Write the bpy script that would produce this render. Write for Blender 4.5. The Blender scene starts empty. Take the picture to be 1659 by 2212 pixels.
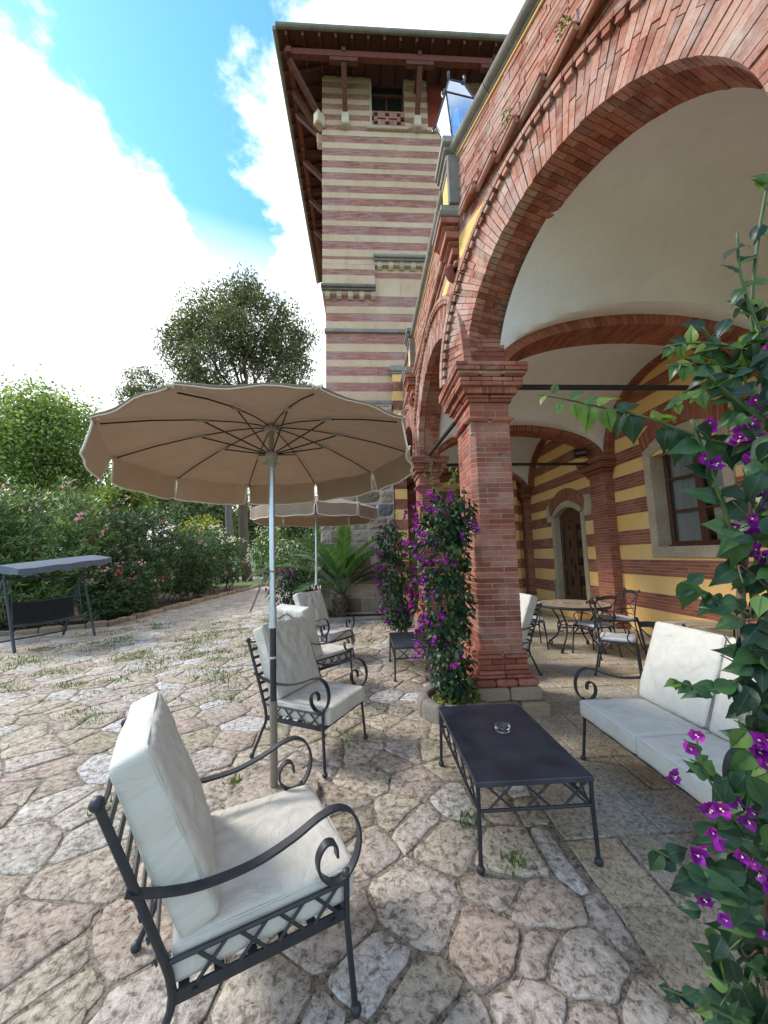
import bpy, math, random
import numpy as np
from mathutils import Matrix, Vector, noise
random.seed(7)
RNG = np.random.default_rng(7)
S = bpy.context.scene
COL = S.collection
R_ = math.radians

# ------------------------------------------------------------------ camera
YAW, PITCH, ROLL, EYE = R_(3.16), R_(6.76), R_(1.19), 1.6
fw = Vector((math.sin(YAW)*math.cos(PITCH), math.cos(YAW)*math.cos(PITCH), math.sin(PITCH)))
rt0 = Vector((math.cos(YAW), -math.sin(YAW), 0.0))
dn0 = fw.cross(rt0)
rt = math.cos(ROLL)*rt0 + math.sin(ROLL)*dn0
dn = -math.sin(ROLL)*rt0 + math.cos(ROLL)*dn0
cam = bpy.data.cameras.new('camera')
cam.sensor_fit = 'HORIZONTAL'; cam.sensor_width = 36.0; cam.lens = 36.0*1400/2880
cam.clip_start = 0.02; cam.clip_end = 2000
cam_o = bpy.data.objects.new('camera', cam); COL.objects.link(cam_o)
cam_o.matrix_world = Matrix(((rt.x, -dn.x, -fw.x, 0), (rt.y, -dn.y, -fw.y, 0), (rt.z, -dn.z, -fw.z, EYE), (0, 0, 0, 1)))
S.camera = cam_o

# ------------------------------------------------------------------ sky, sun, exposure
SUN_EL, SUN_AZ = R_(42), R_(-74)          # azimuth measured from +Y towards +X
w = bpy.data.worlds.new('World'); S.world = w; w.use_nodes = True
nt = w.node_tree; N = nt.nodes; L = nt.links
for n in list(N): N.remove(n)
out = N.new('ShaderNodeOutputWorld'); bg = N.new('ShaderNodeBackground'); bg.inputs[1].default_value = 0.1
sky = N.new('ShaderNodeTexSky'); sky.sky_type = 'NISHITA'; sky.sun_disc = False
sky.sun_elevation = SUN_EL; sky.sun_rotation = SUN_AZ
sky.air_density = 1.0; sky.dust_density = 0.3; sky.ozone_density = 1.5
tc = N.new('ShaderNodeTexCoord'); sep = N.new('ShaderNodeSeparateXYZ'); L.new(tc.outputs['Generated'], sep.inputs[0])
def wm(op, a, b=None, c=None):
    n = N.new('ShaderNodeMath'); n.operation = op
    for i, x in enumerate((a, b, c)):
        if x is None: continue
        if isinstance(x, (int, float)): n.inputs[i].default_value = x
        else: L.new(x, n.inputs[i])
    return n.outputs[0]
zc = wm('MAXIMUM', sep.outputs[2], 0.06)
px, py = wm('DIVIDE', sep.outputs[0], zc), wm('DIVIDE', sep.outputs[1], zc)
comb = N.new('ShaderNodeCombineXYZ'); L.new(px, comb.inputs[0]); L.new(py, comb.inputs[1])
nz = N.new('ShaderNodeTexNoise'); nz.inputs['Scale'].default_value = 3.4; nz.inputs['Detail'].default_value = 9; nz.inputs['Roughness'].default_value = 0.6
mp = N.new('ShaderNodeMapping'); mp.inputs['Location'].default_value = (3.1, 1.7, 0.0); L.new(comb.outputs[0], mp.inputs[0]); L.new(mp.outputs[0], nz.inputs['Vector'])
# a rift of clear sky between two banks of cloud, running diagonally over the place
RIFT = dict(nx=1.0, ny=-0.03, d=-0.43, wid=0.24)
rift = wm('ABSOLUTE', wm('SUBTRACT', wm('ADD', wm('MULTIPLY', px, RIFT['nx']), wm('MULTIPLY', py, RIFT['ny'])), RIFT['d']))
rift = wm('MULTIPLY', rift, wm('MAXIMUM', 0.85, wm('ADD', wm('MULTIPLY', py, 2.6), -0.6)))        # the rift narrows away from the viewer
cov = wm('ADD', rift, wm('MULTIPLY', wm('SUBTRACT', nz.outputs[0], 0.5), 0.85))
ramp = N.new('ShaderNodeMapRange'); ramp.interpolation_type = 'SMOOTHSTEP'
ramp.inputs['From Min'].default_value = RIFT['wid']-0.05; ramp.inputs['From Max'].default_value = RIFT['wid']+0.07
L.new(cov, ramp.inputs['Value'])
low = N.new('ShaderNodeMapRange'); low.inputs['From Min'].default_value = 0.68; low.inputs['From Max'].default_value = 0.56; L.new(sep.outputs[2], low.inputs['Value'])
back = N.new('ShaderNodeMapRange'); back.inputs['From Min'].default_value = 0.25; back.inputs['From Max'].default_value = -0.35; back.inputs['To Max'].default_value = 1.0; L.new(sep.outputs[1], back.inputs['Value'])
brk = N.new('ShaderNodeMapRange'); brk.interpolation_type = 'SMOOTHSTEP'; brk.inputs['From Min'].default_value = 0.42; brk.inputs['From Max'].default_value = 0.58; L.new(nz.outputs[0], brk.inputs['Value'])
cl = wm('MAXIMUM', ramp.outputs[0], low.outputs[0])
cl = wm('MULTIPLY', cl, wm('SUBTRACT', 1.0, wm('MULTIPLY', back.outputs[0], wm('SUBTRACT', 1.0, brk.outputs[0]))))   # broken cloud there
skyv = N.new('ShaderNodeMix'); skyv.data_type = 'RGBA'; skyv.blend_type = 'MULTIPLY'; skyv.inputs['Factor'].default_value = 1.0
L.new(sky.outputs[0], skyv.inputs['A']); skyv.inputs['B'].default_value = (1.4, 2.45, 3.0, 1)
mix = N.new('ShaderNodeMix'); mix.data_type = 'RGBA'
L.new(cl, mix.inputs['Factor']); L.new(skyv.outputs['Result'], mix.inputs['A']); mix.inputs['B'].default_value = (11.5, 12.0, 12.3, 1)
L.new(mix.outputs['Result'], bg.inputs[0]); L.new(bg.outputs[0], out.inputs[0])

sun = bpy.data.lights.new('sun', 'SUN'); sun.energy = 2.7; sun.angle = R_(12); sun.color = (1.0, 0.96, 0.9)
sun_o = bpy.data.objects.new('sun', sun); COL.objects.link(sun_o)
sd = Vector((math.sin(SUN_AZ)*math.cos(SUN_EL), math.cos(SUN_AZ)*math.cos(SUN_EL), math.sin(SUN_EL)))
sun_o.rotation_euler = (-sd).to_track_quat('-Z', 'Y').to_euler(); sun_o.location = sd*30
vs = S.view_settings; vs.view_transform = 'Standard'; vs.look = 'None'; vs.gamma = 1.0; vs.exposure = 0.56; vs.use_curve_mapping = False
S.cycles.use_denoising = True; S.cycles.max_bounces = 7; S.cycles.diffuse_bounces = 5; S.cycles.transparent_max_bounces = 12

# ------------------------------------------------------------------ photograph -> place helpers
FPX = 1400*0.576
def ray(u, v):
    return rt*((u-829.5)/FPX) + dn*((v-1106)/FPX) + fw
def at_depth(u, v, d): return Vector((0, 0, EYE)) + ray(u, v)*d
def at_z(u, v, z=0.0):
    r = ray(u, v); return Vector((0, 0, EYE)) + r*((z-EYE)/r.z)
def at_y(u, v, y):
    r = ray(u, v); return Vector((0, 0, EYE)) + r*(y/r.y)

# ------------------------------------------------------------------ objects
def tag(o, label=None, cat=None, group=None, kind=None):
    if label: o['label'] = label
    if cat: o['category'] = cat
    if group: o['group'] = group
    if kind: o['kind'] = kind
    return o
def thing(name, label, cat, loc=(0, 0, 0), rz=0.0, group=None):
    o = bpy.data.objects.new(name, None); COL.objects.link(o); o.empty_display_size = 0.1
    o.location = loc; o.rotation_euler = (0, 0, rz)
    return tag(o, label, cat, group)
def link(name, me, parent=None, loc=None, rot=None, scale=None, kind=None):
    o = bpy.data.objects.new(name, me); COL.objects.link(o)
    if parent: o.parent = parent
    if loc is not None: o.location = loc
    if rot is not None: o.rotation_euler = rot
    if scale is not None: o.scale = scale
    if kind: o['kind'] = kind
    return o
def copy_tree(o, parent=None):
    c = o.copy(); COL.objects.link(c); c.parent = parent
    for ch in [x for x in o.children]: copy_tree(ch, c)
    return c
def frame(axis):
    a = Vector(axis).normalized()
    b = a.cross(Vector((0, 0, 1)) if abs(a.z) < 0.95 else Vector((1, 0, 0))).normalized()
    return b, a.cross(b)

class MB:
    """collects geometry and links it as one mesh object"""
    def __init__(s): s.v = []; s.f = []; s.r = []; s.mi = []; s.m = 0
    def face(s, idx, r=0.0): s.f.append(idx); s.r.append(r); s.mi.append(s.m)
    def add(s, vs, fs, r=0.0):
        k = len(s.v); s.v.extend([tuple(p) for p in vs])
        for f in fs: s.face(tuple(i+k for i in f), r)
    def hexa(s, p, r=0.0):
        s.add(p, ((3, 2, 1, 0), (4, 5, 6, 7), (0, 1, 5, 4), (1, 2, 6, 5), (2, 3, 7, 6), (3, 0, 4, 7)), r)
    def box(s, x0, x1, y0, y1, z0, z1, r=0.0):
        s.hexa(((x0, y0, z0), (x1, y0, z0), (x1, y1, z0), (x0, y1, z0), (x0, y0, z1), (x1, y0, z1), (x1, y1, z1), (x0, y1, z1)), r)
    def bbox(s, x0, x1, y0, y1, z0, z1, b, r=0.0):
        """box with bevelled edges on all sides (chamfered)"""
        vs = []; 
        for z, ins in ((z0, b), (z0+b, 0), (z1-b, 0), (z1, b)):
            X0, X1, Y0, Y1 = x0+ins, x1-ins, y0+ins, y1-ins; c = b*0.7
            vs += [(X0+c, Y0, z), (X1-c, Y0, z), (X1, Y0+c, z), (X1, Y1-c, z), (X1-c, Y1, z), (X0+c, Y1, z), (X0, Y1-c, z), (X0, Y0+c, z)]
        fs = [tuple(reversed(range(8))), tuple(range(24, 32))]
        for k in range(3):
            for i in range(8): fs.append((k*8+i, k*8+(i+1) % 8, (k+1)*8+(i+1) % 8, (k+1)*8+i))
        s.add(vs, fs, r)
    def prism(s, poly, z0, z1, r=0.0, bev=0.0):
        n = len(poly)
        if bev > 0:
            cx = sum(p[0] for p in poly)/n; cy = sum(p[1] for p in poly)/n
            def ins(p):
                d = math.hypot(p[0]-cx, p[1]-cy) or 1; k = max(0, 1-bev/d); return (cx+(p[0]-cx)*k, cy+(p[1]-cy)*k)
            rings = [[(p[0], p[1], z0) for p in poly], [(p[0], p[1], z1-bev) for p in poly], [(*ins(p), z1) for p in poly]]
        else: rings = [[(p[0], p[1], z0) for p in poly], [(p[0], p[1], z1) for p in poly]]
        vs = [q for rr in rings for q in rr]; fs = [tuple(reversed(range(n))), tuple(range((len(rings)-1)*n, len(rings)*n))]
        for k in range(len(rings)-1):
            for i in range(n): fs.append((k*n+i, k*n+(i+1) % n, (k+1)*n+(i+1) % n, (k+1)*n+i))
        s.add(vs, fs, r)
    def tube(s, pts, rad, n=8, r=0.0, cap=True):
        pts = [Vector(p) for p in pts]; m = len(pts)
        if m < 2: return
        rads = rad if isinstance(rad, (list, tuple)) else [rad]*m
        vs = []; prev = None
        for i in range(m):
            t = (pts[min(i+1, m-1)]-pts[max(i-1, 0)])
            t = t.normalized() if t.length > 1e-9 else Vector((0, 0, 1))
            if prev is None: b, c = frame(t)
            else:
                b = (prev - t*prev.dot(t)); b = b.normalized() if b.length > 1e-6 else frame(t)[0]; c = t.cross(b)
            prev = b
            for k in range(n):
                a = 2*math.pi*k/n; vs.append(pts[i]+(b*math.cos(a)+c*math.sin(a))*rads[i])
        fs = []
        for i in range(m-1):
            for k in range(n): fs.append((i*n+k, i*n+(k+1) % n, (i+1)*n+(k+1) % n, (i+1)*n+k))
        if cap: fs += [tuple(reversed(range(n))), tuple(range((m-1)*n, m*n))]
        s.add(vs, fs, r)
    def strap(s, pts, side, wid, thk, r=0.0):
        """flat bar swept along pts; side = direction of its width"""
        pts = [Vector(p) for p in pts]; m = len(pts); side = Vector(side).normalized(); vs = []
        for i in range(m):
            t = (pts[min(i+1, m-1)]-pts[max(i-1, 0)]).normalized(); nn = t.cross(side).normalized()
            for a, b in ((-1, -1), (1, -1), (1, 1), (-1, 1)): vs.append(pts[i]+side*(a*wid/2)+nn*(b*thk/2))
        fs = [(3, 2, 1, 0), tuple(range((m-1)*4, m*4))]
        for i in range(m-1):
            for k in range(4): fs.append((i*4+k, i*4+(k+1) % 4, (i+1)*4+(k+1) % 4, (i+1)*4+k))
        s.add(vs, fs, r)
    def lathe(s, prof, c=(0, 0, 0), n=20, r=0.0, axis=None, cap=True):
        c = Vector(c); a = Vector(axis or (0, 0, 1)).normalized(); b, d = frame(a); vs = []
        for rr, z in prof:
            for k in range(n):
                t = 2*math.pi*k/n; vs.append(c+a*z+(b*math.cos(t)+d*math.sin(t))*rr)
        fs = []; m = len(prof)
        for i in range(m-1):
            for k in range(n): fs.append((i*n+k, i*n+(k+1) % n, (i+1)*n+(k+1) % n, (i+1)*n+k))
        if cap: fs += [tuple(reversed(range(n))), tuple(range((m-1)*n, m*n))]
        else:
            for k in range(n): fs.append(((m-1)*n+k, (m-1)*n+(k+1) % n, (k+1) % n, k))
        s.add(vs, fs, r)
    def ball(s, c, rad, n=10, r=0.0): s.lathe([(max(1e-4, rad*math.sin(math.pi*i/6)), -rad*math.cos(math.pi*i/6)) for i in range(7)], c, n, r)
    def mesh(s, name, mats, smooth=False):
        me = bpy.data.meshes.new(name); me.from_pydata(s.v, [], s.f)
        at = me.attributes.new('rnd', 'FLOAT', 'FACE'); at.data.foreach_set('value', np.array(s.r, dtype=np.float32))
        for m in (mats if isinstance(mats, (list, tuple)) else [mats]): me.materials.append(m)
        if any(s.mi): me.polygons.foreach_set('material_index', np.array(s.mi, dtype=np.int32))
        if smooth: me.polygons.foreach_set('use_smooth', np.ones(len(s.f), dtype=bool))
        me.update(); return me
    def build(s, name, mats, parent=None, loc=None, rot=None, smooth=False, kind=None):
        return link(name, s.mesh(name, mats, smooth), parent, loc, rot, None, kind)

def soft(o, ang=35):
    """smooth shading with sharp edges kept"""
    me = o.data; me.polygons.foreach_set('use_smooth', np.ones(len(me.polygons), dtype=bool))
    try: me.set_sharp_from_angle(angle=R_(ang))
    except Exception: pass
    return o
def spline(ps, n=8):
    """Catmull-Rom through points"""
    P = [Vector(p) for p in ps]; P = [P[0]*2-P[1]]+P+[P[-1]*2-P[-2]]; o = []
    for i in range(1, len(P)-2):
        for k in range(n):
            t = k/n; a, b, c, d = P[i-1], P[i], P[i+1], P[i+2]
            o.append(0.5*((2*b)+(c-a)*t+(2*a-5*b+4*c-d)*t*t+(3*b-a-3*c+d)*t*t*t))
    o.append(P[-2]); return o
def rr(a=0.0, b=1.0): return random.uniform(a, b)
# ------------------------------------------------------------------ materials
def nodes(name):
    m = bpy.data.materials.new(name); m.use_nodes = True; t = m.node_tree
    for n in list(t.nodes): t.nodes.remove(n)
    o = t.nodes.new('ShaderNodeOutputMaterial'); p = t.nodes.new('ShaderNodeBsdfPrincipled')
    t.links.new(p.outputs[0], o.inputs[0]); return m, t, p, o
def nmath(t, op, a, b=None):
    n = t.nodes.new('ShaderNodeMath'); n.operation = op
    for i, x in enumerate((a, b)):
        if x is None: continue
        if isinstance(x, (int, float)): n.inputs[i].default_value = x
        else: t.links.new(x, n.inputs[i])
    return n.outputs[0]
def nnoise(t, scale, detail=4, rough=0.55, vec=None, dist=0.0):
    n = t.nodes.new('ShaderNodeTexNoise'); n.inputs['Scale'].default_value = scale; n.inputs['Detail'].default_value = detail
    n.inputs['Roughness'].default_value = rough; n.inputs['Distortion'].default_value = dist
    if vec is not None: t.links.new(vec, n.inputs['Vector'])
    return n.outputs[0]
def nvor(t, scale, vec=None, feature='F1'):
    n = t.nodes.new('ShaderNodeTexVoronoi'); n.inputs['Scale'].default_value = scale; n.feature = feature
    if vec is not None: t.links.new(vec, n.inputs['Vector'])
    return n.outputs['Distance']
def nramp(t, fac, stops):
    n = t.nodes.new('ShaderNodeValToRGB'); e = n.color_ramp.elements
    while len(e) < len(stops): e.new(0.5)
    for i, (p, c) in enumerate(stops):
        e[i].position = p; e[i].color = (*c, 1) if len(c) == 3 else c
    t.links.new(fac, n.inputs[0]); return n.outputs[0]
def nmix(t, fac, a, b, mode='MIX'):
    n = t.nodes.new('ShaderNodeMix'); n.data_type = 'RGBA'; n.blend_type = mode
    for k, x in (('Factor', fac), ('A', a), ('B', b)):
        if isinstance(x, (int, float)): n.inputs[k].default_value = x
        elif isinstance(x, tuple): n.inputs[k].default_value = (*x, 1) if len(x) == 3 else x
        else: t.links.new(x, n.inputs[k])
    return n.outputs['Result']
def nmap(t, v, a, b, c=0.0, d=1.0):
    n = t.nodes.new('ShaderNodeMapRange')
    for i, x in enumerate((a, b, c, d)): n.inputs[i+1].default_value = x
    t.links.new(v, n.inputs[0]); return n.outputs[0]
def nbump(t, p, h, strength=0.3, dist=0.01):
    n = t.nodes.new('ShaderNodeBump'); n.inputs['Strength'].default_value = strength; n.inputs['Distance'].default_value = dist
    t.links.new(h, n.inputs['Height']); t.links.new(n.outputs[0], p.inputs['Normal'])
def ncoord(t, world=True):
    if world:
        g = t.nodes.new('ShaderNodeNewGeometry'); return g.outputs['Position']
    return t.nodes.new('ShaderNodeTexCoord').outputs['Object']
def nrnd(t):
    """one random number for each piece: object random + face attribute"""
    a = t.nodes.new('ShaderNodeAttribute'); a.attribute_name = 'rnd'; o = t.nodes.new('ShaderNodeObjectInfo')
    return nmath(t, 'FRACT', nmath(t, 'ADD', a.outputs['Fac'], o.outputs['Random']))

def m_pieces(name, stops, rough=0.85, grain=60, gamp=0.25, stain=None, bump=0.35, bdist=0.004, blotch=1.3):
    """bricks / stones: per-piece colour, grain, blotches of wear"""
    m, t, p, o = nodes(name); pos = ncoord(t)
    c = nramp(t, nrnd(t), stops)
    g = nnoise(t, grain, 5, 0.65, pos)
    c = nmix(t, 1.0, c, nramp(t, g, [(0.25, (1-gamp,)*3), (0.75, (1+gamp*0.6,)*3)]), 'MULTIPLY')
    b = nnoise(t, blotch, 6, 0.6, pos)
    c = nmix(t, 1.0, c, nramp(t, b, [(0.3, (0.8, 0.8, 0.8)), (0.7, (1.12, 1.1, 1.08))]), 'MULTIPLY')
    if stain: # pale lime bloom
        s = nmap(t, nnoise(t, stain[0], 7, 0.7, pos, 0.6), stain[1], stain[2]); c = nmix(t, nmath(t, 'MULTIPLY', s, stain[4]), c, stain[3])
    t.links.new(c, p.inputs['Base Color']); p.inputs['Roughness'].default_value = rough
    p.inputs['Specular IOR Level'].default_value = 0.25
    nbump(t, p, nmath(t, 'ADD', g, nmath(t, 'MULTIPLY', nnoise(t, grain*0.25, 4, 0.6, pos), 1.6)), bump, bdist)
    return m
def m_plain(name, col, rough=0.5, metal=0.0, var=0.12, scale=30, bump=0.08, spec=0.4, bdist=0.002, world=False):
    m, t, p, o = nodes(name); pos = ncoord(t, world); n = nnoise(t, scale, 5, 0.6, pos)
    c = nmix(t, 1.0, tuple(col), nramp(t, n, [(0.25, (1-var,)*3), (0.75, (1+var,)*3)]), 'MULTIPLY')
    t.links.new(c, p.inputs['Base Color']); p.inputs['Roughness'].default_value = rough; p.inputs['Metallic'].default_value = metal
    p.inputs['Specular IOR Level'].default_value = spec
    if bump: nbump(t, p, n, bump, bdist)
    return m
def m_leaf(name, stops, rough=0.45, trans=0.35, spec=0.4):
    m, t, p, o = nodes(name)
    c = nramp(t, nrnd(t), stops); t.links.new(c, p.inputs['Base Color']); p.inputs['Roughness'].default_value = rough
    p.inputs['Specular IOR Level'].default_value = spec
    nbump(t, p, nnoise(t, 60, 3, .6, ncoord(t)), .25, .004)
    tr = t.nodes.new('ShaderNodeBsdfTranslucent'); c2 = nmix(t, 1.0, c, (1.45, 1.4, 0.7), 'MULTIPLY'); t.links.new(c2, tr.inputs[0])
    mx = t.nodes.new('ShaderNodeMixShader'); mx.inputs[0].default_value = trans
    t.links.new(p.outputs[0], mx.inputs[1]); t.links.new(tr.outputs[0], mx.inputs[2]); t.links.new(mx.outputs[0], o.inputs[0]); return m

BRICK = m_pieces('brick', [(0.0, (0.21, 0.068, 0.044)), (0.3, (0.29, 0.092, 0.058)), (0.6, (0.36, 0.12, 0.076)), (0.85, (0.43, 0.16, 0.10)), (1.0, (0.28, 0.105, 0.072))], grain=70, stain=(2.6, 0.48, 0.78, (0.50, 0.38, 0.32), 0.6))
BRICK_W = m_pieces('weathered_brick', [(0.0, (0.23, 0.078, 0.050)), (0.3, (0.36, 0.128, 0.082)), (0.6, (0.45, 0.175, 0.112)), (0.85, (0.52, 0.245, 0.17)), (1.0, (0.29, 0.125, 0.09))], grain=45, gamp=0.4, bump=0.6, bdist=0.006, stain=(3.2, 0.42, 0.72, (0.52, 0.43, 0.37), 0.75))
BRICK_IN = m_pieces('sheltered_brick', [(0.0, (0.25, 0.085, 0.05)), (0.35, (0.33, 0.115, 0.066)), (0.7, (0.40, 0.15, 0.088)), (1.0, (0.30, 0.12, 0.078))], grain=70, stain=(1.6, 0.62, 0.85, (0.45, 0.33, 0.25), 0.4))
BRICK_T = m_pieces('tower_brick', [(0.0, (0.34, 0.14, 0.108)), (0.4, (0.43, 0.185, 0.145)), (0.75, (0.50, 0.235, 0.19)), (1.0, (0.40, 0.195, 0.16))], grain=40, stain=(0.9, 0.48, 0.8, (0.50, 0.42, 0.38), 0.6))
MORTAR = m_plain('mortar', (0.43, 0.345, 0.28), 0.95, var=0.25, scale=18, bump=0.4, bdist=0.004, spec=0.1, world=True)
MORTAR_T = m_plain('tower_mortar', (0.50, 0.40, 0.33), 0.95, var=0.2, scale=9, bump=0.3, spec=0.1, world=True)
def m_plaster(name, a, b, streak=0.25, dirt=(0.30, 0.24, 0.16)):
    m, t, p, o = nodes(name); pos = ncoord(t)
    n = nnoise(t, 1.1, 8, 0.68, pos, .4); c = nmix(t, nmap(t, n, 0.36, 0.64), a, b)
    mp = t.nodes.new('ShaderNodeMapping'); mp.inputs['Scale'].default_value = (7, 7, 0.9); t.links.new(pos, mp.inputs[0])
    s = nmap(t, nnoise(t, 1.0, 6, 0.65, mp.outputs[0]), 0.55, 0.8); c = nmix(t, nmath(t, 'MULTIPLY', s, streak), c, dirt)
    g = nnoise(t, 90, 4, 0.6, pos); c = nmix(t, 1.0, c, nramp(t, g, [(0.2, (0.92,)*3), (0.8, (1.06,)*3)]), 'MULTIPLY')
    t.links.new(c, p.inputs['Base Color']); p.inputs['Roughness'].default_value = 0.9; p.inputs['Specular IOR Level'].default_value = 0.15
    nbump(t, p, nmath(t, 'ADD', g, nmath(t, 'MULTIPLY', nnoise(t, 14, 4, 0.6, pos), 2.0)), 0.25, 0.003); return m
YELLOW = m_plaster('ochre_plaster', (0.80, 0.475, 0.155), (0.84, 0.555, 0.235), 0.15, (0.5, 0.38, 0.2))
TUFA = m_plaster('ochre_stone', (0.54, 0.355, 0.225), (0.61, 0.45, 0.31), 0.5, (0.30, 0.235, 0.18))
VAULT = m_plaster('vault_plaster', (0.74, 0.715, 0.70), (0.82, 0.80, 0.785), 0.3, (0.58, 0.53, 0.49))
RED_PANEL = m_plaster('red_panel', (0.22, 0.045, 0.03), (0.30, 0.075, 0.055), 0.3, (0.34, 0.16, 0.13))
STONE = m_pieces('grey_stone', [(0.0, (0.19, 0.17, 0.145)), (0.5, (0.25, 0.225, 0.195)), (1.0, (0.31, 0.28, 0.25))], grain=35, blotch=3.0, stain=(5, 0.5, 0.75, (0.12, 0.11, 0.085), 0.7))
SAND = m_pieces('sandstone', [(0.0, (0.23, 0.17, 0.115)), (0.5, (0.28, 0.215, 0.15)), (1.0, (0.33, 0.26, 0.185))], grain=35, blotch=2.0, stain=(4, 0.55, 0.8, (0.22, 0.18, 0.13), 0.55))
TUFA_TRIM = m_pieces('limestone_trim', [(0.0, (0.47, 0.37, 0.26)), (0.5, (0.53, 0.43, 0.32)), (1.0, (0.57, 0.48, 0.37))], grain=40, blotch=2.5, stain=(3, 0.55, 0.8, (0.30, 0.25, 0.18), 0.6))
RUSTIC = m_pieces('rusticated_stone', [(0.0, (0.22, 0.155, 0.105)), (0.25, (0.33, 0.25, 0.17)), (0.5, (0.40, 0.32, 0.23)), (0.75, (0.29, 0.235, 0.18)), (0.95, (0.43, 0.35, 0.26)), (1.0, (0.12, 0.12, 0.14))], grain=22, gamp=0.4, blotch=4.0, bump=0.6, bdist=0.010, stain=(2.0, 0.55, 0.8, (0.13, 0.105, 0.08), 0.6))
# paving
def m_paving(name, stops, pit=26, pitdark=0.45, scale=1.0, contrast=1.0):
    m, t, p, o = nodes(name); pos = ncoord(t)
    c = nramp(t, nrnd(t), stops)
    n1 = nnoise(t, 7*scale, 8, 0.7, pos, 1.0); n2 = nnoise(t, 24*scale, 8, 0.74, pos, 0.55); n3 = nnoise(t, 85*scale, 3, 0.6, pos, 0.3)
    v = nmap(t, nmath(t, 'ADD', nmath(t, 'MULTIPLY', n1, .45), nmath(t, 'ADD', nmath(t, 'MULTIPLY', n2, 1.5), nmath(t, 'MULTIPLY', n3, .3))), 0.88, 1.34)
    k = contrast
    c = nmix(t, 1.0, c, nramp(t, v, [(0.0, (1-.80*k, 1-.82*k, 1-.84*k)), (0.28, (1-.52*k, 1-.55*k, 1-.58*k)), (0.46, (1-.08*k, 1-.09*k, 1-.12*k)), (0.7, (1+.18*k, 1+.18*k, 1+.17*k)), (1.0, (1+.5*k, 1+.5*k, 1+.48*k))]), 'MULTIPLY')
    v2 = nvor(t, pit*1.15, pos); warp = nmath(t, 'ADD', v2, nmath(t, 'MULTIPLY', nnoise(t, pit*.8, 4, .7, pos), .55))
    pits = nmath(t, 'MULTIPLY', nmap(t, warp, 0.46, 0.34), nmap(t, nnoise(t, 3.1, 3, .5, pos), .42, .6)); c = nmix(t, nmath(t, 'MULTIPLY', pits, pitdark), c, (0.10, 0.078, 0.06))
    b = nnoise(t, 2.3, 5, 0.6, pos); c = nmix(t, 1.0, c, nramp(t, b, [(0.3, (0.80, 0.77, 0.72)), (0.7, (1.1, 1.07, 1.07))]), 'MULTIPLY')
    t.links.new(c, p.inputs['Base Color']); p.inputs['Roughness'].default_value = 0.78; p.inputs['Specular IOR Level'].default_value = 0.35
    h = nmath(t, 'SUBTRACT', nmath(t, 'ADD', nmath(t, 'MULTIPLY', n1, 1.6), nmath(t, 'MULTIPLY', n2, 2.0)), nmath(t, 'MULTIPLY', pits, 0.8))
    nbump(t, p, h, 0.85, 0.011); return m
FLAG = m_paving('flagstone', [(0.0, (0.36, 0.31, 0.245)), (0.14, (0.44, 0.385, 0.285)), (0.28, (0.46, 0.365, 0.305)), (0.42, (0.50, 0.44, 0.35)), (0.56, (0.40, 0.335, 0.27)), (0.70, (0.48, 0.42, 0.375)), (0.84, (0.52, 0.47, 0.40)), (0.93, (0.53, 0.50, 0.475)), (1.0, (0.56, 0.535, 0.52))], pit=30, pitdark=0.5, contrast=.88)
SLAB = m_paving('sandstone_slab', [(0.0, (0.42, 0.355, 0.265)), (0.3, (0.50, 0.42, 0.305)), (0.55, (0.54, 0.45, 0.31)), (0.8, (0.46, 0.42, 0.36)), (1.0, (0.52, 0.455, 0.36))], pit=70, pitdark=0.3, scale=1.7, contrast=.75)
JOINT = m_paving('joint_mortar', [(0.0, (0.29, 0.25, 0.20)), (1.0, (0.29, 0.25, 0.20))], pit=24, pitdark=0.5, scale=1.6)
# metal, cloth, wood
IRON = m_plain('wrought_iron', (0.020, 0.022, 0.027), 0.48, 0.0, var=0.35, scale=25, bump=0.12, spec=0.5)
IRON_TOP = m_plain('sky_sheen_table_top', (0.038, 0.044, 0.058), 0.36, 0.0, var=0.5, scale=5, bump=0.05, spec=0.5)  # bluish tint puts the sky's sheen into the colour; the mottling is dust
ALU = m_plain('brushed_aluminium', (0.55, 0.60, 0.64), 0.36, 0.85, var=0.06, scale=12, bump=0.03)
STEEL = m_plain('dull_steel_sleeve', (0.24, 0.205, 0.17), 0.5, 0.5, var=0.2, scale=20)
BLACK = m_plain('black_metal', (0.012, 0.012, 0.014), 0.55, 0.0, var=0.2)
ROD = m_plain('tie_rod_iron', (0.018, 0.016, 0.016), 0.6, 0.0, var=0.3)
PLASTIC = m_plain('grey_plastic', (0.30, 0.28, 0.25), 0.5, var=0.05)
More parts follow.
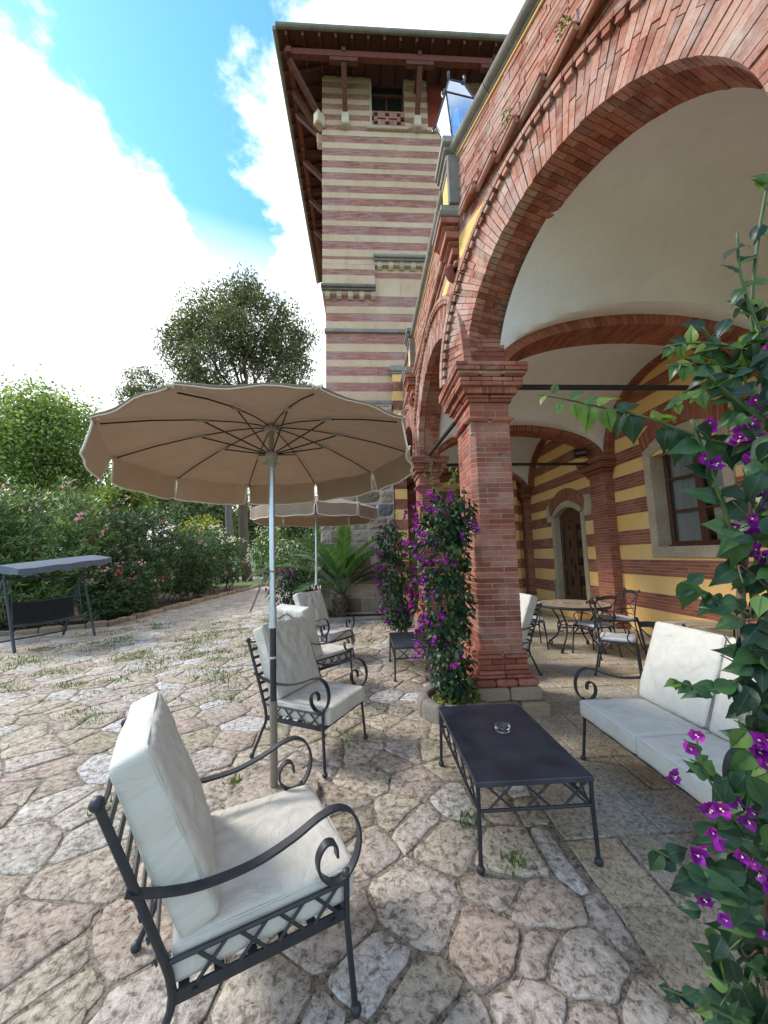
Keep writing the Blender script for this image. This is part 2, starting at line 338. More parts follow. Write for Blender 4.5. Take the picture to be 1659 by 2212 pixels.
def m_cloth(name, col, weave=420, wrinkle=0.5, trans=0.0, tcol=None, var=0.05, stains=None, wr_scale=(5, 5, 5)):
    m, t, p, o = nodes(name); pos = ncoord(t, False)
    mp = t.nodes.new('ShaderNodeMapping'); mp.inputs['Scale'].default_value = wr_scale; t.links.new(pos, mp.inputs[0])
    n = nnoise(t, 1.0, 5, 0.5, mp.outputs[0], 1.2); f = nnoise(t, weave, 2, 0.5, pos)
    c = nmix(t, 1.0, tuple(col), nramp(t, n, [(0.3, (1-var,)*3), (0.7, (1+var,)*3)]), 'MULTIPLY')
    if stains: c = nmix(t, nmath(t, 'MULTIPLY', nmap(t, nnoise(t, 3.5, 6, 0.65, pos), 0.52, 0.8), stains[1]), c, stains[0])
    t.links.new(c, p.inputs['Base Color']); p.inputs['Roughness'].default_value = 0.9; p.inputs['Specular IOR Level'].default_value = 0.12
    p.inputs['Sheen Weight'].default_value = 0.15
    nbump(t, p, nmath(t, 'ADD', nmath(t, 'MULTIPLY', n, wrinkle*6), nmath(t, 'MULTIPLY', f, 0.08)), 0.5, 0.012)
    if trans:
        tr = t.nodes.new('ShaderNodeBsdfTranslucent'); tr.inputs[0].default_value = (*(tcol or col), 1)
        mx = t.nodes.new('ShaderNodeMixShader'); mx.inputs[0].default_value = trans
        t.links.new(p.outputs[0], mx.inputs[1]); t.links.new(tr.outputs[0], mx.inputs[2]); t.links.new(mx.outputs[0], o.inputs[0])
    return m
CUSH = m_cloth('off_white_cotton', (0.55, 0.52, 0.455), wrinkle=0.5, stains=((0.52, 0.46, 0.36), 0.3), wr_scale=(7, 7, 3))
PIPE = m_plain('cushion_piping', (0.50, 0.47, 0.40), 0.85, var=0.05)
CANOPY = m_cloth('taupe_canvas', (0.30, 0.225, 0.165), wrinkle=0.3, trans=0.17, tcol=(0.26, 0.15, 0.08), var=0.10, wr_scale=(3, 3, 3))
CANOPY_E = m_plain('pale_binding_tape', (0.68, 0.63, 0.53), 0.85, var=0.05)
SWINGC = m_cloth('faded_blue_grey_canvas', (0.11, 0.135, 0.17), wrinkle=0.4, trans=0.12, tcol=(0.12, 0.13, 0.15))
SWINGS = m_cloth('black_mesh_fabric', (0.022, 0.023, 0.026), wrinkle=0.15)
PAD = m_cloth('pale_seat_pad_cloth', (0.50, 0.48, 0.48), wrinkle=0.3)
WOOD = m_plain('dark_red_timber', (0.12, 0.046, 0.032), 0.7, var=0.35, scale=14, bump=0.3, spec=0.2, world=True)
WOOD_L = m_plain('red_painted_beam', (0.15, 0.045, 0.032), 0.7, var=0.3, scale=10, bump=0.3, spec=0.2, world=True)
DOORW = m_plain('brown_door_wood', (0.095, 0.038, 0.018), 0.45, var=0.25, scale=14, bump=0.15)
CURTAIN = m_cloth('white_curtain', (0.62, 0.60, 0.57), wrinkle=0.6, wr_scale=(2, 30, 0.6))
BARK = m_plain('rough_bark', (0.13, 0.095, 0.07), 0.95, var=0.5, scale=14, bump=0.9, bdist=0.05, spec=0.1)
BARK_G = m_plain('grey_bark', (0.17, 0.145, 0.12), 0.95, var=0.45, scale=10, bump=0.9, bdist=0.05, spec=0.1)
STEM = m_plain('woody_stem', (0.12, 0.085, 0.055), 0.85, var=0.4, scale=40, bump=0.5)
GSTEM = m_plain('green_stem', (0.06, 0.10, 0.03), 0.5, var=0.2, scale=30)
SOIL = m_plain('dark_soil', (0.075, 0.052, 0.036), 1.0, var=0.4, scale=20, bump=0.9, bdist=0.02, spec=0.05, world=True)
def m_glass(name, tint=(0.9, 0.93, 0.95), rough=0.02, alpha=0.65):
    m, t, p, o = nodes(name); tr = t.nodes.new('ShaderNodeBsdfTransparent'); tr.inputs[0].default_value = (*tint, 1)
    gl = t.nodes.new('ShaderNodeBsdfGlossy'); gl.inputs['Roughness'].default_value = rough; gl.inputs[0].default_value = (0.95, 0.97, 1, 1)
    fr = t.nodes.new('ShaderNodeFresnel'); fr.inputs[0].default_value = 1.5
    mx = t.nodes.new('ShaderNodeMixShader'); t.links.new(nmap(t, fr.outputs[0], 0, 1, 1-alpha, 1), mx.inputs[0])
    t.links.new(tr.outputs[0], mx.inputs[1]); t.links.new(gl.outputs[0], mx.inputs[2]); t.links.new(mx.outputs[0], o.inputs[0]); return m
GLASS = m_glass('window_glass', (0.7, 0.72, 0.72), 0.03, 0.9)
LGLASS = m_glass('lantern_glass', (0.62, 0.68, 0.86), 0.06, 0.45)  # blue tint puts the reflected sky into the pane colour
m, t, p, o = nodes('clear_glass'); p.inputs['Base Color'].default_value = (0.95, 0.97, 0.97, 1); p.inputs['Roughness'].default_value = 0.02; p.inputs['Transmission Weight'].default_value = 1.0; p.inputs['IOR'].default_value = 1.45; CGLASS = m
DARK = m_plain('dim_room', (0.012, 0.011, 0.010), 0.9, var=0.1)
# foliage
BOUG = m_leaf('bougainvillea_leaf', [(0.0, (0.009, 0.026, 0.013)), (0.4, (0.016, 0.048, 0.020)), (0.75, (0.028, 0.078, 0.024)), (0.92, (0.055, 0.12, 0.03)), (1.0, (0.10, 0.17, 0.04))], 0.42, 0.16, 0.32)
BOUG_Y = m_leaf('young_bougainvillea_leaf', [(0.0, (0.06, 0.13, 0.03)), (0.6, (0.12, 0.21, 0.035)), (1.0, (0.20, 0.27, 0.05))], 0.38, 0.4, 0.4)
BRACT = m_leaf('magenta_bract', [(0.0, (0.15, 0.010, 0.20)), (0.5, (0.27, 0.016, 0.33)), (1.0, (0.38, 0.035, 0.40))], 0.55, 0.35, 0.2)
BRACT_C = m_plain('cream_floret', (0.75, 0.68, 0.42), 0.7, var=0.1)
OLE = m_leaf('oleander_leaf', [(0.0, (0.031, 0.067, 0.028)), (0.4, (0.084, 0.161, 0.050)), (0.8, (0.175, 0.280, 0.087)), (1.0, (0.308, 0.392, 0.154))], 0.4, 0.35)
OLE_D = m_leaf('dark_oleander_leaf', [(0.0, (0.017, 0.039, 0.017)), (0.5, (0.042, 0.090, 0.034)), (0.85, (0.105, 0.189, 0.063)), (1.0, (0.224, 0.308, 0.112))], 0.4, 0.3)
SHRUB = m_leaf('bright_shrub_leaf', [(0.0, (0.07, 0.12, 0.03)), (0.5, (0.17, 0.24, 0.06)), (1.0, (0.30, 0.36, 0.11))], 0.5, 0.45)
PLANE = m_leaf('plane_leaf', [(0.0, (0.08, 0.14, 0.04)), (0.4, (0.17, 0.26, 0.075)), (0.8, (0.28, 0.37, 0.12)), (1.0, (0.38, 0.45, 0.19))], 0.45, 0.45)
PINE = m_leaf('pine_needle', [(0.0, (0.07, 0.08, 0.05)), (0.5, (0.13, 0.145, 0.075)), (0.85, (0.20, 0.22, 0.10)), (1.0, (0.30, 0.31, 0.15))], 0.7, 0.3, 0.2)
FAR_L = m_leaf('far_foliage', [(0.0, (0.13, 0.17, 0.10)), (0.5, (0.20, 0.25, 0.13)), (1.0, (0.30, 0.34, 0.18))], 0.7, 0.4, 0.1)  # paler greens put the distance haze into the leaf colour
PALM = m_leaf('palm_leaflet', [(0.0, (0.033, 0.090, 0.039)), (0.5, (0.068, 0.150, 0.051)), (1.0, (0.135, 0.225, 0.060))], 0.42, 0.3, 0.4)
GRASS = m_leaf('grass_blade', [(0.0, (0.052, 0.111, 0.023)), (0.6, (0.098, 0.182, 0.033)), (1.0, (0.169, 0.234, 0.052))], 0.6, 0.35, 0.15)
def m_flower(n, a, b): return m_leaf(n, [(0.0, a), (1.0, b)], 0.6, 0.3, 0.15)
PINK = m_flower('pink_blossom', (0.60, 0.23, 0.32), (0.78, 0.45, 0.50)); RED = m_flower('red_blossom', (0.42, 0.03, 0.07), (0.62, 0.10, 0.15)); WHITE = m_flower('white_blossom', (0.68, 0.66, 0.58), (0.82, 0.80, 0.74)); BROOM = m_flower('yellow_blossom', (0.55, 0.45, 0.03), (0.72, 0.60, 0.08))
# ------------------------------------------------------------------ ground and paving
def m_ground():
    m, t, p, o = nodes('lawn_and_earth'); pos = ncoord(t)
    n = nnoise(t, 0.35, 6, 0.6, pos); f = nnoise(t, 6, 6, 0.7, pos)
    c = nramp(t, nmath(t, 'ADD', nmath(t, 'MULTIPLY', n, 0.6), nmath(t, 'MULTIPLY', f, 0.4)), [(0.3, (0.16, 0.12, 0.07)), (0.45, (0.10, 0.13, 0.035)), (0.6, (0.085, 0.14, 0.03)), (0.75, (0.20, 0.18, 0.09))])
    t.links.new(c, p.inputs['Base Color']); p.inputs['Roughness'].default_value = 0.95; nbump(t, p, f, 0.8, 0.05); return m
g = MB(); g.add([(-400, -60, -0.06), (400, -60, -0.06), (400, 600, -0.06), (-400, 600, -0.06)], [(0, 1, 2, 3)])
ground = g.build('ground', m_ground()); tag(ground, 'grassy earth around and beyond the paved courtyard', None, None, 'structure')
bed = MB(); nx, ny = 24, 44
X = np.linspace(-10.5, 6.0, nx); Y = np.linspace(-1.5, 23.0, ny)
bed.add([(x, y, -0.007) for y in Y for x in X], [(j*nx+i, j*nx+i+1, (j+1)*nx+i+1, (j+1)*nx+i) for j in range(ny-1) for i in range(nx-1)])
paving = bed.build('paving', JOINT); tag(paving, 'courtyard paving of irregular stones bedded in mortar', None, None, 'structure')

def clip(poly, px, py, nx_, ny_):
    o = []; n = len(poly)
    for i in range(n):
        a, b = poly[i], poly[(i+1) % n]
        da = (a[0]-px)*nx_+(a[1]-py)*ny_; db = (b[0]-px)*nx_+(b[1]-py)*ny_
        if da <= 0: o.append(a)
        if (da < 0 < db) or (db < 0 < da):
            k = da/(da-db); o.append((a[0]+(b[0]-a[0])*k, a[1]+(b[1]-a[1])*k))
    return o
SLAB_X = 1.10
def BEDX(y): return -6.3 if y > 10.0 else -6.3-(10.0-y)*1.75
pts = []
y = 0.55
while y < 14.5:                      # jittered rows, stones a little wider than deep
    st = 0.33+0.07*random.random() if y < 5 else 0.34
    x = -min(9.6, 1.25*y+0.9)
    while x < SLAB_X+0.4:
        stx = st*rr(0.75, 1.45); pts.append((x+rr(-.12, .12), y+rr(-.14, .14))); x += stx
    y += st*0.78
P = np.array(pts); extra = P[RNG.random(len(P)) < 0.22]+RNG.uniform(-.16, .16, (int((RNG.random(1) >= 0).sum()), 2)); P = np.vstack([P, extra])
cells = []
for i in range(len(P)):
    c = P[i]
    if c[0] > SLAB_X+0.15 or c[1] > 14.2 or c[0] < BEDX(c[1]): continue
    d = ((P-c)**2).sum(1); nb = np.argsort(d)[1:18]
    poly = [(c[0]-1, c[1]-1), (c[0]+1, c[1]-1), (c[0]+1, c[1]+1), (c[0]-1, c[1]+1)]
    gap = rr(0.004, 0.011)
    for j in nb:
        q = P[j]; v = q-c; L_ = math.hypot(*v)
        if L_ < 1e-6: continue
        n_ = v/L_; mid = c+v*0.5-n_*gap*(0.7 if c[1] > 6 else 1.0)
        poly = clip(poly, mid[0], mid[1], n_[0], n_[1])
        if len(poly) < 3: break
    if len(poly) >= 3: poly = clip(poly, SLAB_X-0.02+0.03*math.sin(c[1]*5), 0, 1, 0)
    if len(poly) < 3: continue
    A = 0.5*sum(poly[k][0]*poly[(k+1) % len(poly)][1]-poly[(k+1) % len(poly)][0]*poly[k][1] for k in range(len(poly)))
    if A < 0.006: continue
    cells.append((poly, c, A))
def rough_poly(poly, near):
    """round and roughen the outline of a stone"""
    o = []; n = len(poly)
    for i in range(n):
        a, b, c = poly[i-1], poly[i], poly[(i+1) % n]
        o.append((b[0]+(a[0]-b[0])*0.13, b[1]+(a[1]-b[1])*0.13)); o.append((b[0]+(c[0]-b[0])*0.13, b[1]+(c[1]-b[1])*0.13))
        if near:
            k = 0.5+rr(-.12, .12); L_ = math.hypot(c[0]-b[0], c[1]-b[1])
            ox, oy = -(c[1]-b[1])/max(L_, 1e-6), (c[0]-b[0])/max(L_, 1e-6); e = rr(-.006, .014) if L_ > .1 else 0
            o.append((b[0]+(c[0]-b[0])*k+ox*e, b[1]+(c[1]-b[1])*k+oy*e))
    return o
def stone_mesh(b, poly, c, z, near, r=0.0, zb=-0.03):
    poly = rough_poly(poly, near); n = len(poly); cx = sum(p[0] for p in poly)/n; cy = sum(p[1] for p in poly)/n
    tilt = (rr(-.012, .012), rr(-.012, .012)); vs = []
    def zz(x, y_): return z+tilt[0]*(x-cx)+tilt[1]*(y_-cy)
    for k, dz in ((1.0, None), (1.0, -0.005), (0.965, 0.0), (0.6, 0.001)):
        for p in poly:
            x, y_ = cx+(p[0]-cx)*k, cy+(p[1]-cy)*k
            vs.append((x-c[0], y_-c[1], zb if dz is None else zz(x, y_)+dz+(rr(-.0025, .0025) if near and k < 1 else 0)))
    vs.append((cx-c[0], cy-c[1], zz(cx, cy)+0.001)); fs = []
    for k in range(3):
        for i in range(n): fs.append((k*n+i, k*n+(i+1) % n, (k+1)*n+(i+1) % n, (k+1)*n+i))
    for i in range(n): fs.append((3*n+i, 3*n+(i+1) % n, 4*n))
    b.add(vs, fs, r)
cells.sort(key=lambda q: q[2]/max(0.6, q[1][0]**2+q[1][1]**2)**1.5 if (abs(q[1][0]+0.1) < 1.12*q[1][1] and q[1][1] > 1.35) else 0, reverse=True)
cells.reverse(); cells.reverse()
rest = MB()
for i, (poly, c, A) in enumerate(cells):
    z = rr(-.003, .005)
    if i < 300:
        b = MB(); stone_mesh(b, poly, c, z, True)
        o = b.build('paving_stone', FLAG, paving, (c[0], c[1], 0)); soft(o, 50)
    else:
        b = MB(); stone_mesh(b, poly, c, z, False, rr()); k = len(rest.v); rest.v.extend([(p[0]+c[0], p[1]+c[1], p[2]) for p in b.v])
        for f, q in zip(b.f, b.r): rest.face(tuple(x+k for x in f), q)
o = rest.build('paving_stones_beyond', FLAG, paving, kind='stuff'); soft(o, 50)
# far paving past the pieces: a sheet whose material carries the joints
def m_farpave():
    m, t, p, o = nodes('far_paving'); pos = ncoord(t)
    v = t.nodes.new('ShaderNodeTexVoronoi'); v.inputs['Scale'].default_value = 2.6; t.links.new(pos, v.inputs['Vector'])
    e = nvor(t, 2.6, pos, 'DISTANCE_TO_EDGE'); c = nmix(t, nmap(t, e, 0.03, 0.07), (0.24, 0.20, 0.15), nramp(t, v.outputs['Color'], [(0.0, (0.34, 0.26, 0.2)), (1.0, (0.5, 0.42, 0.35))]))
    t.links.new(c, p.inputs['Base Color']); p.inputs['Roughness'].default_value = 0.9; return m
fp = MB(); fp.add([(-6.3, 14.1, -0.003), (-1.2, 14.1, -0.004), (-1.2, 23, -0.004), (-6.0, 23, -0.004)], [(0, 1, 2, 3)])
fp.build('paving_stones_distant', m_farpave(), paving, kind='stuff')

# rectangular slabs inside and in front of the arcade
slabs = []
y = 0.2; row = 0
while y < 12.0:
    h = 0.40+rr(-.03, .03); x = SLAB_X+0.0; off = (row % 2)*0.28; first = True
    while x < 5.48:
        wdt = (0.30+off if first else rr(.52, .66)); x1 = min(5.49, x+wdt)
        if x1-x > 0.06: slabs.append((x+.007, x1-.007, y+.006, y+h-.006))
        x = x1; first = False
    y += h; row += 1
slabs.sort(key=lambda s_: -((s_[1]-s_[0])*(s_[3]-s_[2])/(s_[0]**2+s_[2]**2)))
for (x0, x1, y0, y1) in slabs:
    b = MB(); jx = [rr(-.004, .004) for _ in range(8)]; cx, cy = (x0+x1)/2, (y0+y1)/2; tl = rr(-.004, .004)
    poly = [(x0+jx[0], y0+jx[1]), ((x0+x1)/2, y0+rr(-.004, .004)), (x1+jx[2], y0+jx[3]), (x1+rr(-.003, .003), cy), (x1+jx[4], y1+jx[5]), (cx, y1+rr(-.004, .004)), (x0+jx[6], y1+jx[7]), (x0+rr(-.003, .003), cy)]
    b.prism([(p[0]-cx, p[1]-cy) for p in poly], -0.03, 0.004+tl, 0, 0.008)
    b.build('paving_slab', SLAB, paving, (cx, cy, 0))
# ------------------------------------------------------------------ arcade building
log = thing('arcade_building', 'red brick arcade with round arches, cream vaults and striped ochre rear wall', 'building', (1.4, 6, 0))
log_inv = Matrix.Translation((-1.4, -6, 0))
def put(b, name, mats, parent=None, kind=None, smooth=False):
    """world-coordinate mesh as a part of the arcade"""
    o = b.build(name, mats, parent or log, kind=kind, smooth=smooth)
    if parent is None: o.location = (-1.4, -6, 0)
    return o
def group(name):
    o = bpy.data.objects.new(name, None); COL.objects.link(o); o.parent = log; o.location = (-1.4, -6, 0); o.empty_display_size = .1; return o
XF, XI, XB = 1.20, 1.64, 5.50           # facade plane, inner face of pillars, rear wall
SPR = 3.69                               # springing
BH, BG = 0.050, 0.007                    # brick height, joint
BP = BH+BG
wallbricks = MB()                        # brickwork of the facade that is past the limit of single pieces
inbricks = MB()                          # same, sheltered inside the arcade
fmort = MB()                             # mortar core of the facade

def course(b, P0, U, Nrm, s0, s1, z, h, proud, L0=0.25, depth=0.05, off=None):
    """one course of bricks along U from s0 to s1 on a wall through P0 with outward normal Nrm"""
    if s1-s0 < 0.02: return
    s = s0; first = True; off = rr(0, L0) if off is None else off
    while s < s1-0.012:
        l = (off if first else L0*rr(.94, 1.05)); first = False
        if l < 0.05: l += L0*0.5
        e = min(s1, s+l)
        if s1-e < 0.04: e = s1
        pr = proud+rr(-.002, .002)*(3 if b is wallbricks else 1); a, c_ = P0+U*(s+BG*.45), P0+U*(e-BG*.45); z0, z1 = z+rr(0, .001), z+h-BG-rr(0, .001)
        p = []
        for q, zz in ((a, z0), (c_, z0), (c_, z1), (a, z1)):
            p.append(Vector((q.x, q.y, zz)))
        f_ = [q+Nrm*pr for q in p]; k_ = [q-Nrm*depth for q in p]
        b.add(f_+k_, ((0, 1, 2, 3), (1, 0, 4, 5), (2, 1, 5, 6), (3, 2, 6, 7), (0, 3, 7, 4)), rr())
        s = e

# --- pillars -------------------------------------------------------------------------
CAP = [(3.065, 3.125, .045, 1), (3.285, 3.33, .035, 0), (3.33, 3.365, .055, 1), (3.365, 3.435, .085, 2), (3.435, 3.535, .135, 0), (3.535, 3.59, .16, 1), (3.59, SPR, .185, 0)]
BASE = [(0.27, 0.345, .11, 1), (0.345, 0.38, .075, 1), (0.38, 0.42, .055, 0), (0.42, 0.53, .032, 0), (0.53, 0.575, .062, 1), (0.575, 0.61, .028, 0)]
def ring_layer(b_or_list, x0, x1, y0, y1, z0, z1, pj, style, single):
    """one moulded brick layer round a pillar"""
    X0, X1, Y0, Y1 = x0-pj, x1+pj, y0-pj, y1+pj; D = 0.12+pj; n = max(1, round((z1-z0)/0.055)) if style == 0 else 1
    for k in range(n):
        a, c_ = z0+(z1-z0)*k/n, z0+(z1-z0)*(k+1)/n-.006
        for side in range(4):
            L_ = (X1-X0) if side % 2 == 0 else (Y1-Y0)
            m_ = max(2, round(L_/(0.26 if style != 2 else 0.065))); cuts = [L_*i/m_ for i in range(m_+1)]
            if style == 0 and k % 2: cuts = [0]+[min(L_, c0+L_/m_*.5) for c0 in cuts[:-1]]+[L_]
            for i in range(len(cuts)-1):
                s0, s1 = cuts[i]+.004, cuts[i+1]-.004
                if s1-s0 < .02: continue
                if side == 0: bx = (X0+s0, X0+s1, Y0, Y0+D)
                elif side == 2: bx = (X0+s0, X0+s1, Y1-D, Y1)
                elif side == 1: bx = (X1-D, X1, Y0+s0, Y0+s1)
                else: bx = (X0, X0+D, Y0+s0, Y0+s1)
                if side % 2 and (s0 < D-.01 or s1 > L_-D+.01): 
                    s0 = max(s0, D+.004); s1 = min(s1, L_-D-.004)
                    if s1-s0 < .02: continue
                    bx = (bx[0], bx[1], Y0+s0, Y0+s1)
                b_or_list.append((bx, a, c_, style, side))
def put_brick(b, bx, z0, z1, style, r, org=(0, 0, 0)):
    x0, x1, y0, y1 = bx; bev = min((z1-z0)*.42, .02) if style == 1 else .004
    b.bbox(x0-org[0], x1-org[0], y0-org[1], y1-org[1], z0-org[2], z1-org[2], bev, r)
def shaft_courses(x0, x1, y0, y1, z0, z1, ch=0.055):
    """bricks of a square shaft with its outer near corner chamfered; yields footprint polygons"""
    n = int((z1-z0)/BP); p = (z1-z0)/n; D = .13; o = []
    for k in range(n):
        z = z0+k*p; odd = k % 2; xm = x0+(0.15 if odd else .29); g_ = BG*.5; cz = ch if .75 < z < 2.93 else 0.0
        def corner(xa, xb, ya, yb): 
            return [(xa+cz, ya), (xb, ya), (xb, yb), (xa, yb), (xa, ya+cz)] if cz else [(xa, ya), (xb, ya), (xb, yb), (xa, yb)]
        if odd: o.append((corner(x0, xm-g_, y0, y0+.27), z, z+p-BG, 'a'))
        else: o.append((corner(x0, xm-g_, y0, y0+D), z, z+p-BG, 'b'))
        o.append(([(xm+g_, y0), (x1, y0), (x1, y0+D), (xm+g_, y0+D)], z, z+p-BG, 'c' if odd else 'd'))
        ya = y0+(.27 if odd else D)+g_
        while ya < y1-.03:
            yb = min(y1, ya+.27)
            if y1-yb < .06: yb = y1
            o.append(([(x0, ya), (x0+D, ya), (x0+D, yb-g_), (x0, yb-g_)], z, z+p-BG, 'e%.2f' % ya)); ya = yb+g_
        ya = y0+D+g_
        while ya < y1-.03:
            yb = min(y1, ya+.27)
            o.append(([(x1-D, ya), (x1, ya), (x1, yb-g_), (x1-D, yb-g_)], z, z+p-BG, 'R')); ya = yb+g_
        o.append(([(x0+D+g_, y1-D), (x1-D-g_, y1-D), (x1-D-g_, y1), (x0+D+g_, y1)], z, z+p-BG, 'R'))
    return o
def pillar(x0, x1, y0, y1, single=False):
    P_ = group('pillar'); core = MB(); e = .006
    e = .0035; core.prism([(x0+.056, y0+e), (x1-e, y0+e), (x1-e, y1-e), (x0+e, y1-e), (x0+e, y0+.056)], .2, SPR-.01); core.box(x0+e, x1-e, y0+e+.0005, y1-e, .2, .75); core.box(x0+e, x1-e, y0+e+.0005, y1-e, 2.93, SPR-.02)
    core.box(x0-.15, x1+.15, y0-.15, y1+.15, SPR-.13, SPR-.02); core.box(x0-.08, x1+.08, y0-.08, y1+.08, 3.37, SPR-.13); core.box(x0-.008, x1+.008, y0-.008, y1+.008, .2, .6)
    put(core, 'mortar_core', MORTAR, P_)
    pl = MB(); q = .125
    xm = (x0+x1)/2+.02
    for (a, c_) in ((x0-q, xm-.004), (xm+.004, x1+q)): pl.bbox(a, c_, y0-q, y1+q, .135, .268, .022, rr())
    for (a, c_) in ((x0-q-.05, xm+.08), (xm+.088, x1+q+.05)): pl.bbox(a, c_, y0-q-.05, y1+q+.05, -.02, .135, .022, rr())
    put(pl, 'plinth', SAND, P_)
    lay = []
    for z0, z1, pj, st in CAP+BASE: ring_layer(lay, x0, x1, y0, y1, z0, z1, pj, st, single)
    sh = shaft_courses(x0, x1, y0, y1, .61, 3.065)+shaft_courses(x0, x1, y0, y1, 3.125, 3.285, 0.0)
    rest_ = MB(); cache = {}
    for bx, a, c_, st, side in lay:
        if single and side in (0, 3):
            b = MB(); org = ((bx[0]+bx[1])/2, (bx[2]+bx[3])/2, a); put_brick(b, bx, a, c_, st, 0, org); b.build('brick', BRICK, P_, org)
        else: put_brick(rest_, bx, a, c_, st, rr())
    for poly, a, c_, key in sh:
        if single and key != 'R':
            jit = rr(-.0015, .0015)
            key = key+('c' if .75 < a < 2.93 else 'n')+'%.3f' % (c_-a)
            if key not in cache:
                b = MB(); cx, cy = poly[0]; b.prism([(p[0]-cx, p[1]-cy) for p in poly], 0, c_-a, 0, .004); cache[key] = b.mesh('brick', BRICK)
            link('brick', cache[key], P_, (poly[0][0]+jit, poly[0][1]+rr(-.002, .002), a))
        else: rest_.prism([(p[0], p[1]) for p in poly], a, c_, rr(), .004)
    put(rest_, 'brickwork', BRICK, P_, kind='stuff')
    return P_
pillar(XF, XI, 3.95, 4.52, True)
pillar(XF, XI, 7.80, 8.34)
pillar(XF, XI, 11.65, 12.2)

# --- arch walls ----------------------------------------------------------------------
class Wall:
    """a stretch of facade: origin, direction along it, outward normal"""
    def __init__(s, P0, U, Nrm): s.P0, s.U, s.N = Vector(P0), Vector(U).normalized(), Vector(Nrm).normalized()
    def p(s, a, z, out=0.0): return s.P0+s.U*a+s.N*out+Vector((0, 0, z))
W2 = Wall((XF, 4.0, 0), (0, 1, 0), (-1, 0, 0))
KW = 0.34                                 # the near stretch of facade turns away
W1 = Wall((XF, 4.0, 0), (KW, -1.0, 0), (-1.0, -KW, 0))
THK = 0.44; RING = 0.43
def ell(c, a, b, t): return (c-a*math.cos(t), SPR+b*math.sin(t))      # t 0..pi from low s to high s
def arch(Wl, c, a, b, single, bsrc, name):
    """brick arch: voussoirs on the face, soffit bricks, dog-tooth hood"""
    # arc-length parameter
    ts = np.linspace(0, math.pi, 400); q = np.array([ell(c, a, b, t) for t in ts]); L_ = np.concatenate([[0], np.cumsum(np.hypot(*np.diff(q, axis=0).T))])
    tot = L_[-1]; n = int(tot/0.055); T = [float(np.interp(tot*k/n, L_, ts)) for k in range(n+1)]
    def nrm(t):
        nx_, nz_ = -math.cos(t)/a, math.sin(t)/b; m_ = math.hypot(nx_, nz_); return nx_/m_, nz_/m_
    def pt(t, off, out):
        s_, z_ = ell(c, a, b, t); nx_, nz_ = nrm(t); return Wl.p(s_+nx_*off, z_+nz_*off, out)
    core = MB()
    for k in range(n):
        t0, t1 = T[k], T[k+1]
        core.hexa([pt(t0, .022, -.012), pt(t1, .022, -.012), pt(t1, .022, -THK+.01), pt(t0, .022, -THK+.01), pt(t0, RING, -.012), pt(t1, RING, -.012), pt(t1, RING, -THK+.01), pt(t0, RING, -THK+.01)])
    G = group(name); put(core, 'mortar_core', MORTAR, G)
    rest_ = MB()
    for k in range(n):
        t0, t1 = T[k]+.0035/a, T[k+1]-.0035/a
        sp = RING*(.5 if k % 2 else .62)
        for o0, o1 in ((0.0, sp-.004), (sp+.004, RING)):
            pr = .004+rr(-.005, .007); d = .115
            P8 = [pt(t0, o0, pr), pt(t1, o0, pr), pt(t1, o0, -d), pt(t0, o0, -d), pt(t0, o1, pr), pt(t1, o1, pr), pt(t1, o1, -d), pt(t0, o1, -d)]
            if single:
                b_ = MB(); o_ = P8[0]; b_.hexa([q_-o_ for q_ in P8]); b_.build('voussoir', BRICK_W, G, o_)
            else: rest_.hexa(P8, rr())
        cut = .12+(THK-.12)*(.38 if k % 2 else .68)
        for d0, d1 in ((.122, cut-.004), (cut+.004, THK)):
            e = .010+rr(-.003, .003)
            bsrc.hexa([pt(t0, e, -d0), pt(t1, e, -d0), pt(t1, e, -d1), pt(t0, e, -d1), pt(t0, .08, -d0), pt(t1, .08, -d0), pt(t1, .08, -d1), pt(t0, .08, -d1)], rr())
    # hood: thin outer ring and alternating dog-tooth blocks
    hood = MB(); m_ = int((tot+RING*3)/0.105)
    for k in range(m_):
        t0, t1 = math.pi*(k+.03)/m_, math.pi*(k+.97)/m_
        hood.hexa([pt(t0, RING+.055, .055), pt(t1, RING+.055, .055), pt(t1, RING+.055, -.03), pt(t0, RING+.055, -.03), pt(t0, RING+.10, .058), pt(t1, RING+.10, .058), pt(t1, RING+.10, -.03), pt(t0, RING+.10, -.03)], rr())
        tm = math.pi*(k+.5)/m_; d_ = .3*math.pi/m_
        P8 = [pt(tm-d_, RING+.003, .045), pt(tm+d_, RING+.003, .045), pt(tm+d_, RING+.003, -.02), pt(tm-d_, RING+.003, -.02), pt(tm-d_, RING+.052, .045), pt(tm+d_, RING+.052, .045), pt(tm+d_, RING+.052, -.02), pt(tm-d_, RING+.052, -.02)]
        b_ = MB(); o_ = P8[0]; b_.hexa([q_-o_ for q_ in P8]); b_.build('dentil', BRICK_W, G, o_)
    put(hood, 'hood_mould', BRICK_W, G, kind='stuff')
    if rest_.v: put(rest_, 'brickwork', BRICK_W, G, kind='stuff')
    return G
A1 = (1.337, 1.312, 1.26); A2 = (2.09, 1.675, 1.345); A3 = (5.94, 1.675, 1.345)   # centre along wall, half span, rise
arch(W1, *A1, True, inbricks, 'arch'); arch(W2, *A2, False, inbricks, 'arch'); arch(W2, *A3, False, inbricks, 'arch')
TOP = 6.46
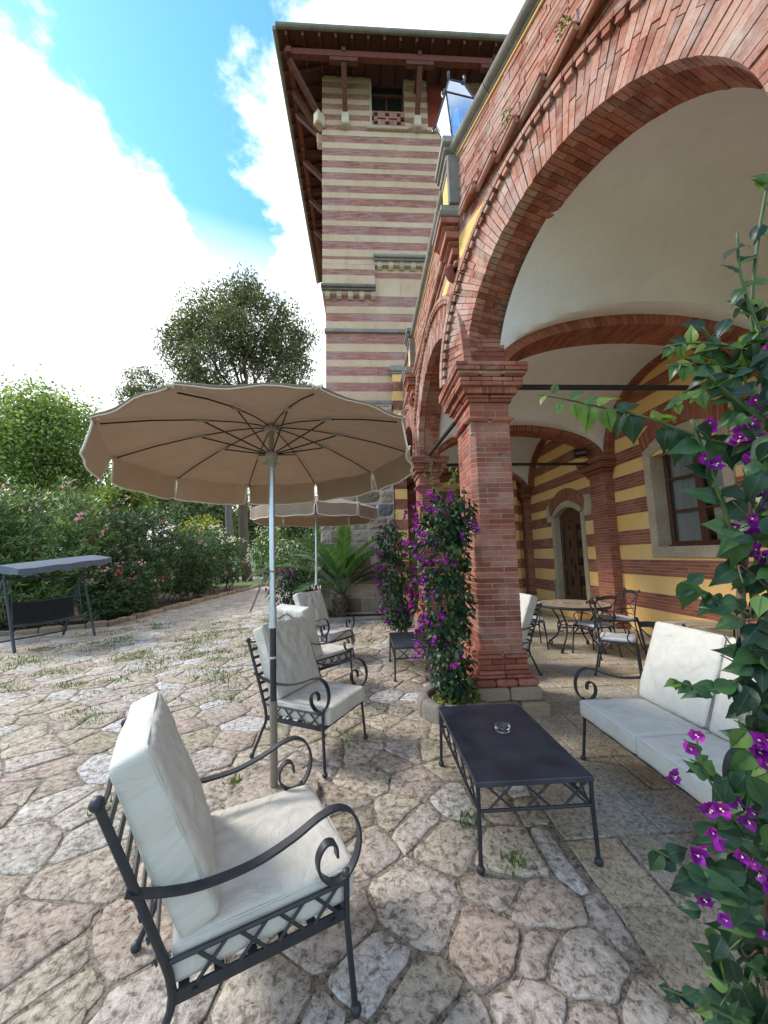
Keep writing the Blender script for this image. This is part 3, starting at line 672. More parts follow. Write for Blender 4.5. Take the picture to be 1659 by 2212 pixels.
def spandrel(Wl, s0, s1, arches, roll, yb):
    """wall over arches up to the coping, with yellow bands yb and a string course at roll"""
    E = RING+.10
    def inside(s_, z):                # distance to the hood of the arch covering s_
        lo = []
        for c, a, b in arches:
            A_, B_ = a+E, b+E
            zz = z-SPR
            if 0 <= zz < B_: h_ = A_*math.sqrt(1-(zz/B_)**2); lo.append((c-h_, c+h_))
        return lo
    ns = int((s1-s0)/.05); nz = 1
    for k in range(ns):                  # solid core above the arches
        a0, a1 = s0+(s1-s0)*k/ns, s0+(s1-s0)*(k+1)/ns; sm = (a0+a1)/2; zb = SPR
        for c, a, b in arches:
            d_ = abs(sm-c)
            if d_ < a+.3: zb = max(zb, SPR+(b+.3)*math.sqrt(max(0, 1-(d_/(a+.3))**2)))
        f = [Wl.p(a0, zb, -.014), Wl.p(a1, zb, -.014), Wl.p(a1, zb, -THK), Wl.p(a0, zb, -THK), Wl.p(a0, TOP, -.014), Wl.p(a1, TOP, -.014), Wl.p(a1, TOP, -THK), Wl.p(a0, TOP, -THK)]
        fmort.add(f, ((0, 1, 5, 4), (2, 3, 7, 6), (0, 3, 2, 1), (4, 5, 6, 7)))
    z = SPR; yel = MB()
    while z < TOP-.02:
        iv = [(s0, s1)]
        for lo, hi in inside(0, z+BP*.3):
            iv = [q for a0, a1 in iv for q in ((a0, min(a1, lo)), (max(a0, hi), a1)) if q[1]-q[0] > .02]
        yl = any(y0 <= z < y1 for y0, y1 in yb)
        for a0, a1 in iv:
            if yl:
                f = [Wl.p(a0, z, .002), Wl.p(a1, z, .002), Wl.p(a1, z+BP+.001, .002), Wl.p(a0, z+BP+.001, .002)]
                yel.add(f, ((0, 1, 2, 3),))
            else: course(wallbricks, Wl.p(0, 0), Wl.U, Wl.N, a0, a1, z, BP, .004, .25, .018)
        z += BP
    return yel
yb1 = [(5.06, 5.36)]; yb2 = [(5.18, 5.36), (4.62, 4.80)]
y1 = spandrel(W1, -.02, 3.6, [A1], 5.4, yb1); put(y1, 'yellow_band', YELLOW, kind='stuff')
y2 = spandrel(W2, .02, 8.3, [A2, A3], 5.65, yb2); put(y2, 'yellow_band', YELLOW, kind='stuff')
# string courses: straight on the far stretch, in stepped lengths on the turned near stretch
def rod(b, p0, p1, rad, r): b.tube([p0, p1], rad, 10, r)
sc = MB()
for k in range(16):
    a0 = .15+k*.5; sc.tube([W2.p(a0, 5.63, .035), W2.p(a0+.494, 5.63, .035)], .05, 10, rr())
    sc.box(XF-.055, XF, 4+a0, 4+a0+.494, 5.68, 5.725, rr()); sc.box(XF-.03, XF, 4+a0, 4+a0+.494, 5.53, 5.575, rr())
put(sc, 'string_course', BRICK_W, kind='stuff')
for k in range(10):                                            # stepped lengths
    a0 = .10+k*.325; b = MB(); P0 = W1.p(a0, 5.57, .045); P1 = P0+Vector((.055, -.36, 0)); o_ = P0.copy()
    b.tube([P0-o_, P1-o_], .030, 10); q = P0-o_
    b.hexa([q+Vector(v) for v in ((-.032, 0, .034), (.023, -.36, .034), (.14, -.36, .034), (.10, 0, .034), (-.032, 0, .052), (.023, -.36, .052), (.14, -.36, .052), (.10, 0, .052))], .4)
    o = b.build('string_course_brick', BRICK_W, log, o_+Vector((-1.4, -6, 0))); soft(o)
    s_ = MB(); c0 = W1.p(a0+.31, 5.76, .0); s_.box(-.016, .02, -.016, .016, -.10, .10); s_.build('dentil', BRICK_W, log, c0+Vector((-1.4, -6, 0)), (0, 0, math.atan2(-KW, 1)))
# coping: stone roll with a pale fillet under it, in lengths
for Wl, a0, a1, nn in ((W1, -.05, 3.6, 5), (W2, .1, 8.0, 11)):
    for k in range(nn):
        s0, s1 = a0+(a1-a0)*k/nn+.004, a0+(a1-a0)*(k+1)/nn-.004; b = MB(); prof = [(.0, TOP), (.03, TOP), (.035, TOP+.03), (.06, TOP+.035), (.085, TOP+.055), (.10, TOP+.09), (.09, TOP+.125), (.06, TOP+.15), (.02, TOP+.19), (-THK, TOP+.22), (-THK, TOP)]
        n = len(prof); vs = [Wl.p(s_, z_, o_) for s_ in (s0, s1) for o_, z_ in prof]
        b.add(vs, [(i, (i+1) % n, n+(i+1) % n, n+i) for i in range(n)]+[tuple(range(n)), tuple(reversed(range(n, 2*n)))], rr())
        o = put(b, 'coping_stone', STONE); soft(o, 40)
    b = MB(); P8 = [Wl.p(s_, z_, o_) for z_ in (TOP-.028, TOP-.001) for s_, o_ in ((a0, -.01), (a1, -.01), (a1, .02), (a0, .02))]; b.hexa(P8); put(b, 'fillet', YELLOW)
# brackets and lamp pedestals above the pillars
def bracket(yc, xo=0.0, tall=True):
    G = group('bracket'); 
    lay = [(5.10, 5.20, .05, .10, 1), (5.20, 5.30, .09, .14, 0), (5.30, 5.38, .13, .17, 1), (5.38, 5.47, .17, .19, 0), (5.47, 5.54, .20, .21, 1), (5.54, 5.62, .235, .23, 0)]
    for z0, z1, pj, hw, st in lay:
        b = MB(); b.bbox(-pj, .02, -hw, hw, 0, z1-z0-.006, min(.03, (z1-z0)*.4) if st else .006); b.build('moulded_brick', BRICK, G, (XF+xo, yc, z0))
    for z0, z1, pj, hw in ((5.62, 5.70, .25, .24), (5.704, 5.80, .22, .21)):
        b = MB(); b.bbox(-pj, .02, -hw, hw, 0, z1-z0, .012); b.build('cap_stone', STONE, G, (XF+xo, yc, z0))
    b = MB(); b.tube([(0, 0, -.16), (-.05, 0, -.1), (-.085, 0, 0), (-.06, 0, .06)], [.03, .055, .06, .03], 10); o = b.build('corbel_nose', BRICK, G, (XF-.02+xo, yc, 5.1)); soft(o)
    b = MB(); b.bbox(-.10, .02, -.15, .15, 0, TOP-5.8, .01); b.build('pilaster_strip', YELLOW, G, (XF+xo, yc, 5.804))
    b = MB(); b.bbox(-.115, .02, -.04, .04, 0, TOP-5.8, .01); b.build('stone_strip', STONE, G, (XF+xo, yc-.19, 5.804))
    for z0, z1, pj, hw in ((6.30, 6.40, .11, .17), (6.404, 6.50, .13, .20), (6.504, 6.58, .155, .23), (6.584, 6.70, .175, .26)):
        b = MB(); b.bbox(-pj, .36, -hw, hw, 0, z1-z0-.003, .018); o = b.build('cap_stone', STONE, G, (XF+xo, yc, z0)); soft(o, 40)
bracket(4.19); bracket(8.05); 
# inner face plaster of the parapet and a flat roof so that no light falls in
b = MB(); b.add([(XI-.1, 4.4, TOP-.1), (7, 4.4, TOP-.1), (7, 14, TOP-.1), (XI-.1, 14, TOP-.1)], [(0, 1, 2, 3)]); b.add([(1.3, 4.45, TOP-.1), (2.95, -.6, TOP-.1), (7, -.6, TOP-.1), (7, 4.45, TOP-.1)], [(0, 1, 2, 3)]); put(b, 'flat_roof', STONE)

# --- rear wall -----------------------------------------------------------------------
rear = group('rear_wall')
BANDS = [(.49, .80), (1.13, 1.43), (1.73, 2.03), (2.36, 2.66), (2.89, 3.19), (3.45, 3.72), (4.0, 4.28), (4.56, 4.84)]
DOOR = (9.12, 10.44, .25, 2.60); WIN = (5.30, 6.69, 1.67, 3.38); 
def plane(b, y0, y1, z0, z1, x=XB): b.add([(x, y0, z0), (x, y1, z0), (x, y1, z1), (x, y0, z1)], [(0, 3, 2, 1)])
pw = MB(); RV = .22
holes = [(DOOR[0], DOOR[1], DOOR[2], 2.83), (WIN[0], WIN[1], WIN[2], WIN[3]), (1.4, 2.8, 1.67, 3.38)]
ys = sorted({-1.0, 12.2, *[h[0] for h in holes], *[h[1] for h in holes]}); zs = sorted({0, 5.6, *[h[2] for h in holes], *[h[3] for h in holes]})
for i in range(len(ys)-1):
    for j in range(len(zs)-1):
        ym, zm = (ys[i]+ys[i+1])/2, (zs[j]+zs[j+1])/2
        if any(h[0] < ym < h[1] and h[2] < zm < h[3] for h in holes): continue
        plane(pw, ys[i], ys[i+1], zs[j], zs[j+1])
for y0, y1, z0, z1 in holes:             # reveals and the dim room behind
    x1 = XB+.38; XB_ = XB+.255
    pw.add([(XB_, y0, z0), (x1, y0, z0), (x1, y0, z1), (XB_, y0, z1)], [(0, 1, 2, 3)]); pw.add([(XB_, y1, z0), (x1, y1, z0), (x1, y1, z1), (XB_, y1, z1)], [(3, 2, 1, 0)])
    pw.add([(XB_, y0, z1), (x1, y0, z1), (x1, y1, z1), (XB_, y1, z1)], [(0, 1, 2, 3)]); pw.add([(XB_, y0, z0), (x1, y0, z0), (x1, y1, z0), (XB_, y1, z0)], [(3, 2, 1, 0)])
put(pw, 'plaster', YELLOW, rear)
rb = MB(); U = Vector((0, -1, 0)); Nn = Vector((-1, 0, 0)); P00 = Vector((XB, 0, 0))
SUR = (WIN[0]-.17, WIN[1]+.17, WIN[2]-.2, 3.60)
for z0, z1 in BANDS:
    n = max(1, round((z1-z0)/.062)); p_ = (z1-z0)/n
    for k in range(n):
        z = z0+k*p_; zm = z+p_/2; iv = [(-1.0, 12.15)]
        bl = [(7.80, 8.34), (3.95, 4.5)]
        if zm < 3.02: bl.append((DOOR[0]-.16, DOOR[1]+.16))
        elif zm < 3.38: bl.append((9.4, 10.2))
        if SUR[2] < zm < SUR[3]: bl.append(SUR[:2])
        if 1.47 < zm < 3.6: bl.append((1.2, 3.0))
        for lo, hi in bl: iv = [q for a0, a1 in iv for q in ((a0, min(a1, lo)), (max(a0, hi), a1)) if q[1]-q[0] > .03]
        for a0, a1 in iv: course(rb, P00, U, Nn, -a1, -a0, z, p_, .007, .25, .0)
put(rb, 'brickwork', BRICK_IN, rear, kind='stuff')
b = MB(); 
for z0, z1 in BANDS: b.add([(XB-.002, -1, z0), (XB-.002, DOOR[0]-.0, z0), (XB-.002, DOOR[0], z1), (XB-.002, -1, z1)], [(0, 3, 2, 1)]) if z1 < 1.6 else None; 
for z0, z1 in BANDS: b.add([(XB-.002, DOOR[1], z0), (XB-.002, 12.2, z0), (XB-.002, 12.2, z1), (XB-.002, DOOR[1], z1)], [(0, 3, 2, 1)]) if z1 < 2.9 else None
for z0, z1 in BANDS: b.add([(XB-.002, WIN[1], z0), (XB-.002, DOOR[0], z0), (XB-.002, DOOR[0], z1), (XB-.002, WIN[1], z1)], [(0, 3, 2, 1)]) if 1.6 < z1 < 3.4 else None
for z0, z1 in BANDS: b.add([(XB-.002, -1, z0), (XB-.002, 12.2, z0), (XB-.002, 12.2, z1), (XB-.002, -1, z1)], [(0, 3, 2, 1)]) if z1 > 3.4 else None
put(b, 'mortar_core', MORTAR, rear)
# wall pilasters
for yc0, yc1 in ((7.80, 8.34), (3.95, 4.5), (11.9, 12.2)):
    G = group('wall_pilaster'); b = MB(); x0 = XB-.20
    n = int((SPR-.6)/BP)
    for k in range(n):
        z = .3+k*(SPR-.35)/n*1.0; off = .13 if k % 2 else .26
        course(b, Vector((x0, 0, 0)), U, Nn, -yc1, -yc0, z, (SPR-.35)/n, .0, .27, .1, off); course(b, Vector((0, yc0, 0)), Vector((1, 0, 0)), Vector((0, -1, 0)), x0, XB, z, (SPR-.35)/n, .0, .27, .05, off*.7)
    b.m = 0
    for z0, z1, pj, st in CAP:
        m_ = 1 if st else max(1, round((z1-z0)/.055))
        for k in range(m_): b.bbox(x0-pj, XB, yc0-pj, yc1+pj, z0+(z1-z0)*k/m_, z0+(z1-z0)*(k+1)/m_-.006, min((z1-z0)*.4, .02) if st else .004, rr())
    for z0, z1, pj, st in BASE[:2]+BASE[-2:]: b.bbox(x0-pj, XB, yc0-pj, yc1+pj, z0-.25, z1-.256, .012 if st else .004, rr())
    put(b, 'brickwork', BRICK_IN, G, kind='stuff'); c_ = MB(); c_.box(x0+.006, XB, yc0+.006, yc1-.006, 0, SPR-.02); put(c_, 'mortar_core', MORTAR, G)
# stepped brick corbelling beside the pilaster capital
b = MB()
for k in range(6): b.box(XB-.05, XB+.01, 8.34, 8.62-.045*k if k else 8.66, SPR-.06-.058*k, SPR-.012-.058*k, rr())
put(b, 'corbel_bricks', BRICK_IN, rear)
# door: limestone surround, brick arch, glazed double door
D = group('door'); yc, hw = (DOOR[0]+DOOR[1])/2, (DOOR[1]-DOOR[0])/2
def segarc(y0, y1, zs_, rise, n=16): return [(y0+(y1-y0)*i/n, zs_+rise*(1-((i/n-.5)*2)**2)) for i in range(n+1)]
b = MB(); a_in = segarc(DOOR[0], DOOR[1], DOOR[3], .22); a_out = segarc(DOOR[0]-.15, DOOR[1]+.15, DOOR[3]+.05, .34)
for i in range(16):
    (ya, za), (yb_, zb_), (yc_, zc_), (yd, zd) = a_in[i], a_in[i+1], a_out[i+1], a_out[i]
    b.hexa([(XB-.03, ya, za), (XB-.03, yb_, zb_), (XB+.2, yb_, zb_), (XB+.2, ya, za), (XB-.03, yd, zd), (XB-.03, yc_, zc_), (XB+.2, yc_, zc_), (XB+.2, yd, zd)])
for y0, y1 in ((DOOR[0]-.15, DOOR[0]), (DOOR[1], DOOR[1]+.15)): b.box(XB-.03, XB+.2, y0, y1, .25, DOOR[3]+.06)
put(b, 'door_surround', TUFA_TRIM, D)
b = MB(); b.box(XB-.022, XB+.02, DOOR[0]-.46, DOOR[0]-.152, 2.5, 3.02); b.box(XB-.022, XB+.02, DOOR[1]+.152, DOOR[1]+.40, 2.5, 2.98); put(b, 'springer_block', TUFA_TRIM, D)
b = MB(); o1 = segarc(DOOR[0]-.16, DOOR[1]+.16, DOOR[3]+.06, .345, 34); o2 = segarc(DOOR[0]-.22, DOOR[1]+.22, DOOR[3]+.33, .40, 34)
for i in range(34):
    k = .06; (ya, za), (yb_, zb_), (yc_, zc_), (yd, zd) = o1[i], o1[i+1], o2[i+1], o2[i]; w_ = (yb_-ya)*k
    b.hexa([(XB-.05, ya+w_, za), (XB-.05, yb_-w_, zb_), (XB+.1, yb_-w_, zb_), (XB+.1, ya+w_, za), (XB-.05, yd+w_, zd), (XB-.05, yc_-w_, zc_), (XB+.1, yc_-w_, zc_), (XB+.1, yd+w_, zd)], rr())
put(b, 'brick_arch', BRICK_IN, D, kind='stuff')
xd = XB+.14
b = MB()
for i in range(16):
    (ya, za), (yb_, zb_) = a_in[i], a_in[i+1]; b.hexa([(xd, ya, 2.48), (xd, yb_, 2.48), (xd+.05, yb_, 2.48), (xd+.05, ya, 2.48), (xd, ya, za), (xd, yb_, zb_), (xd+.05, yb_, zb_), (xd+.05, ya, za)])
put(b, 'transom_panel', DOORW, D)
for s in (0, 1):
    y0 = DOOR[0]+.01+s*(hw); y1 = y0+hw-.02; b = MB(); st = .10
    b.bbox(xd-.01, xd+.04, y0, y0+st, .27, 2.47, .006); b.bbox(xd-.01, xd+.04, y1-st, y1, .27, 2.47, .006)
    for z0, z1 in ((.27, .42), (1.12, 1.26), (2.33, 2.47)): b.bbox(xd-.008, xd+.038, y0+st, y1-st, z0, z1, .006)
    lf = put(b, 'door_leaf', DOORW, D)
    for z0, z1 in ((.42, 1.12), (1.26, 2.33)):
        p_ = MB(); p_.add([(xd+.02, y0+st, z0), (xd+.02, y1-st, z0), (xd+.02, y1-st, z1), (xd+.02, y0+st, z1)], [(0, 3, 2, 1)]); put(p_, 'pane', GLASS, D)
h = MB(); h.bbox(xd-.03, xd-.008, yc-.03, yc+.01, 1.1, 1.3, .006); h.tube([(xd-.03, yc-.01, 1.22), (xd-.07, yc-.01, 1.22), (xd-.07, yc+.11, 1.22)], .011, 8); put(h, 'door_handle', BLACK, D)
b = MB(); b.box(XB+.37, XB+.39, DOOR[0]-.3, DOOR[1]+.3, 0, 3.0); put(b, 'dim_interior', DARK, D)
b = MB(); b.bbox(XB-.45, XB, DOOR[0]-.25, DOOR[1]+.45, .0, .20, .01); o = put(b, 'door_step', YELLOW, D); b = MB(); b.bbox(XB-.48, XB+.01, DOOR[0]-.27, DOOR[1]+.48, .203, .245, .01); put(b, 'step_slab', STONE, D)
# windows: limestone surround, timber casements, curtains
for (y0, y1, z0, z1), kk in ((WIN, 0), ((1.4, 2.8, 1.67, 3.38), 1)):
    Wn = group('window'); b = MB(); t_ = .17; xo = XB-.035
    b.bbox(xo, XB+.25, y0-t_, y0, z0-.2, z1+.2, .008); b.bbox(xo, XB+.25, y1, y1+t_, z0-.2, z1+.2, .008); b.bbox(xo-.003, XB+.25, y0, y1, z0-.2, z0, .008)
    al = segarc(y0, y1, z1, .18)
    for i in range(16):
        (ya, za), (yb_, zb_) = al[i], al[i+1]; b.hexa([(xo, ya, za), (xo, yb_, zb_), (XB+.25, yb_, zb_), (XB+.25, ya, za), (xo, ya, z1+.36), (xo, yb_, z1+.36), (XB+.25, yb_, z1+.36), (XB+.25, ya, z1+.36)])
    put(b, 'window_surround', TUFA_TRIM, Wn)
    b = MB(); o1 = segarc(y0-.14, y1+.14, z1+.14, .26, 30); o2 = segarc(y0-.2, y1+.2, z1+.42, .30, 30)
    for i in range(30):
        (ya, za), (yb_, zb_), (yc_, zc_), (yd, zd) = o1[i], o1[i+1], o2[i+1], o2[i]; w_ = (yb_-ya)*.06
        b.hexa([(XB-.06, ya+w_, za), (XB-.06, yb_-w_, zb_), (XB+.05, yb_-w_, zb_), (XB+.05, ya+w_, za), (XB-.06, yd+w_, zd), (XB-.06, yc_-w_, zc_), (XB+.05, yc_-w_, zc_), (XB+.05, yd+w_, zd)], rr())
    put(b, 'brick_arch', BRICK_IN, Wn, kind='stuff')
    xw = XB+.26; ym = (y0+y1)/2
    for s, (a0, a1) in enumerate(((y0, ym), (ym, y1))):
        b = MB(); st = .065
        for q0, q1 in ((a0+.004, a0+st), (a1-st, a1-.004)): b.bbox(xw-.03, xw+.03, q0, q1, z0+.01, z1+.15, .005)
        for q0, q1 in ((z0+.01, z0+.09), (z0+.62, z0+.66), (z0+1.22, z0+1.26), (z1+.06, z1+.15)): b.bbox(xw-.028, xw+.028, a0+st, a1-st, q0, q1, .005)
        put(b, 'casement', DOORW, Wn)
        for q0, q1 in ((z0+.09, z0+.62), (z0+.66, z0+1.22), (z0+1.26, z1+.06)):
            p_ = MB(); p_.add([(xw, a0+st, q0), (xw, a1-st, q0), (xw, a1-st, q1), (xw, a0+st, q1)], [(0, 3, 2, 1)]); put(p_, 'pane', GLASS, Wn)
    cu = MB(); n = 40
    for s, (a0, a1) in enumerate(((y0, ym-.1), (ym+.1, y1))):
        vs = []
        for i in range(n+1): yy = a0+(a1-a0)*i/n; xx = xw+.09+.018*math.sin(i*1.9+kk)+.008*math.sin(i*.7); vs += [(xx, yy, z0), (xx, yy, z1+.2)]
        cu.add(vs, [(2*i, 2*i+2, 2*i+3, 2*i+1) for i in range(n)])
    put(cu, 'curtain', CURTAIN, Wn, smooth=True)
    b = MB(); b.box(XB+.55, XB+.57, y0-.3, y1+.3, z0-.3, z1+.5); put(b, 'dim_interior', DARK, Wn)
    b = MB(); b.bbox(xw-.09, xw-.03, y0, y1, z0, z0+.03, .005); put(b, 'timber_sill', DOORW, Wn)
# end wall of the arcade with its own arch and opening
ew = MB(); YE = 12.2; ew.add([(XI, YE, 0), (XB, YE, 0), (XB, YE, 5.6), (XI, YE, 5.6)], [(0, 1, 2, 3)]); ew.bbox(4.83, 5.06, YE-.28, YE, 0, 5.0, .004); put(ew, 'end_wall', YELLOW)
eb = MB()
for z0, z1 in BANDS:
    n = max(1, round((z1-z0)/.062)); p_ = (z1-z0)/n
    for k in range(n):
        z = z0+k*p_; course(eb, Vector((0, YE, 0)), Vector((1, 0, 0)), Vector((0, -1, 0)), XI, 4.82, z, p_, .006, .25, 0); course(eb, Vector((0, YE-.28, 0)), Vector((1, 0, 0)), Vector((0, -1, 0)), 4.835, 5.055, z, p_, .006, .25, 0)
        course(eb, Vector((0, YE, 0)), Vector((1, 0, 0)), Vector((0, -1, 0)), 5.07, XB-.01, z, p_, .006, .25, 0)
# --- transverse arches, wall arches and vaults ------------------------------------------
XT0, XT1 = XI+.02, XB-.22; XC, AT, BT = (XT0+XT1)/2, (XT1-XT0)/2, .62
def tz(x, extra=0.0): k = (x-XC)/(AT+extra); return SPR+(BT+extra)*math.sqrt(max(0, 1-k*k))
for y0, y1 in ((4.02, 4.44), (7.86, 8.28), (11.75, 12.15)):
    G = group('transverse_arch'); b = MB(); core = MB(); n = 62; D_ = .15
    def tp(t, off): return (XC-(AT+off)*math.cos(t), SPR+(BT+off)*math.sin(t))
    ts = np.linspace(0, math.pi, 400); q = np.array([tp(t, 0) for t in ts]); L_ = np.concatenate([[0], np.cumsum(np.hypot(*np.diff(q, axis=0).T))]); T = [float(np.interp(L_[-1]*k/n, L_, ts)) for k in range(n+1)]
    for k in range(n):
        e = .0035/AT; t0, t1 = T[k]+e, T[k+1]-e
        (xa, za), (xb, zb), (xc_, zc_), (xd_, zd_) = tp(t0, 0), tp(t1, 0), tp(t1, D_), tp(t0, D_); cut = y0+(y1-y0)*(.36 if k % 2 else .64)
        for a0, a1 in ((y0, cut-.004), (cut+.004, y1)): b.hexa([(xa, a0, za), (xb, a0, zb), (xb, a1, zb), (xa, a1, za), (xd_, a0, zd_), (xc_, a0, zc_), (xc_, a1, zc_), (xd_, a1, zd_)], rr())
        (xa, za), (xb, zb), (xc_, zc_), (xd_, zd_) = tp(T[k], .008), tp(T[k+1], .008), tp(T[k+1], .17), tp(T[k], .17)
        core.hexa([(xa, y0+.008, za), (xb, y0+.008, zb), (xb, y1-.008, zb), (xa, y1-.008, za), (xd_, y0+.01, zd_), (xc_, y0+.01, zc_), (xc_, y1-.01, zc_), (xd_, y1-.01, zd_)])
    put(b, 'brickwork', BRICK_IN, G, kind='stuff'); put(core, 'plaster_core', VAULT, G)
for c, a, bb in ((2.72, 1.25, 1.26), (6.09, 1.60, 1.36), (9.94, 1.62, 1.36)):    # brick arch lines on the rear wall
    b = MB(); n = 56
    for k in range(n):
        t0, t1 = math.pi*(k+.05)/n, math.pi*(k+.95)/n; e = .13
        def wp(t, off, x): return (x, c-(a+off)*math.cos(t), SPR+(bb+off)*math.sin(t))
        b.hexa([wp(t0, -.02, XB-.16), wp(t1, -.02, XB-.16), wp(t1, -.02, XB), wp(t0, -.02, XB), wp(t0, e, XB-.16), wp(t1, e, XB-.16), wp(t1, e, XB), wp(t0, e, XB)], rr())
    put(b, 'wall_arch_bricks', BRICK_IN, rear, kind='stuff')
def vault(y0, y1, c, a, bb, x_of=None, nn=44):
    b = MB(); vs = []
    for j in range(nn+1):
        y = y0+(y1-y0)*(0.5-0.5*math.cos(math.pi*j/nn)); k = (y-c)/a; zb = SPR+.0+bb*math.sqrt(max(0, 1-k*k))
        for i in range(nn+1):
            x0 = (x_of(y) if x_of else XI-.06); x = x0+(XB-x0)*(0.5-0.5*math.cos(math.pi*i/nn))
            k2 = (x-XC)/(AT+.11); za = SPR+(BT+.13)*math.sqrt(max(0, 1-k2*k2)); m_ = max(za, zb); d_ = abs(za-zb)
            vs.append((x, y, m_+.02*math.exp(-d_*14)))
    b.add(vs, [(j*(nn+1)+i, (j+1)*(nn+1)+i, (j+1)*(nn+1)+i+1, j*(nn+1)+i+1) for j in range(nn) for i in range(nn)]); o = put(b, 'vault', VAULT); soft(o, 30)
vault(4.40, 7.90, 6.09, 1.74, 1.40); vault(8.24, 11.8, 9.94, 1.74, 1.40)
vault(.9, 4.06, 2.72, 1.30, 1.32, lambda y: XF+KW*(4-y)+.40)
# near pillar at the end of the turned bay and closing wall behind the viewer's right
def turned_pillar():
    G = group('pillar'); b = MB(); a0, a1 = 2.66, 3.25
    for z0, z1, pj in [(0, .27, .02)]+[(z0, z1, pj*.1) for z0, z1, pj, st in CAP+BASE]+[(.61, SPR, 0)]:
        P8 = [W1.p(s_, z_, o_) for z_ in (z0, z1-.004) for s_, o_ in ((a0-pj, pj), (a1+pj, pj), (a1+pj, -THK-pj), (a0-pj, -THK-pj))]; b.hexa(P8, rr())
    n = int((3.0-.62)/BP); put(b, 'mortar_core', MORTAR, G); c_ = MB()
    for k in range(n):
        off = .14 if k % 2 else .28
        course(c_, W1.p(0, 0), W1.U, W1.N, a0, a1, .62+k*BP, BP, .006, .28, 0, off); course(c_, W1.p(a0, 0), -W1.N, -W1.U, 0, THK, .62+k*BP, BP, .006, .28, 0, off*.8)
    put(c_, 'brickwork', BRICK, G, kind='stuff')
turned_pillar()
for yn in (3.985, 7.835):                    # brick piers between the arch feet above the capitals
    for k in range(9): course(inbricks, Vector((0, yn, 0)), Vector((1, 0, 0)), Vector((0, -1, 0)), 1.215, 1.655, SPR+k*BP, BP, .0, .25, .05)
    fmort.box(1.22, 1.652, yn+.012, yn+.5, SPR, SPR+9*BP)
put(wallbricks, 'facade_brickwork', BRICK_W, kind='stuff'); put(inbricks, 'soffit_brickwork', BRICK, kind='stuff'); put(fmort, 'facade_mortar', MORTAR); put(eb, 'end_wall_brickwork', BRICK_IN, kind='stuff')
# tie rods
for p0, p1 in (((1.5, 4.22, 3.60), (XB-.15, 4.22, 3.60)), ((1.5, 8.08, 3.60), (XB-.15, 8.08, 3.60)), ((1.42, 4.45, 3.56), (1.42, 7.86, 3.74)), ((1.42, 8.3, 3.56), (1.42, 11.7, 3.74))):
    b = MB(); b.tube([p0, p1], .034, 8); put(b, 'tie_rod', ROD)
# electric outlet on the rear wall
b = MB(); b.bbox(XB-.05, XB, 10.62, 10.70, .72, .84, .008); b.tube([(XB-.02, 10.66, .72), (XB-.02, 10.66, .1)], .012, 6); put(b, 'wall_outlet', PLASTIC)
# plants rooted in the old facade
wf = MB()
for s_, z_ in ((1.62, 5.78), (.95, 5.80)):
    for k in range(70):
        d_ = Vector((rr(-1, .2), rr(-1, 1), rr(-.6, 1))).normalized(); p_ = W1.p(s_+rr(-.06, .06), z_+rr(-.14, .1), .03+rr(0, .05)); e1, e2 = frame(d_); l = rr(.015, .03)
        wf.add([p_, p_+d_*l*.5+e1*l*.35, p_+d_*l, p_+d_*l*.5-e1*l*.35], [(0, 1, 2, 3)], rr(.4, 1))
o = wf.build('wall_weed', GRASS, log, (-1.4, -6, 0), kind='stuff')
# ------------------------------------------------------------------ striped tower
YT, XL, XR = 10.45, -1.14, 7.2           # front face, left edge, right edge
tow = thing('tower', 'tall tower striped in red brick and ochre stone with deep timber eaves', 'tower', (XL+4, YT+4, 0))
def tput(b, name, mats, parent=None, kind=None, smooth=False):
    o = b.build(name, mats, parent or tow, kind=kind, smooth=smooth)
    if parent is None: o.location = (-(XL+4), -(YT+4), 0)
    return o
def tgroup(name):
    o = bpy.data.objects.new(name, None); COL.objects.link(o); o.parent = tow; o.location = (-(XL+4), -(YT+4), 0); o.empty_display_size = .1; return o
ZB, ZC1, ZC2, ZW, ZTOP = 6.05, 9.46, 10.46, 15.37, 17.15    # base top, cornice (left), cornice (right), window zone, wall head
YK = 0.30                                                   # batter: the lower storey stands back under the cornices
XM = 0.45                                                # break between the two cornice heights
body = MB(); e = .01
body.box(XL+.09+e, 1.0, YT+.12+e, YT+8, 0, ZC1+.1); body.box(1.0, XR, YT+.12+e, YT+8, 6.45, ZC2)
body.box(XL+e, XM, YT+e, YT+8, ZC1, ZTOP); body.box(XM, XR, YT+e, YT+8, ZC2, ZW); 
body.box(1.51, 2.27, YT+e, YT+8, ZW, ZTOP); body.box(3.6, XR, YT+e, YT+8, ZW, ZTOP); body.box(XM, 1.51, YT+.3, YT+8, ZW, ZTOP); body.box(2.27, 3.6, YT+.12, YT+8, ZW, ZTOP)
tput(body, 'mortar_core', MORTAR_T)
tb = MB(); NF = Vector((0, -1, 0)); UX = Vector((1, 0, 0))
ysl = MB()
def stone_course(x0, x1, y, z0, z1):
    s = x0
    while s < x1-.05:
        e_ = min(x1, s+rr(.7, 1.3)); 
        if x1-e_ < .25: e_ = x1
        ysl.box(s+.003, e_-.003, y-.006-rr(0, .003), y+.1, z0+.003, z1-.003, rr()); s = e_
BRB = [(6.455, 6.72), (6.936, 7.224), (7.44, 7.695), (7.95, 8.28), (8.67, 8.93), (9.16, 9.50), (10.10, 10.29), (10.62, 10.716), (10.956, 11.22), (11.455, 11.75), (11.93, 12.26), (12.45, 12.71), (12.90, 13.14), (13.35, 13.60), (13.77, 14.02), (14.21, 14.47), (14.68, 14.94), (15.13, 15.31), (15.50, 15.70), (15.89, 16.1), (16.29, 16.5), (16.7, 16.92)]
BRB = [(a_, b_) for a_, b_ in BRB]
zs_all = [6.14]+[q for ab in BRB for q in ab]+[ZTOP]
ranges = []
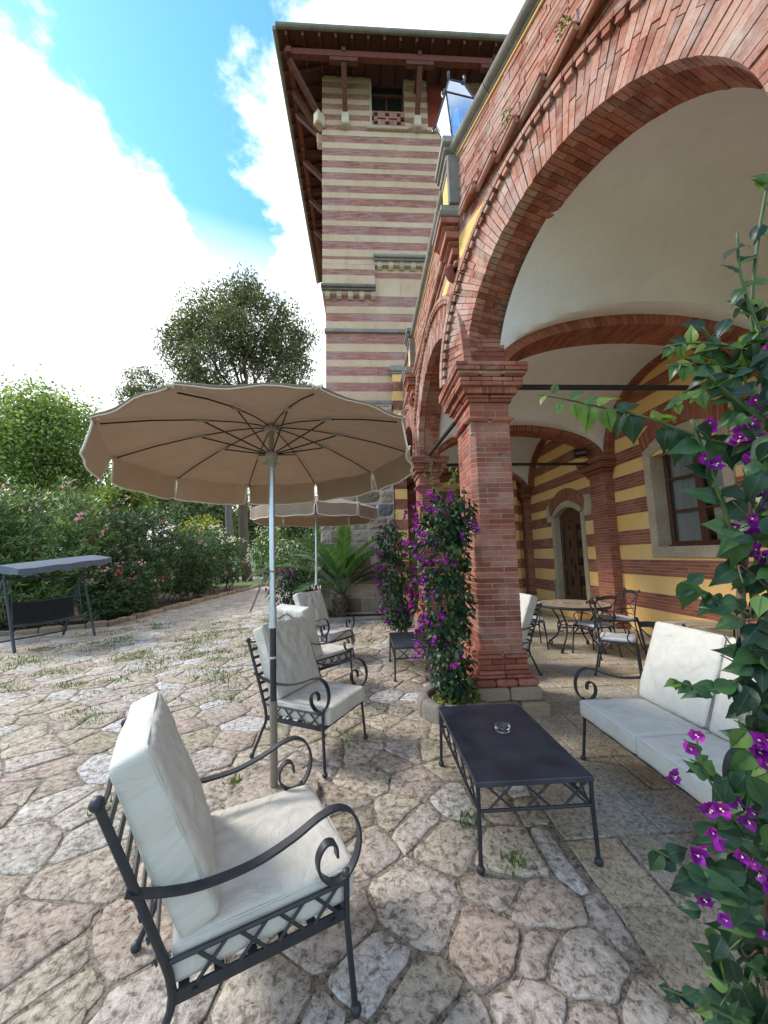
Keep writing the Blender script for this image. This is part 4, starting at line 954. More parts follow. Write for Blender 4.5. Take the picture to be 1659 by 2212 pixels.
for i in range(len(zs_all)-1): ranges.append((zs_all[i], zs_all[i+1], i % 2 == 1))
for z, z1, is_brick in ranges:
    if z1-z < .01: continue
    cuts = [z]+[c_ for c_ in (ZC1, ZC2, ZW) if z+.02 < c_ < z1-.02]+[z1]
    for z, z1 in zip(cuts[:-1], cuts[1:]):
        up = z >= ZC1-.01; upr = z >= ZC2-.01; yl = YT if up else YT+.12; yr = YT if upr else YT+.12
        spans = [(XL if up else XL+.09, XM, yl), (XM, XR, yr)]
        if z > ZW-.03: spans = [(XL, .39, YT), (1.51, 2.27, YT), (3.6, XR, YT)]
        m_ = max(1, round((z1-z)/.05)); h_ = (z1-z)/m_; xs = XL if up else XL+.09
        for (x0, x1, yy) in spans:
            if z < 6.4 and x0 >= XM: x1 = 1.0
            if is_brick:
                for j in range(m_): course(tb, Vector((0, yy, 0)), UX, NF, x0, x1, z+j*h_, h_, .003, .26, .0)
            else: stone_course(x0, x1, yy, z, z1)
        if is_brick:
            for j in range(m_): course(tb, Vector((xs, 0, 0)), Vector((0, -1, 0)), Vector((-1, 0, 0)), -(YT+3), -yl, z+j*h_, h_, .003, .26, .0)
        else: ysl.box(xs-.006, xs+.1, yl, YT+3, z+.003, z1-.003, rr())
tput(tb, 'tower_brickwork', BRICK_T, kind='stuff'); tput(ysl, 'stone_courses', TUFA, kind='stuff')
# openwork brick parapet and window at the top
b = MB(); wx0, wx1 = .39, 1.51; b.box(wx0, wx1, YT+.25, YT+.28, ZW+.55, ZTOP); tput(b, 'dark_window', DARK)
b = MB()
for x0, x1 in ((wx0, wx0+.07), (wx1-.07, wx1), ((wx0+wx1)/2-.03, (wx0+wx1)/2+.03)): b.box(x0, x1, YT+.17, YT+.245, ZW+.55, ZTOP-.4)
b.box(wx0, wx1, YT+.165, YT+.24, ZTOP-.45, ZTOP-.37); tput(b, 'window_frame', WOOD)
b = MB(); rows = 9
for j in range(rows):
    zz = ZW+.02+j*.062
    for i in range(9):
        if (j in (1, 7) and i in (1, 4, 7)) or (j == 4 and i in (0, 2, 3, 5, 6, 8)) or (j in (2, 6) and i in (1, 4, 7)) or (j in (3, 5) and i in (0, 8)): continue
        x0 = wx0+i*.1244; b.box(x0+.003, x0+.1215, YT+.02, YT+.1, zz, zz+.056, rr())
tput(b, 'openwork_parapet', BRICK_T)
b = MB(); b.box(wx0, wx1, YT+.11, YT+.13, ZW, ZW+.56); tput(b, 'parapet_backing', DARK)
b = MB(); b.bbox(wx0-.12, wx1+.12, YT-.10, YT+.02, ZW-.21, ZW-.10, .02); tput(b, 'window_sill', TUFA_TRIM)
b = MB(); b.bbox(2.2, 3.7, YT-.10, YT+.02, ZW-.21, ZW-.10, .02); tput(b, 'window_sill', TUFA_TRIM)
b = MB(); b.box(2.27, 3.6, YT+.10, YT+.12, ZW, ZTOP); tput(b, 'red_panel', RED_PANEL)
# cornices on corbels
def cornice(x0, x1, zc, n):
    G = tgroup('cornice'); b = MB(); b.bbox(x0-.04, x1+.02, YT-.16, YT+.1, zc+.16, zc+.26, .02); b.bbox(x0-.02, x1, YT-.10, YT+.1, zc+.10, zc+.157, .015); tput(b, 'cornice_slab', STONE, G)
    for i in range(n):
        xc = x0+.15+.345*i; c_ = MB(); prof = [(0, .0), (-.03, -.0), (-.11, .05), (-.13, .10), (-.13, .20), (0, .20)]
        m_ = len(prof); vs = [(sx*.075, y_, z_) for sx in (-1, 1) for y_, z_ in prof]; c_.add(vs, [tuple(reversed(range(m_))), tuple(range(m_, 2*m_))]+[(q, (q+1) % m_, m_+(q+1) % m_, m_+q) for q in range(m_)])
        c_.build('corbel', TUFA_TRIM, G, (xc, YT+.10, zc-.10))
cornice(XL, XM, ZC1, 5); cornice(XM, 3.8, ZC2, 10)
b = MB(); b.bbox(XL+.05, 3.2, YT+.03, YT+.2, 8.285, 8.40, .015); tput(b, 'string_course', STONE)
b = MB(); b.tube([(XL-.02, YT+.06, ZB), (1.0, YT+.06, ZB)], .10, 12); o = tput(b, 'stone_roll', STONE); soft(o)
# rusticated base
zz = 0.10; row = 0
while zz < ZB-.12:
    h_ = rr(.34, .42) if zz < 3.5 else rr(.28, .38); h_ = min(h_, ZB-.08-zz); x = XL-.06; first = True
    while x < .84:
        w_ = rr(.38, .68) if not (first and row % 2) else .28; x1 = min(.86, x+w_)
        if .86-x1 < .18: x1 = .86
        b = MB(); nn, mm = 5, 4; dx, dz = (x1-x-.018), (h_-.018); vs = []; rock = zz > 1.15; amp = .035 if rock else .01
        for j in range(mm+1):
            for i in range(nn+1):
                edge = i in (0, nn) or j in (0, mm); vs.append((dx*i/nn, -(0.0 if edge else (.022 if rock else .012)+rr(-amp*.5, amp)), dz*j/mm))
        b.add(vs, [(j*(nn+1)+i, j*(nn+1)+i+1, (j+1)*(nn+1)+i+1, (j+1)*(nn+1)+i) for j in range(mm) for i in range(nn)])
        b.add([(0, .001, 0), (dx, .001, 0), (dx, .06, 0), (0, .06, 0), (0, .001, dz), (dx, .001, dz), (dx, .06, dz), (0, .06, dz)], ((0, 1, 2, 3), (7, 6, 5, 4), (1, 5, 6, 2), (0, 3, 7, 4)))
        b.build('stone_block', RUSTIC, tow, (x+.009-(XL+4), YT-.03-(YT+4)+.03*zz/6, zz+.009)); x = x1; first = False
    zz += h_; row += 1
b = MB(); b.box(XL-.055, .86, YT-.018, YT+.2, 0, ZB); b.box(XL-.055, XL+.3, YT, YT+5, 0, ZB); tput(b, 'base_mortar', MORTAR_T)
b = MB(); b.bbox(-2.3, .9, 9.62, 9.86, -.02, .085, .015); tput(b, 'kerb', STONE); b = MB(); b.box(-2.3, .9, 9.86, YT+.05, -.02, .05); tput(b, 'planting_strip', SOIL)
# striped pier where the arcade meets the tower
Gp = tgroup('striped_pier'); 
for k in range(24):
    z0 = k*.29; b = MB(); b.box(.90, 1.24, YT-.08, YT+.12, z0+.002, z0+.288); tput(b, 'pier_course', YELLOW if k % 2 else BRICK, Gp)
b = MB(); b.bbox(.84, 1.30, YT-.15, YT+.3, 6.97, 7.16, .03); b.bbox(.87, 1.27, YT-.12, YT+.3, 6.9, 6.966, .02); tput(b, 'cap_stone', STONE, Gp)
# roof: boarding, rafters, purlin, struts on stone corbels
O = 1.20; ZE = 16.80; XE, YEv = XL-O, YT-O
b = MB(); b.add([(XE, YEv, ZE+.10), (XR, YEv, ZE+.10), (XR, YT+3, ZE+1.3), (XL+3, YT+3, ZE+1.3)], [(3, 2, 1, 0)]); b.add([(XE, YEv, ZE+.10), (XL+3, YT+3, ZE+1.3), (XL+3, YT+9, ZE+1.3), (XE, YT+9, ZE+.10)], [(3, 2, 1, 0)])
b.add([(XE, YEv, ZE+.16), (XR, YEv, ZE+.16), (XR, YT+3, ZE+1.4), (XL+3, YT+3, ZE+1.4)], [(0, 1, 2, 3)]); b.add([(XE, YEv, ZE+.16), (XL+3, YT+3, ZE+1.4), (XL+3, YT+9, ZE+1.4), (XE, YT+9, ZE+.16)], [(0, 1, 2, 3)])
roof = tgroup('roof'); tput(b, 'roof_boarding', WOOD, roof)
b = MB(); b.tube([(XE, YEv-.05, ZE+.12), (XR, YEv-.05, ZE+.12)], .07, 10); tput(b, 'gutter', STONE, roof); b = MB(); b.tube([(XE-.05, YEv, ZE+.12), (XE-.05, YT+9, ZE+.12)], .07, 10); tput(b, 'gutter', STONE, roof)
sl = .29
def bar(b, p0, p1, w_, h_, up=(0, 0, 1)):
    p0, p1 = Vector(p0), Vector(p1); t_ = (p1-p0).normalized(); s_ = t_.cross(Vector(up)).normalized(); u_ = s_.cross(t_)
    b.hexa([q+s_*a*w_/2+u_*c*h_/2 for q in (p0, p1) for a, c in ((-1, -1), (1, -1), (1, 1), (-1, 1))])
xr_ = XE+.28
while xr_ < 5.6:
    b = MB(); bar(b, (xr_, YEv+.02, ZE+.02), (xr_, YT+.3, ZE+.02+(O+.3)*sl), .075, .12); tput(b, 'rafter', WOOD, roof); xr_ += .48
yr_ = YEv+.5
while yr_ < YT+6:
    b = MB(); bar(b, (XE+.02, yr_, ZE+.02), (XL+.3, yr_, ZE+.02+(O+.3)*sl), .075, .12); tput(b, 'rafter', WOOD, roof); yr_ += .48
yb0 = YT-.88; xb0 = XL-.88; zb0 = 16.55
b = MB(); bar(b, (xb0-.12, yb0, zb0), (XR, yb0, zb0), .15, .2); tput(b, 'purlin', WOOD_L, roof); b = MB(); bar(b, (xb0, yb0-.12, zb0-.002), (xb0, YT+7, zb0-.002), .15, .196); tput(b, 'purlin', WOOD_L, roof)
zs_ = ZW+.12; 
def strut(px_, py_, qx, qy):
    b = MB(); bar(b, (px_, py_, zs_), (qx, qy, zb0-.22), .13, .15, (0, 0, 1) if abs(qx-px_) > .01 else (1, 0, 0)); tput(b, 'strut', WOOD, roof)
for xs in (-.40, 1.90, 4.2):
    strut(xs, YT-.08, xs, yb0); b = MB(); b.bbox(xs-.12, xs+.12, YT-.22, YT+.02, ZW-.23, ZW+.19, .03); tput(b, 'stone_corbel', TUFA_TRIM, roof)
    b = MB(); bar(b, (xs-.42, yb0, zb0-.17), (xs+.42, yb0, zb0-.17), .13, .13); tput(b, 'bolster', WOOD, roof)
    b = MB(); b.bbox(xs-.07, xs+.07, yb0-.075, yb0+.075, zs_+.5, zb0-.24, .01); 
    b = MB(); bar(b, (xs, yb0-.1, zb0+.13), (xs, YT+.1, zb0+.13), .12, .14); tput(b, 'tie_beam', WOOD, roof)
strut(XL-.05, YT-.05, xb0, yb0); strut(XL-.08, YT+.45, xb0, YT-.1)
b = MB(); b.bbox(-.12, .12, -.24, .06, ZW-.23, ZW+.19, .03); o = b.build('stone_corbel', TUFA_TRIM, roof, (XL-.02, YT-.02, 0), (0, 0, R_(-45)))
for yy in (YT+.5, YT+2.0, YT+3.5, YT+5.0):
    strut(XL-.08, yy, xb0, yy); b = MB(); b.bbox(XL-.22, XL+.02, yy-.12, yy+.12, ZW-.23, ZW+.19, .03); tput(b, 'stone_corbel', TUFA_TRIM, roof)
    b = MB(); bar(b, (xb0, yy-.42, zb0-.17), (xb0, yy+.42, zb0-.17), .13, .13); tput(b, 'bolster', WOOD, roof)
    b = MB(); bar(b, (xb0-.1, yy, zb0+.13), (XL+.1, yy, zb0+.13), .12, .14); tput(b, 'tie_beam', WOOD, roof)
# iron lantern on the pedestal over the near pillar
lan = thing('lantern', 'six-sided iron lantern with glass panes on the stone pedestal above the near pillar', 'lantern', (1.27, 4.2, 6.70))
b = MB(); n = 4; H0, H1, H2 = .06, .68, 1.02; r0, r1, r2 = .09, .27, .14
def lp(k, r, z): a = math.pi/4+.15+k*math.pi/2; return Vector((math.cos(a)*r, math.sin(a)*r, z))
for k in range(4):
    for za, ra, zb_, rb_ in ((H0, r0, H1, r1), (H1, r1, H2, r2)):
        q = MB(); q.add([lp(k, ra, za), lp(k+1, ra, za), lp(k+1, rb_, zb_), lp(k, rb_, zb_)], [(0, 1, 2, 3)]); q.build('pane', LGLASS, lan)
fr = MB()
for k in range(4):
    fr.tube([lp(k, r0, H0), lp(k, r1, H1), lp(k, r2, H2)], .010, 6); fr.tube([lp(k, r1, H1), lp(k+1, r1, H1)], .010, 6); fr.tube([lp(k, r2, H2), lp(k+1, r2, H2)], .010, 6); fr.tube([lp(k, r0, H0), lp(k+1, r0, H0)], .010, 6)
    fr.tube([lp(k, r2, H2), lp(k, r2+.02, H2+.05), lp(k, r2+.01, H2+.09)], [.018, .014, .02], 6); p_ = lp(k, r1, H1); fr.tube([p_, p_+Vector((p_.x, p_.y, 0)).normalized()*.05+Vector((0, 0, -.03)), p_+Vector((p_.x, p_.y, 0)).normalized()*.04+Vector((0, 0, -.07))], .014, 6)
    fr.tube([(0, 0, .02), lp(k, .16, .25), lp(k, .1, .5)], .010, 6)
fr.tube([(0, 0, 0), (0, 0, .1)], .05, 8); fr.build('frame', IRON, lan)
lb = MB(); lb.lathe([(.012, .06), (.03, .1), (.04, .2), (.05, .3), (.03, .36), (.01, .37)], (0, 0, .1), 12); lb.build('bulb', m_plain('frosted_bulb', (.75, .74, .7), .5), lan)
lid = MB(); lid.add([lp(k, r2, H2) for k in range(4)], [(0, 1, 2, 3)]); lid.build('lid', IRON, lan)
# ------------------------------------------------------------------ garden furniture
def cushion_mesh(name, sx, sy, sz, mat, seed=0, bulge=.018, wr=.004, n=26, rad=.02, crown=1.0, folds=0.0):
    """padded cushion: rounded box, slightly crowned faces, soft creases; x depth, y width, z thickness"""
    rg = np.random.default_rng(seed); b = MB(); idx = {}
    ph = rg.uniform(0, 6.28, 12); fr_ = rg.uniform(6, 22, 12)
    def P(u, v, w_):
        p = np.array([u*sx/2, v*sy/2, w_*sz/2]); q = np.clip(p, [-sx/2+rad, -sy/2+rad, -sz/2+rad*.8], [sx/2-rad, sy/2-rad, sz/2-rad*.8])
        d = p-q; L_ = np.linalg.norm(d); 
        if L_ > 1e-9: p = q+d/L_*min(rad, L_) if L_ > rad*.999 else p
        k = (1-u*u)*(1-v*v); p[2] += np.sign(w_)*bulge*crown*math.sqrt(max(0, k))*(1 if abs(w_) > .5 else abs(w_)*2)
        q_ = Vector((u*1.3+seed*3.1, v*2.6, w_*5)); rid = max(0.0, 1-abs(noise.noise(q_*1.7+Vector((0, 0, seed))))*3.2)
        cr = wr*(1.6*noise.noise(q_*1.6)-1.1*rid**2+.5*noise.noise(q_*5.0))
        if folds: g_ = max(0.0, 1-abs(noise.noise(Vector((u*1.1+v*.5+seed, v*5.2-u*.7, 3.3))))*4.0); cr -= folds*.45*g_**2*(.35+.65*abs(u))
        p[2] += np.sign(w_)*cr*(1-u**4)*(1-v**4); p[0] += wr*.4*math.sin(fr_[5]*v*.5+ph[6])*abs(u)**3; p[1] += wr*.4*math.sin(fr_[6]*u*.5+ph[7])*abs(v)**3
        return tuple(p)
    m = max(4, n//4)
    def key(a): 
        k_ = tuple(round(x, 4) for x in a)
        if k_ not in idx: idx[k_] = len(b.v); b.v.append(P(*a))
        return idx[k_]
    g = lambda i, k_: -1+2*i/k_
    for i in range(n):
        for j in range(n):
            for w_ in (-1, 1):
                f = [key((g(i, n), g(j, n), w_)), key((g(i+1, n), g(j, n), w_)), key((g(i+1, n), g(j+1, n), w_)), key((g(i, n), g(j+1, n), w_))]; b.face(tuple(f if w_ > 0 else f[::-1]))
    for i in range(n):
        for j in range(m):
            for s_ in (-1, 1):
                f = [key((s_, g(i, n), g(j, m))), key((s_, g(i+1, n), g(j, m))), key((s_, g(i+1, n), g(j+1, m))), key((s_, g(i, n), g(j+1, m)))]; b.face(tuple(f if s_ > 0 else f[::-1]))
                f = [key((g(i, n), s_, g(j, m))), key((g(i+1, n), s_, g(j, m))), key((g(i+1, n), s_, g(j+1, m))), key((g(i, n), s_, g(j+1, m)))]; b.face(tuple(f if s_ < 0 else f[::-1]))
    return b.mesh(name, mat, True)
def piping(sx, sy, z, rad=.012):
    b = MB(); c = .018; x, y = sx/2-.003, sy/2-.003
    pts = [(x-c, -y, z), (x, -y+c, z), (x, y-c, z), (x-c, y, z), (-x+c, y, z), (-x, y-c, z), (-x, -y+c, z), (-x+c, -y, z), (x-c, -y, z)]
    b.tube(pts, rad, 6, cap=False); return b
ARM = [(-.40, .655), (-.31, .622), (-.2, .60), (-.05, .603), (.08, .635), (.18, .675), (.25, .683), (.305, .65), (.332, .58), (.322, .505), (.28, .452), (.225, .445), (.18, .485), (.172, .54), (.20, .578), (.235, .568), (.243, .525)]
def iron_seat(name, label, cat, loc, rz, width, cells, seats, grp, seed=1, back_tilt=21, puff=1.0):
    T = thing(name, label, cat, loc, rz, grp); hw = width/2; xf, xr = .28, -.27
    def ln(b, p0, p1, r=.008, n=6): b.tube([p0, p1], r, n)
    for s in (-1, 1):                                   # legs
        b = MB(); b.tube([(xf+.025, s*(hw+.012), .018), (xf, s*hw, .30), (xf, s*hw, .445)], .0115, 8); b.ball((xf, s*hw, .452), .018); b.ball((xf+.026, s*(hw+.013), .018), .021); o = b.build('leg', IRON, T); soft(o)
        b = MB(); b.tube(spline([(xr-.13, s*(hw+.012), .018), (xr-.05, s*hw, .2), (xr, s*hw, .34), (xr-.08, s*hw, .58), (xr-.205, s*hw, .90)], 4), .0125, 8); b.ball((xr-.21, s*hw, .915), .021); b.ball((xr-.133, s*(hw+.013), .018), .021); o = b.build('leg', IRON, T); soft(o)
        b = MB(); b.strap(spline([(x, s*hw, z) for x, z in ARM], 5), (0, 1, 0), .034, .009); o = b.build('armrest', IRON, T); soft(o, 45)
        b = MB(); ln(b, (xr-.02, s*hw, .425), (xf, s*hw, .425)); b.strap([(xr, s*hw, .325), (xf, s*hw, .325)], (0, 0, 1), .036, .008)
        n = 4
        for k in range(n):
            x0 = xr+.05+(xf-xr-.06)*(k+.12)/n; x1 = xr+.05+(xf-xr-.06)*(k+.78)/n; ln(b, (x0, s*hw, .34), (x1, s*hw, .42), .0055); ln(b, (x0, s*hw, .42), (x1, s*hw, .34), .0055)
        for x in (xr+.06, xf-.05): b.tube([(x, s*(hw+.006), .325), (x, s*(hw+.011), .325)], .008, 8)
        o = b.build('side_lattice', IRON, T); soft(o)
    b = MB(); b.strap([(xf, -hw, .325), (xf, hw, .325)], (0, 0, 1), .03, .008); b.build('front_rail', IRON, T)
    for k in range(6):
        x = xr+.03+(xf-xr-.06)*k/5; b = MB(); b.strap([(x, -hw, .338), (x, hw, .338)], (1, 0, 0), .03, .005); b.build('seat_slat', IRON, T)
    for k in range(7):
        z = .44+.066*k; x = xr-.02-(z-.36)*.34; b = MB(); b.strap([(x, -hw, z), (x, hw, z)], (-.3, 0, .95), .024, .006); b.build('back_slat', IRON, T)
    b = MB(); q = []; m = 17
    for i in range(m):
        t = i/(m-1); y = -hw+width*t; z = .895+.055*math.sin(math.pi*t)**2-.03*math.sin(2*math.pi*t*1.0)**2; q.append((xr-.20, y, z))
    b.tube(q, .008, 6); o = b.build('crest_rail', IRON, T); soft(o)
    cw = (width-.02)/seats
    for k in range(seats):
        y = -hw+.01+cw*(k+.5); me = cushion_mesh('seat_cushion', .60, cw-.008, .115, CUSH, seed+k, .014*puff, .008, folds=.018)
        o = link('seat_cushion', me, T, (.025, y+rr(-.004, .004), .342+.06)); p_ = piping(.60, cw-.008, .050, .004); p_.build('piping', PIPE, o, smooth=True)
        me = cushion_mesh('back_cushion', .60, cw-.02, .115, CUSH, seed+20+k, .024*puff, .011, folds=.045)
        a = R_(90+back_tilt); o = link('back_cushion', me, T, (xr+.02-.055, y+rr(-.006, .006), .455+.285), (0, -a-rr(-.02, .02), 0)); p_ = piping(.60, cw-.02, -.050, .004); p_.build('piping', PIPE, o, smooth=True)
    return T
def place(FR, FL, w_):
    """seat location and heading from its two front feet (right and left as the sitter's)"""
    FR, FL = Vector((*FR, 0)), Vector((*FL, 0)); v = (FL-FR).normalized(); f = Vector((v.y, -v.x, 0)); c = (FR+FL)/2-f*.30; return c, math.atan2(f.y, f.x)
c, a = place((-.06, 1.52), (-.325, 2.09), .62)
iron_seat('iron_armchair', 'nearest wrought iron armchair with off-white cushions, cut by the bottom edge of the picture', 'armchair', c, a, .615, 4, 1, 'iron armchairs', 1)
c, a = place((-.307, 2.973), (-.022, 3.505), .61)
iron_seat('iron_armchair', 'wrought iron armchair with off-white cushions right behind the front parasol pole', 'armchair', c, a, .605, 4, 1, 'iron armchairs', 5)
c, a = place((-.17, 4.90), (-.62, 5.31), .61)
iron_seat('iron_armchair', 'third wrought iron armchair back, its back cushion turned towards the camera', 'armchair', c, a, .605, 4, 1, 'iron armchairs', 9)
c, a = place((-.56, 5.78), (-.21, 6.25), .61)
iron_seat('iron_armchair', 'farthest wrought iron armchair, standing beside the rear parasol pole', 'armchair', c, a, .605, 4, 1, 'iron armchairs', 13)
iron_seat('iron_sofa', 'two-seat wrought iron sofa with off-white cushions under the near arch', 'sofa', (1.98, 2.38, 0), math.pi, 1.24, 8, 2, None, 17)
iron_seat('iron_armchair', 'white-cushioned iron armchair half hidden behind the brick pillar', 'armchair', (1.86, 5.28, 0), math.pi+.1, .605, 4, 1, 'iron armchairs', 23)

def coffee_table(label, x0, x1, y0, y1, z=.43):
    cx, cy = (x0+x1)/2, (y0+y1)/2; w_, l_ = (x1-x0)/2, (y1-y0)/2; T = thing('coffee_table', label, 'coffee table', (cx, cy, 0), 0, 'iron coffee tables')
    b = MB(); b.bbox(-w_, w_, -l_, l_, z-.028, z, .004); b.build('table_top', IRON_TOP, T)
    for sx in (-1, 1):
        for sy in (-1, 1):
            b = MB(); X, Y = sx*(w_-.014), sy*(l_-.014); b.tube([(X, Y, z-.03), (X, Y, .28), (X*1.02, Y*1.015, .018)], [.0115, .0115, .0115], 8); b.ball((X*1.02, Y*1.015, .02), .022); o = b.build('leg', IRON, T); soft(o)
    for side in range(4):
        b = MB(); L_ = (w_ if side % 2 == 0 else l_)-.014; s = -1 if side < 2 else 1; off = s*((l_ if side % 2 == 0 else w_)-.014)
        P_ = (lambda t, zz: (t, off, zz)) if side % 2 == 0 else (lambda t, zz: (off, t, zz))
        b.tube([P_(-L_, .285), P_(L_, .285)], .0085, 6); n = 3 if side % 2 == 0 else 5
        for k in range(n):
            t0 = -L_+2*L_*(k+.16)/n+.02; t1 = t0+.125; b.tube([P_(t0, .29), P_(t1, z-.03)], .006, 6); b.tube([P_(t1, .29), P_(t0, z-.03)], .006, 6)
        b.tube([P_(L_-.01, .30), P_(L_-.12, z-.03)], .006, 6)
        o = b.build('lattice_rail', IRON, T); soft(o)
    return T
coffee_table('low black iron coffee table in the foreground with a glass ashtray on it', .558, 1.19, 2.05, 3.04)
coffee_table('low black iron coffee table farther back beside the flowering vine', .365, .985, 4.98, 5.93)
def ashtray(label, loc):
    T = thing('glass_ashtray', label, 'ashtray', loc, .3, 'glass ashtrays'); b = MB()
    b.lathe([(.001, 0), (.046, 0), (.050, .006), (.051, .034), (.047, .036), (.044, .034), (.043, .012), (.040, .009), (.001, .008)], (0, 0, .001), 28); o = b.build('bowl', CGLASS, T, smooth=True)
    b = MB()
    for k in range(14): a = rr(0, 6.28); r = rr(0, .03); b.box(math.cos(a)*r, math.cos(a)*r+rr(.003, .008), math.sin(a)*r, math.sin(a)*r+.003, .0095, .0115, rr())
    b.tube([(-.01, -.015, .014), (.012, -.012, .014)], .0035, 6); b.build('ash', m_plain('ash', (.38, .33, .28), .9), T)
    for k in range(3):
        a = k*2.09; q = MB(); q.strap([(math.cos(a)*.043, math.sin(a)*.043, .0345), (math.cos(a)*.052, math.sin(a)*.052, .0345)], (-math.sin(a), math.cos(a), 0), .011, .004); q.build('cigarette_rest', CGLASS, T)
ashtray('round clear glass ashtray on the foreground coffee table', (.905, 2.60, .4305)); ashtray('round clear glass ashtray on the farther coffee table', (.66, 5.40, .4305))

# parasols
def parasol(name_label, base, top_xy, zrim, r, phase, tilt, zhub, val=.20, seed=0, strap=True, flips=()):
    T = thing('parasol', name_label, 'parasol', (base[0], base[1], 0), 0, 'taupe parasols'); B0 = Vector((base[0], base[1], 0)); C = Vector((top_xy[0], top_xy[1], 0))-B0
    rg = random.Random(seed); NR = 10
    def rim(k, rad=1.0, dz=0.0):
        a = phase+k*math.pi/5; x, y = r*rad*math.cos(a), r*rad*math.sin(a); s_ = rad; z = zhub-(zhub-zrim)*(s_**1.7)
        return Vector((C.x+x, C.y+y, z+tilt[0]*x+tilt[1]*y+dz))
    dirp = Vector((C.x, C.y, zhub)); 
    def on_pole(z): return Vector((C.x*z/zhub, C.y*z/zhub, z))
    b = MB(); b.tube([on_pole(.02), on_pole(.62)], .0255, 14); o = b.build('pole_sleeve', STEEL, T); soft(o)
    b = MB(); b.tube([on_pole(.60), on_pole(1.12)], .022, 14); o = b.build('lower_pole', IRON, T); soft(o); b = MB(); b.tube([on_pole(.90), on_pole(.915)], .0235, 14); b.build('collar_ring', ALU, T)
    b = MB(); b.tube([on_pole(1.11), on_pole(1.125)], .031, 14); b.tube([on_pole(1.125), on_pole(1.26)], .0265, 14); b.tube([on_pole(1.26), on_pole(zhub-.22)], .0215, 14); o = b.build('upper_pole', ALU, T); soft(o)
    b = MB(); b.tube([on_pole(zhub-.25), on_pole(zhub+.01)], .0195, 12); b.build('inner_pole', PLASTIC, T)
    b = MB(); b.lathe([(.02, -.10), (.036, -.09), (.038, -.03), (.046, -.02), (.048, .0), (.044, .02), (.03, .03), (.02, .035)], on_pole(zhub-.24), 16)
    for s in (-1, 1): b.tube([on_pole(zhub-.29)+Vector((s*.035, 0, 0)), on_pole(zhub-.31)+Vector((s*.06, 0, 0)), on_pole(zhub-.295)+Vector((s*.07, 0, 0))], .006, 6)
    o = b.build('runner', PLASTIC, T); soft(o)
    b = MB(); b.lathe([(.02, -.045), (.05, -.04), (.055, -.02), (.05, 0), (.02, .01)], on_pole(zhub-.005), 16); b.build('top_hub', PLASTIC, T)
    for k in range(NR):
        b = MB(); b.tube([on_pole(zhub-.03)]+[rim(k, q, -.016) for q in (.1, .25, .5, .75, .97)], .0048, 6); o = b.build('rib', BLACK, T); soft(o)
        b = MB(); m_ = rim(k, .47, -.022); b.tube([on_pole(zhub-.235), m_], .0055, 6); o = b.build('stretcher', BLACK, T); d_ = (rim(k, .53)-rim(k, .41)).normalized(); q = MB(); q.tube([m_-d_*.05, m_+d_*.05], .011, 6); q.build('joint_sleeve', PLASTIC, o)
    # canopy: sagging gores between ribs, slack bulges along the rim, hanging flaps
    b = MB(); NA, NRd = 8, 9; nv = NR*NA; vs = [tuple(Vector((C.x, C.y, zhub+.015)))]
    slack = [rg.uniform(.1, .6) for _ in range(NR)]
    def can(k, t, rad):
        p = rim(k, rad).lerp(rim(k+1, rad), t); w_ = math.sin(math.pi*t); sag = -.020*w_*rad*slack[k % NR]; rip = .008*w_*math.sin(3*math.pi*t+slack[k % NR]*6)*max(0, rad-.72)/.28
        return p+Vector((0, 0, sag+rip+.006))
    for j in range(1, NRd+1):
        for k in range(NR):
            for i in range(NA): vs.append(tuple(can(k, i/NA, j/NRd)))
    fs = [(0, 1+i, 1+(i+1) % nv) for i in range(nv)]
    for j in range(NRd-1):
        for i in range(nv): fs.append((1+j*nv+i, 1+(j+1)*nv+i, 1+(j+1)*nv+(i+1) % nv, 1+j*nv+(i+1) % nv))
    b.add(vs, fs); o = b.build('canopy', CANOPY, T, smooth=True)
    for k in range(NR):                      # flaps
        b = MB(); tp = MB(); rows = []; flare = rg.uniform(-.03, .06); flip = k in flips; ctr = Vector((C.x, C.y, 0)); curl = rg.uniform(.0, .05); m_ = NA
        for j in range(5):
            row = []
            for i in range(m_+1):
                t = .5+(i/m_-.5)*(1-.05*min(1, j)-.02*j/4); p = can(k, t, 1.0); out_ = (p-ctr); out_.z = 0; out_.normalize(); d_ = val*j/4
                wav = .014*math.sin(2*math.pi*t*1.5+slack[k]*9)*j/4; e_ = abs(2*t-1)**8*curl*j/4
                corner = .03*max(0, abs(2*t-1)-.86)/.14 if j == 4 else 0
                row.append(p+out_*(.035*math.sin(j/4*2.4)+wav*.3)+Vector((0, 0, .012*math.sin(j/4*3.1)+wav*.3)) if flip else p+out_*(flare*j/4+wav+e_)+Vector((0, 0, -d_+corner)))
            rows.append(row)
        b.add([q for r_ in rows for q in r_], [(j*(m_+1)+i, (j+1)*(m_+1)+i, (j+1)*(m_+1)+i+1, j*(m_+1)+i+1) for j in range(4) for i in range(m_)]); o = b.build('flap', CANOPY, T, smooth=True)
        edge = [r_[0] for r_ in rows]+rows[-1][1:-1]+[r_[-1] for r_ in rows[::-1]]; tp.tube(edge, .004 if flip else .007, 5); tp.build('binding', CANOPY_E, o, smooth=True)
        q = MB(); p = rim(k, 1.0, .008); a = phase+k*math.pi/5; u_ = Vector((math.cos(a), math.sin(a), 0)); s_ = Vector((-u_.y, u_.x, 0))
        q.tube([p-s_*.05-u_*.02, p-s_*.03+u_*.006+Vector((0, 0, .022)), p+Vector((0, 0, .006))+u_*.01, p+s_*.03+u_*.006+Vector((0, 0, .024)), p+s_*.05-u_*.02], .0075, 6); q.build('corner_tape', CANOPY_E, T, smooth=True)
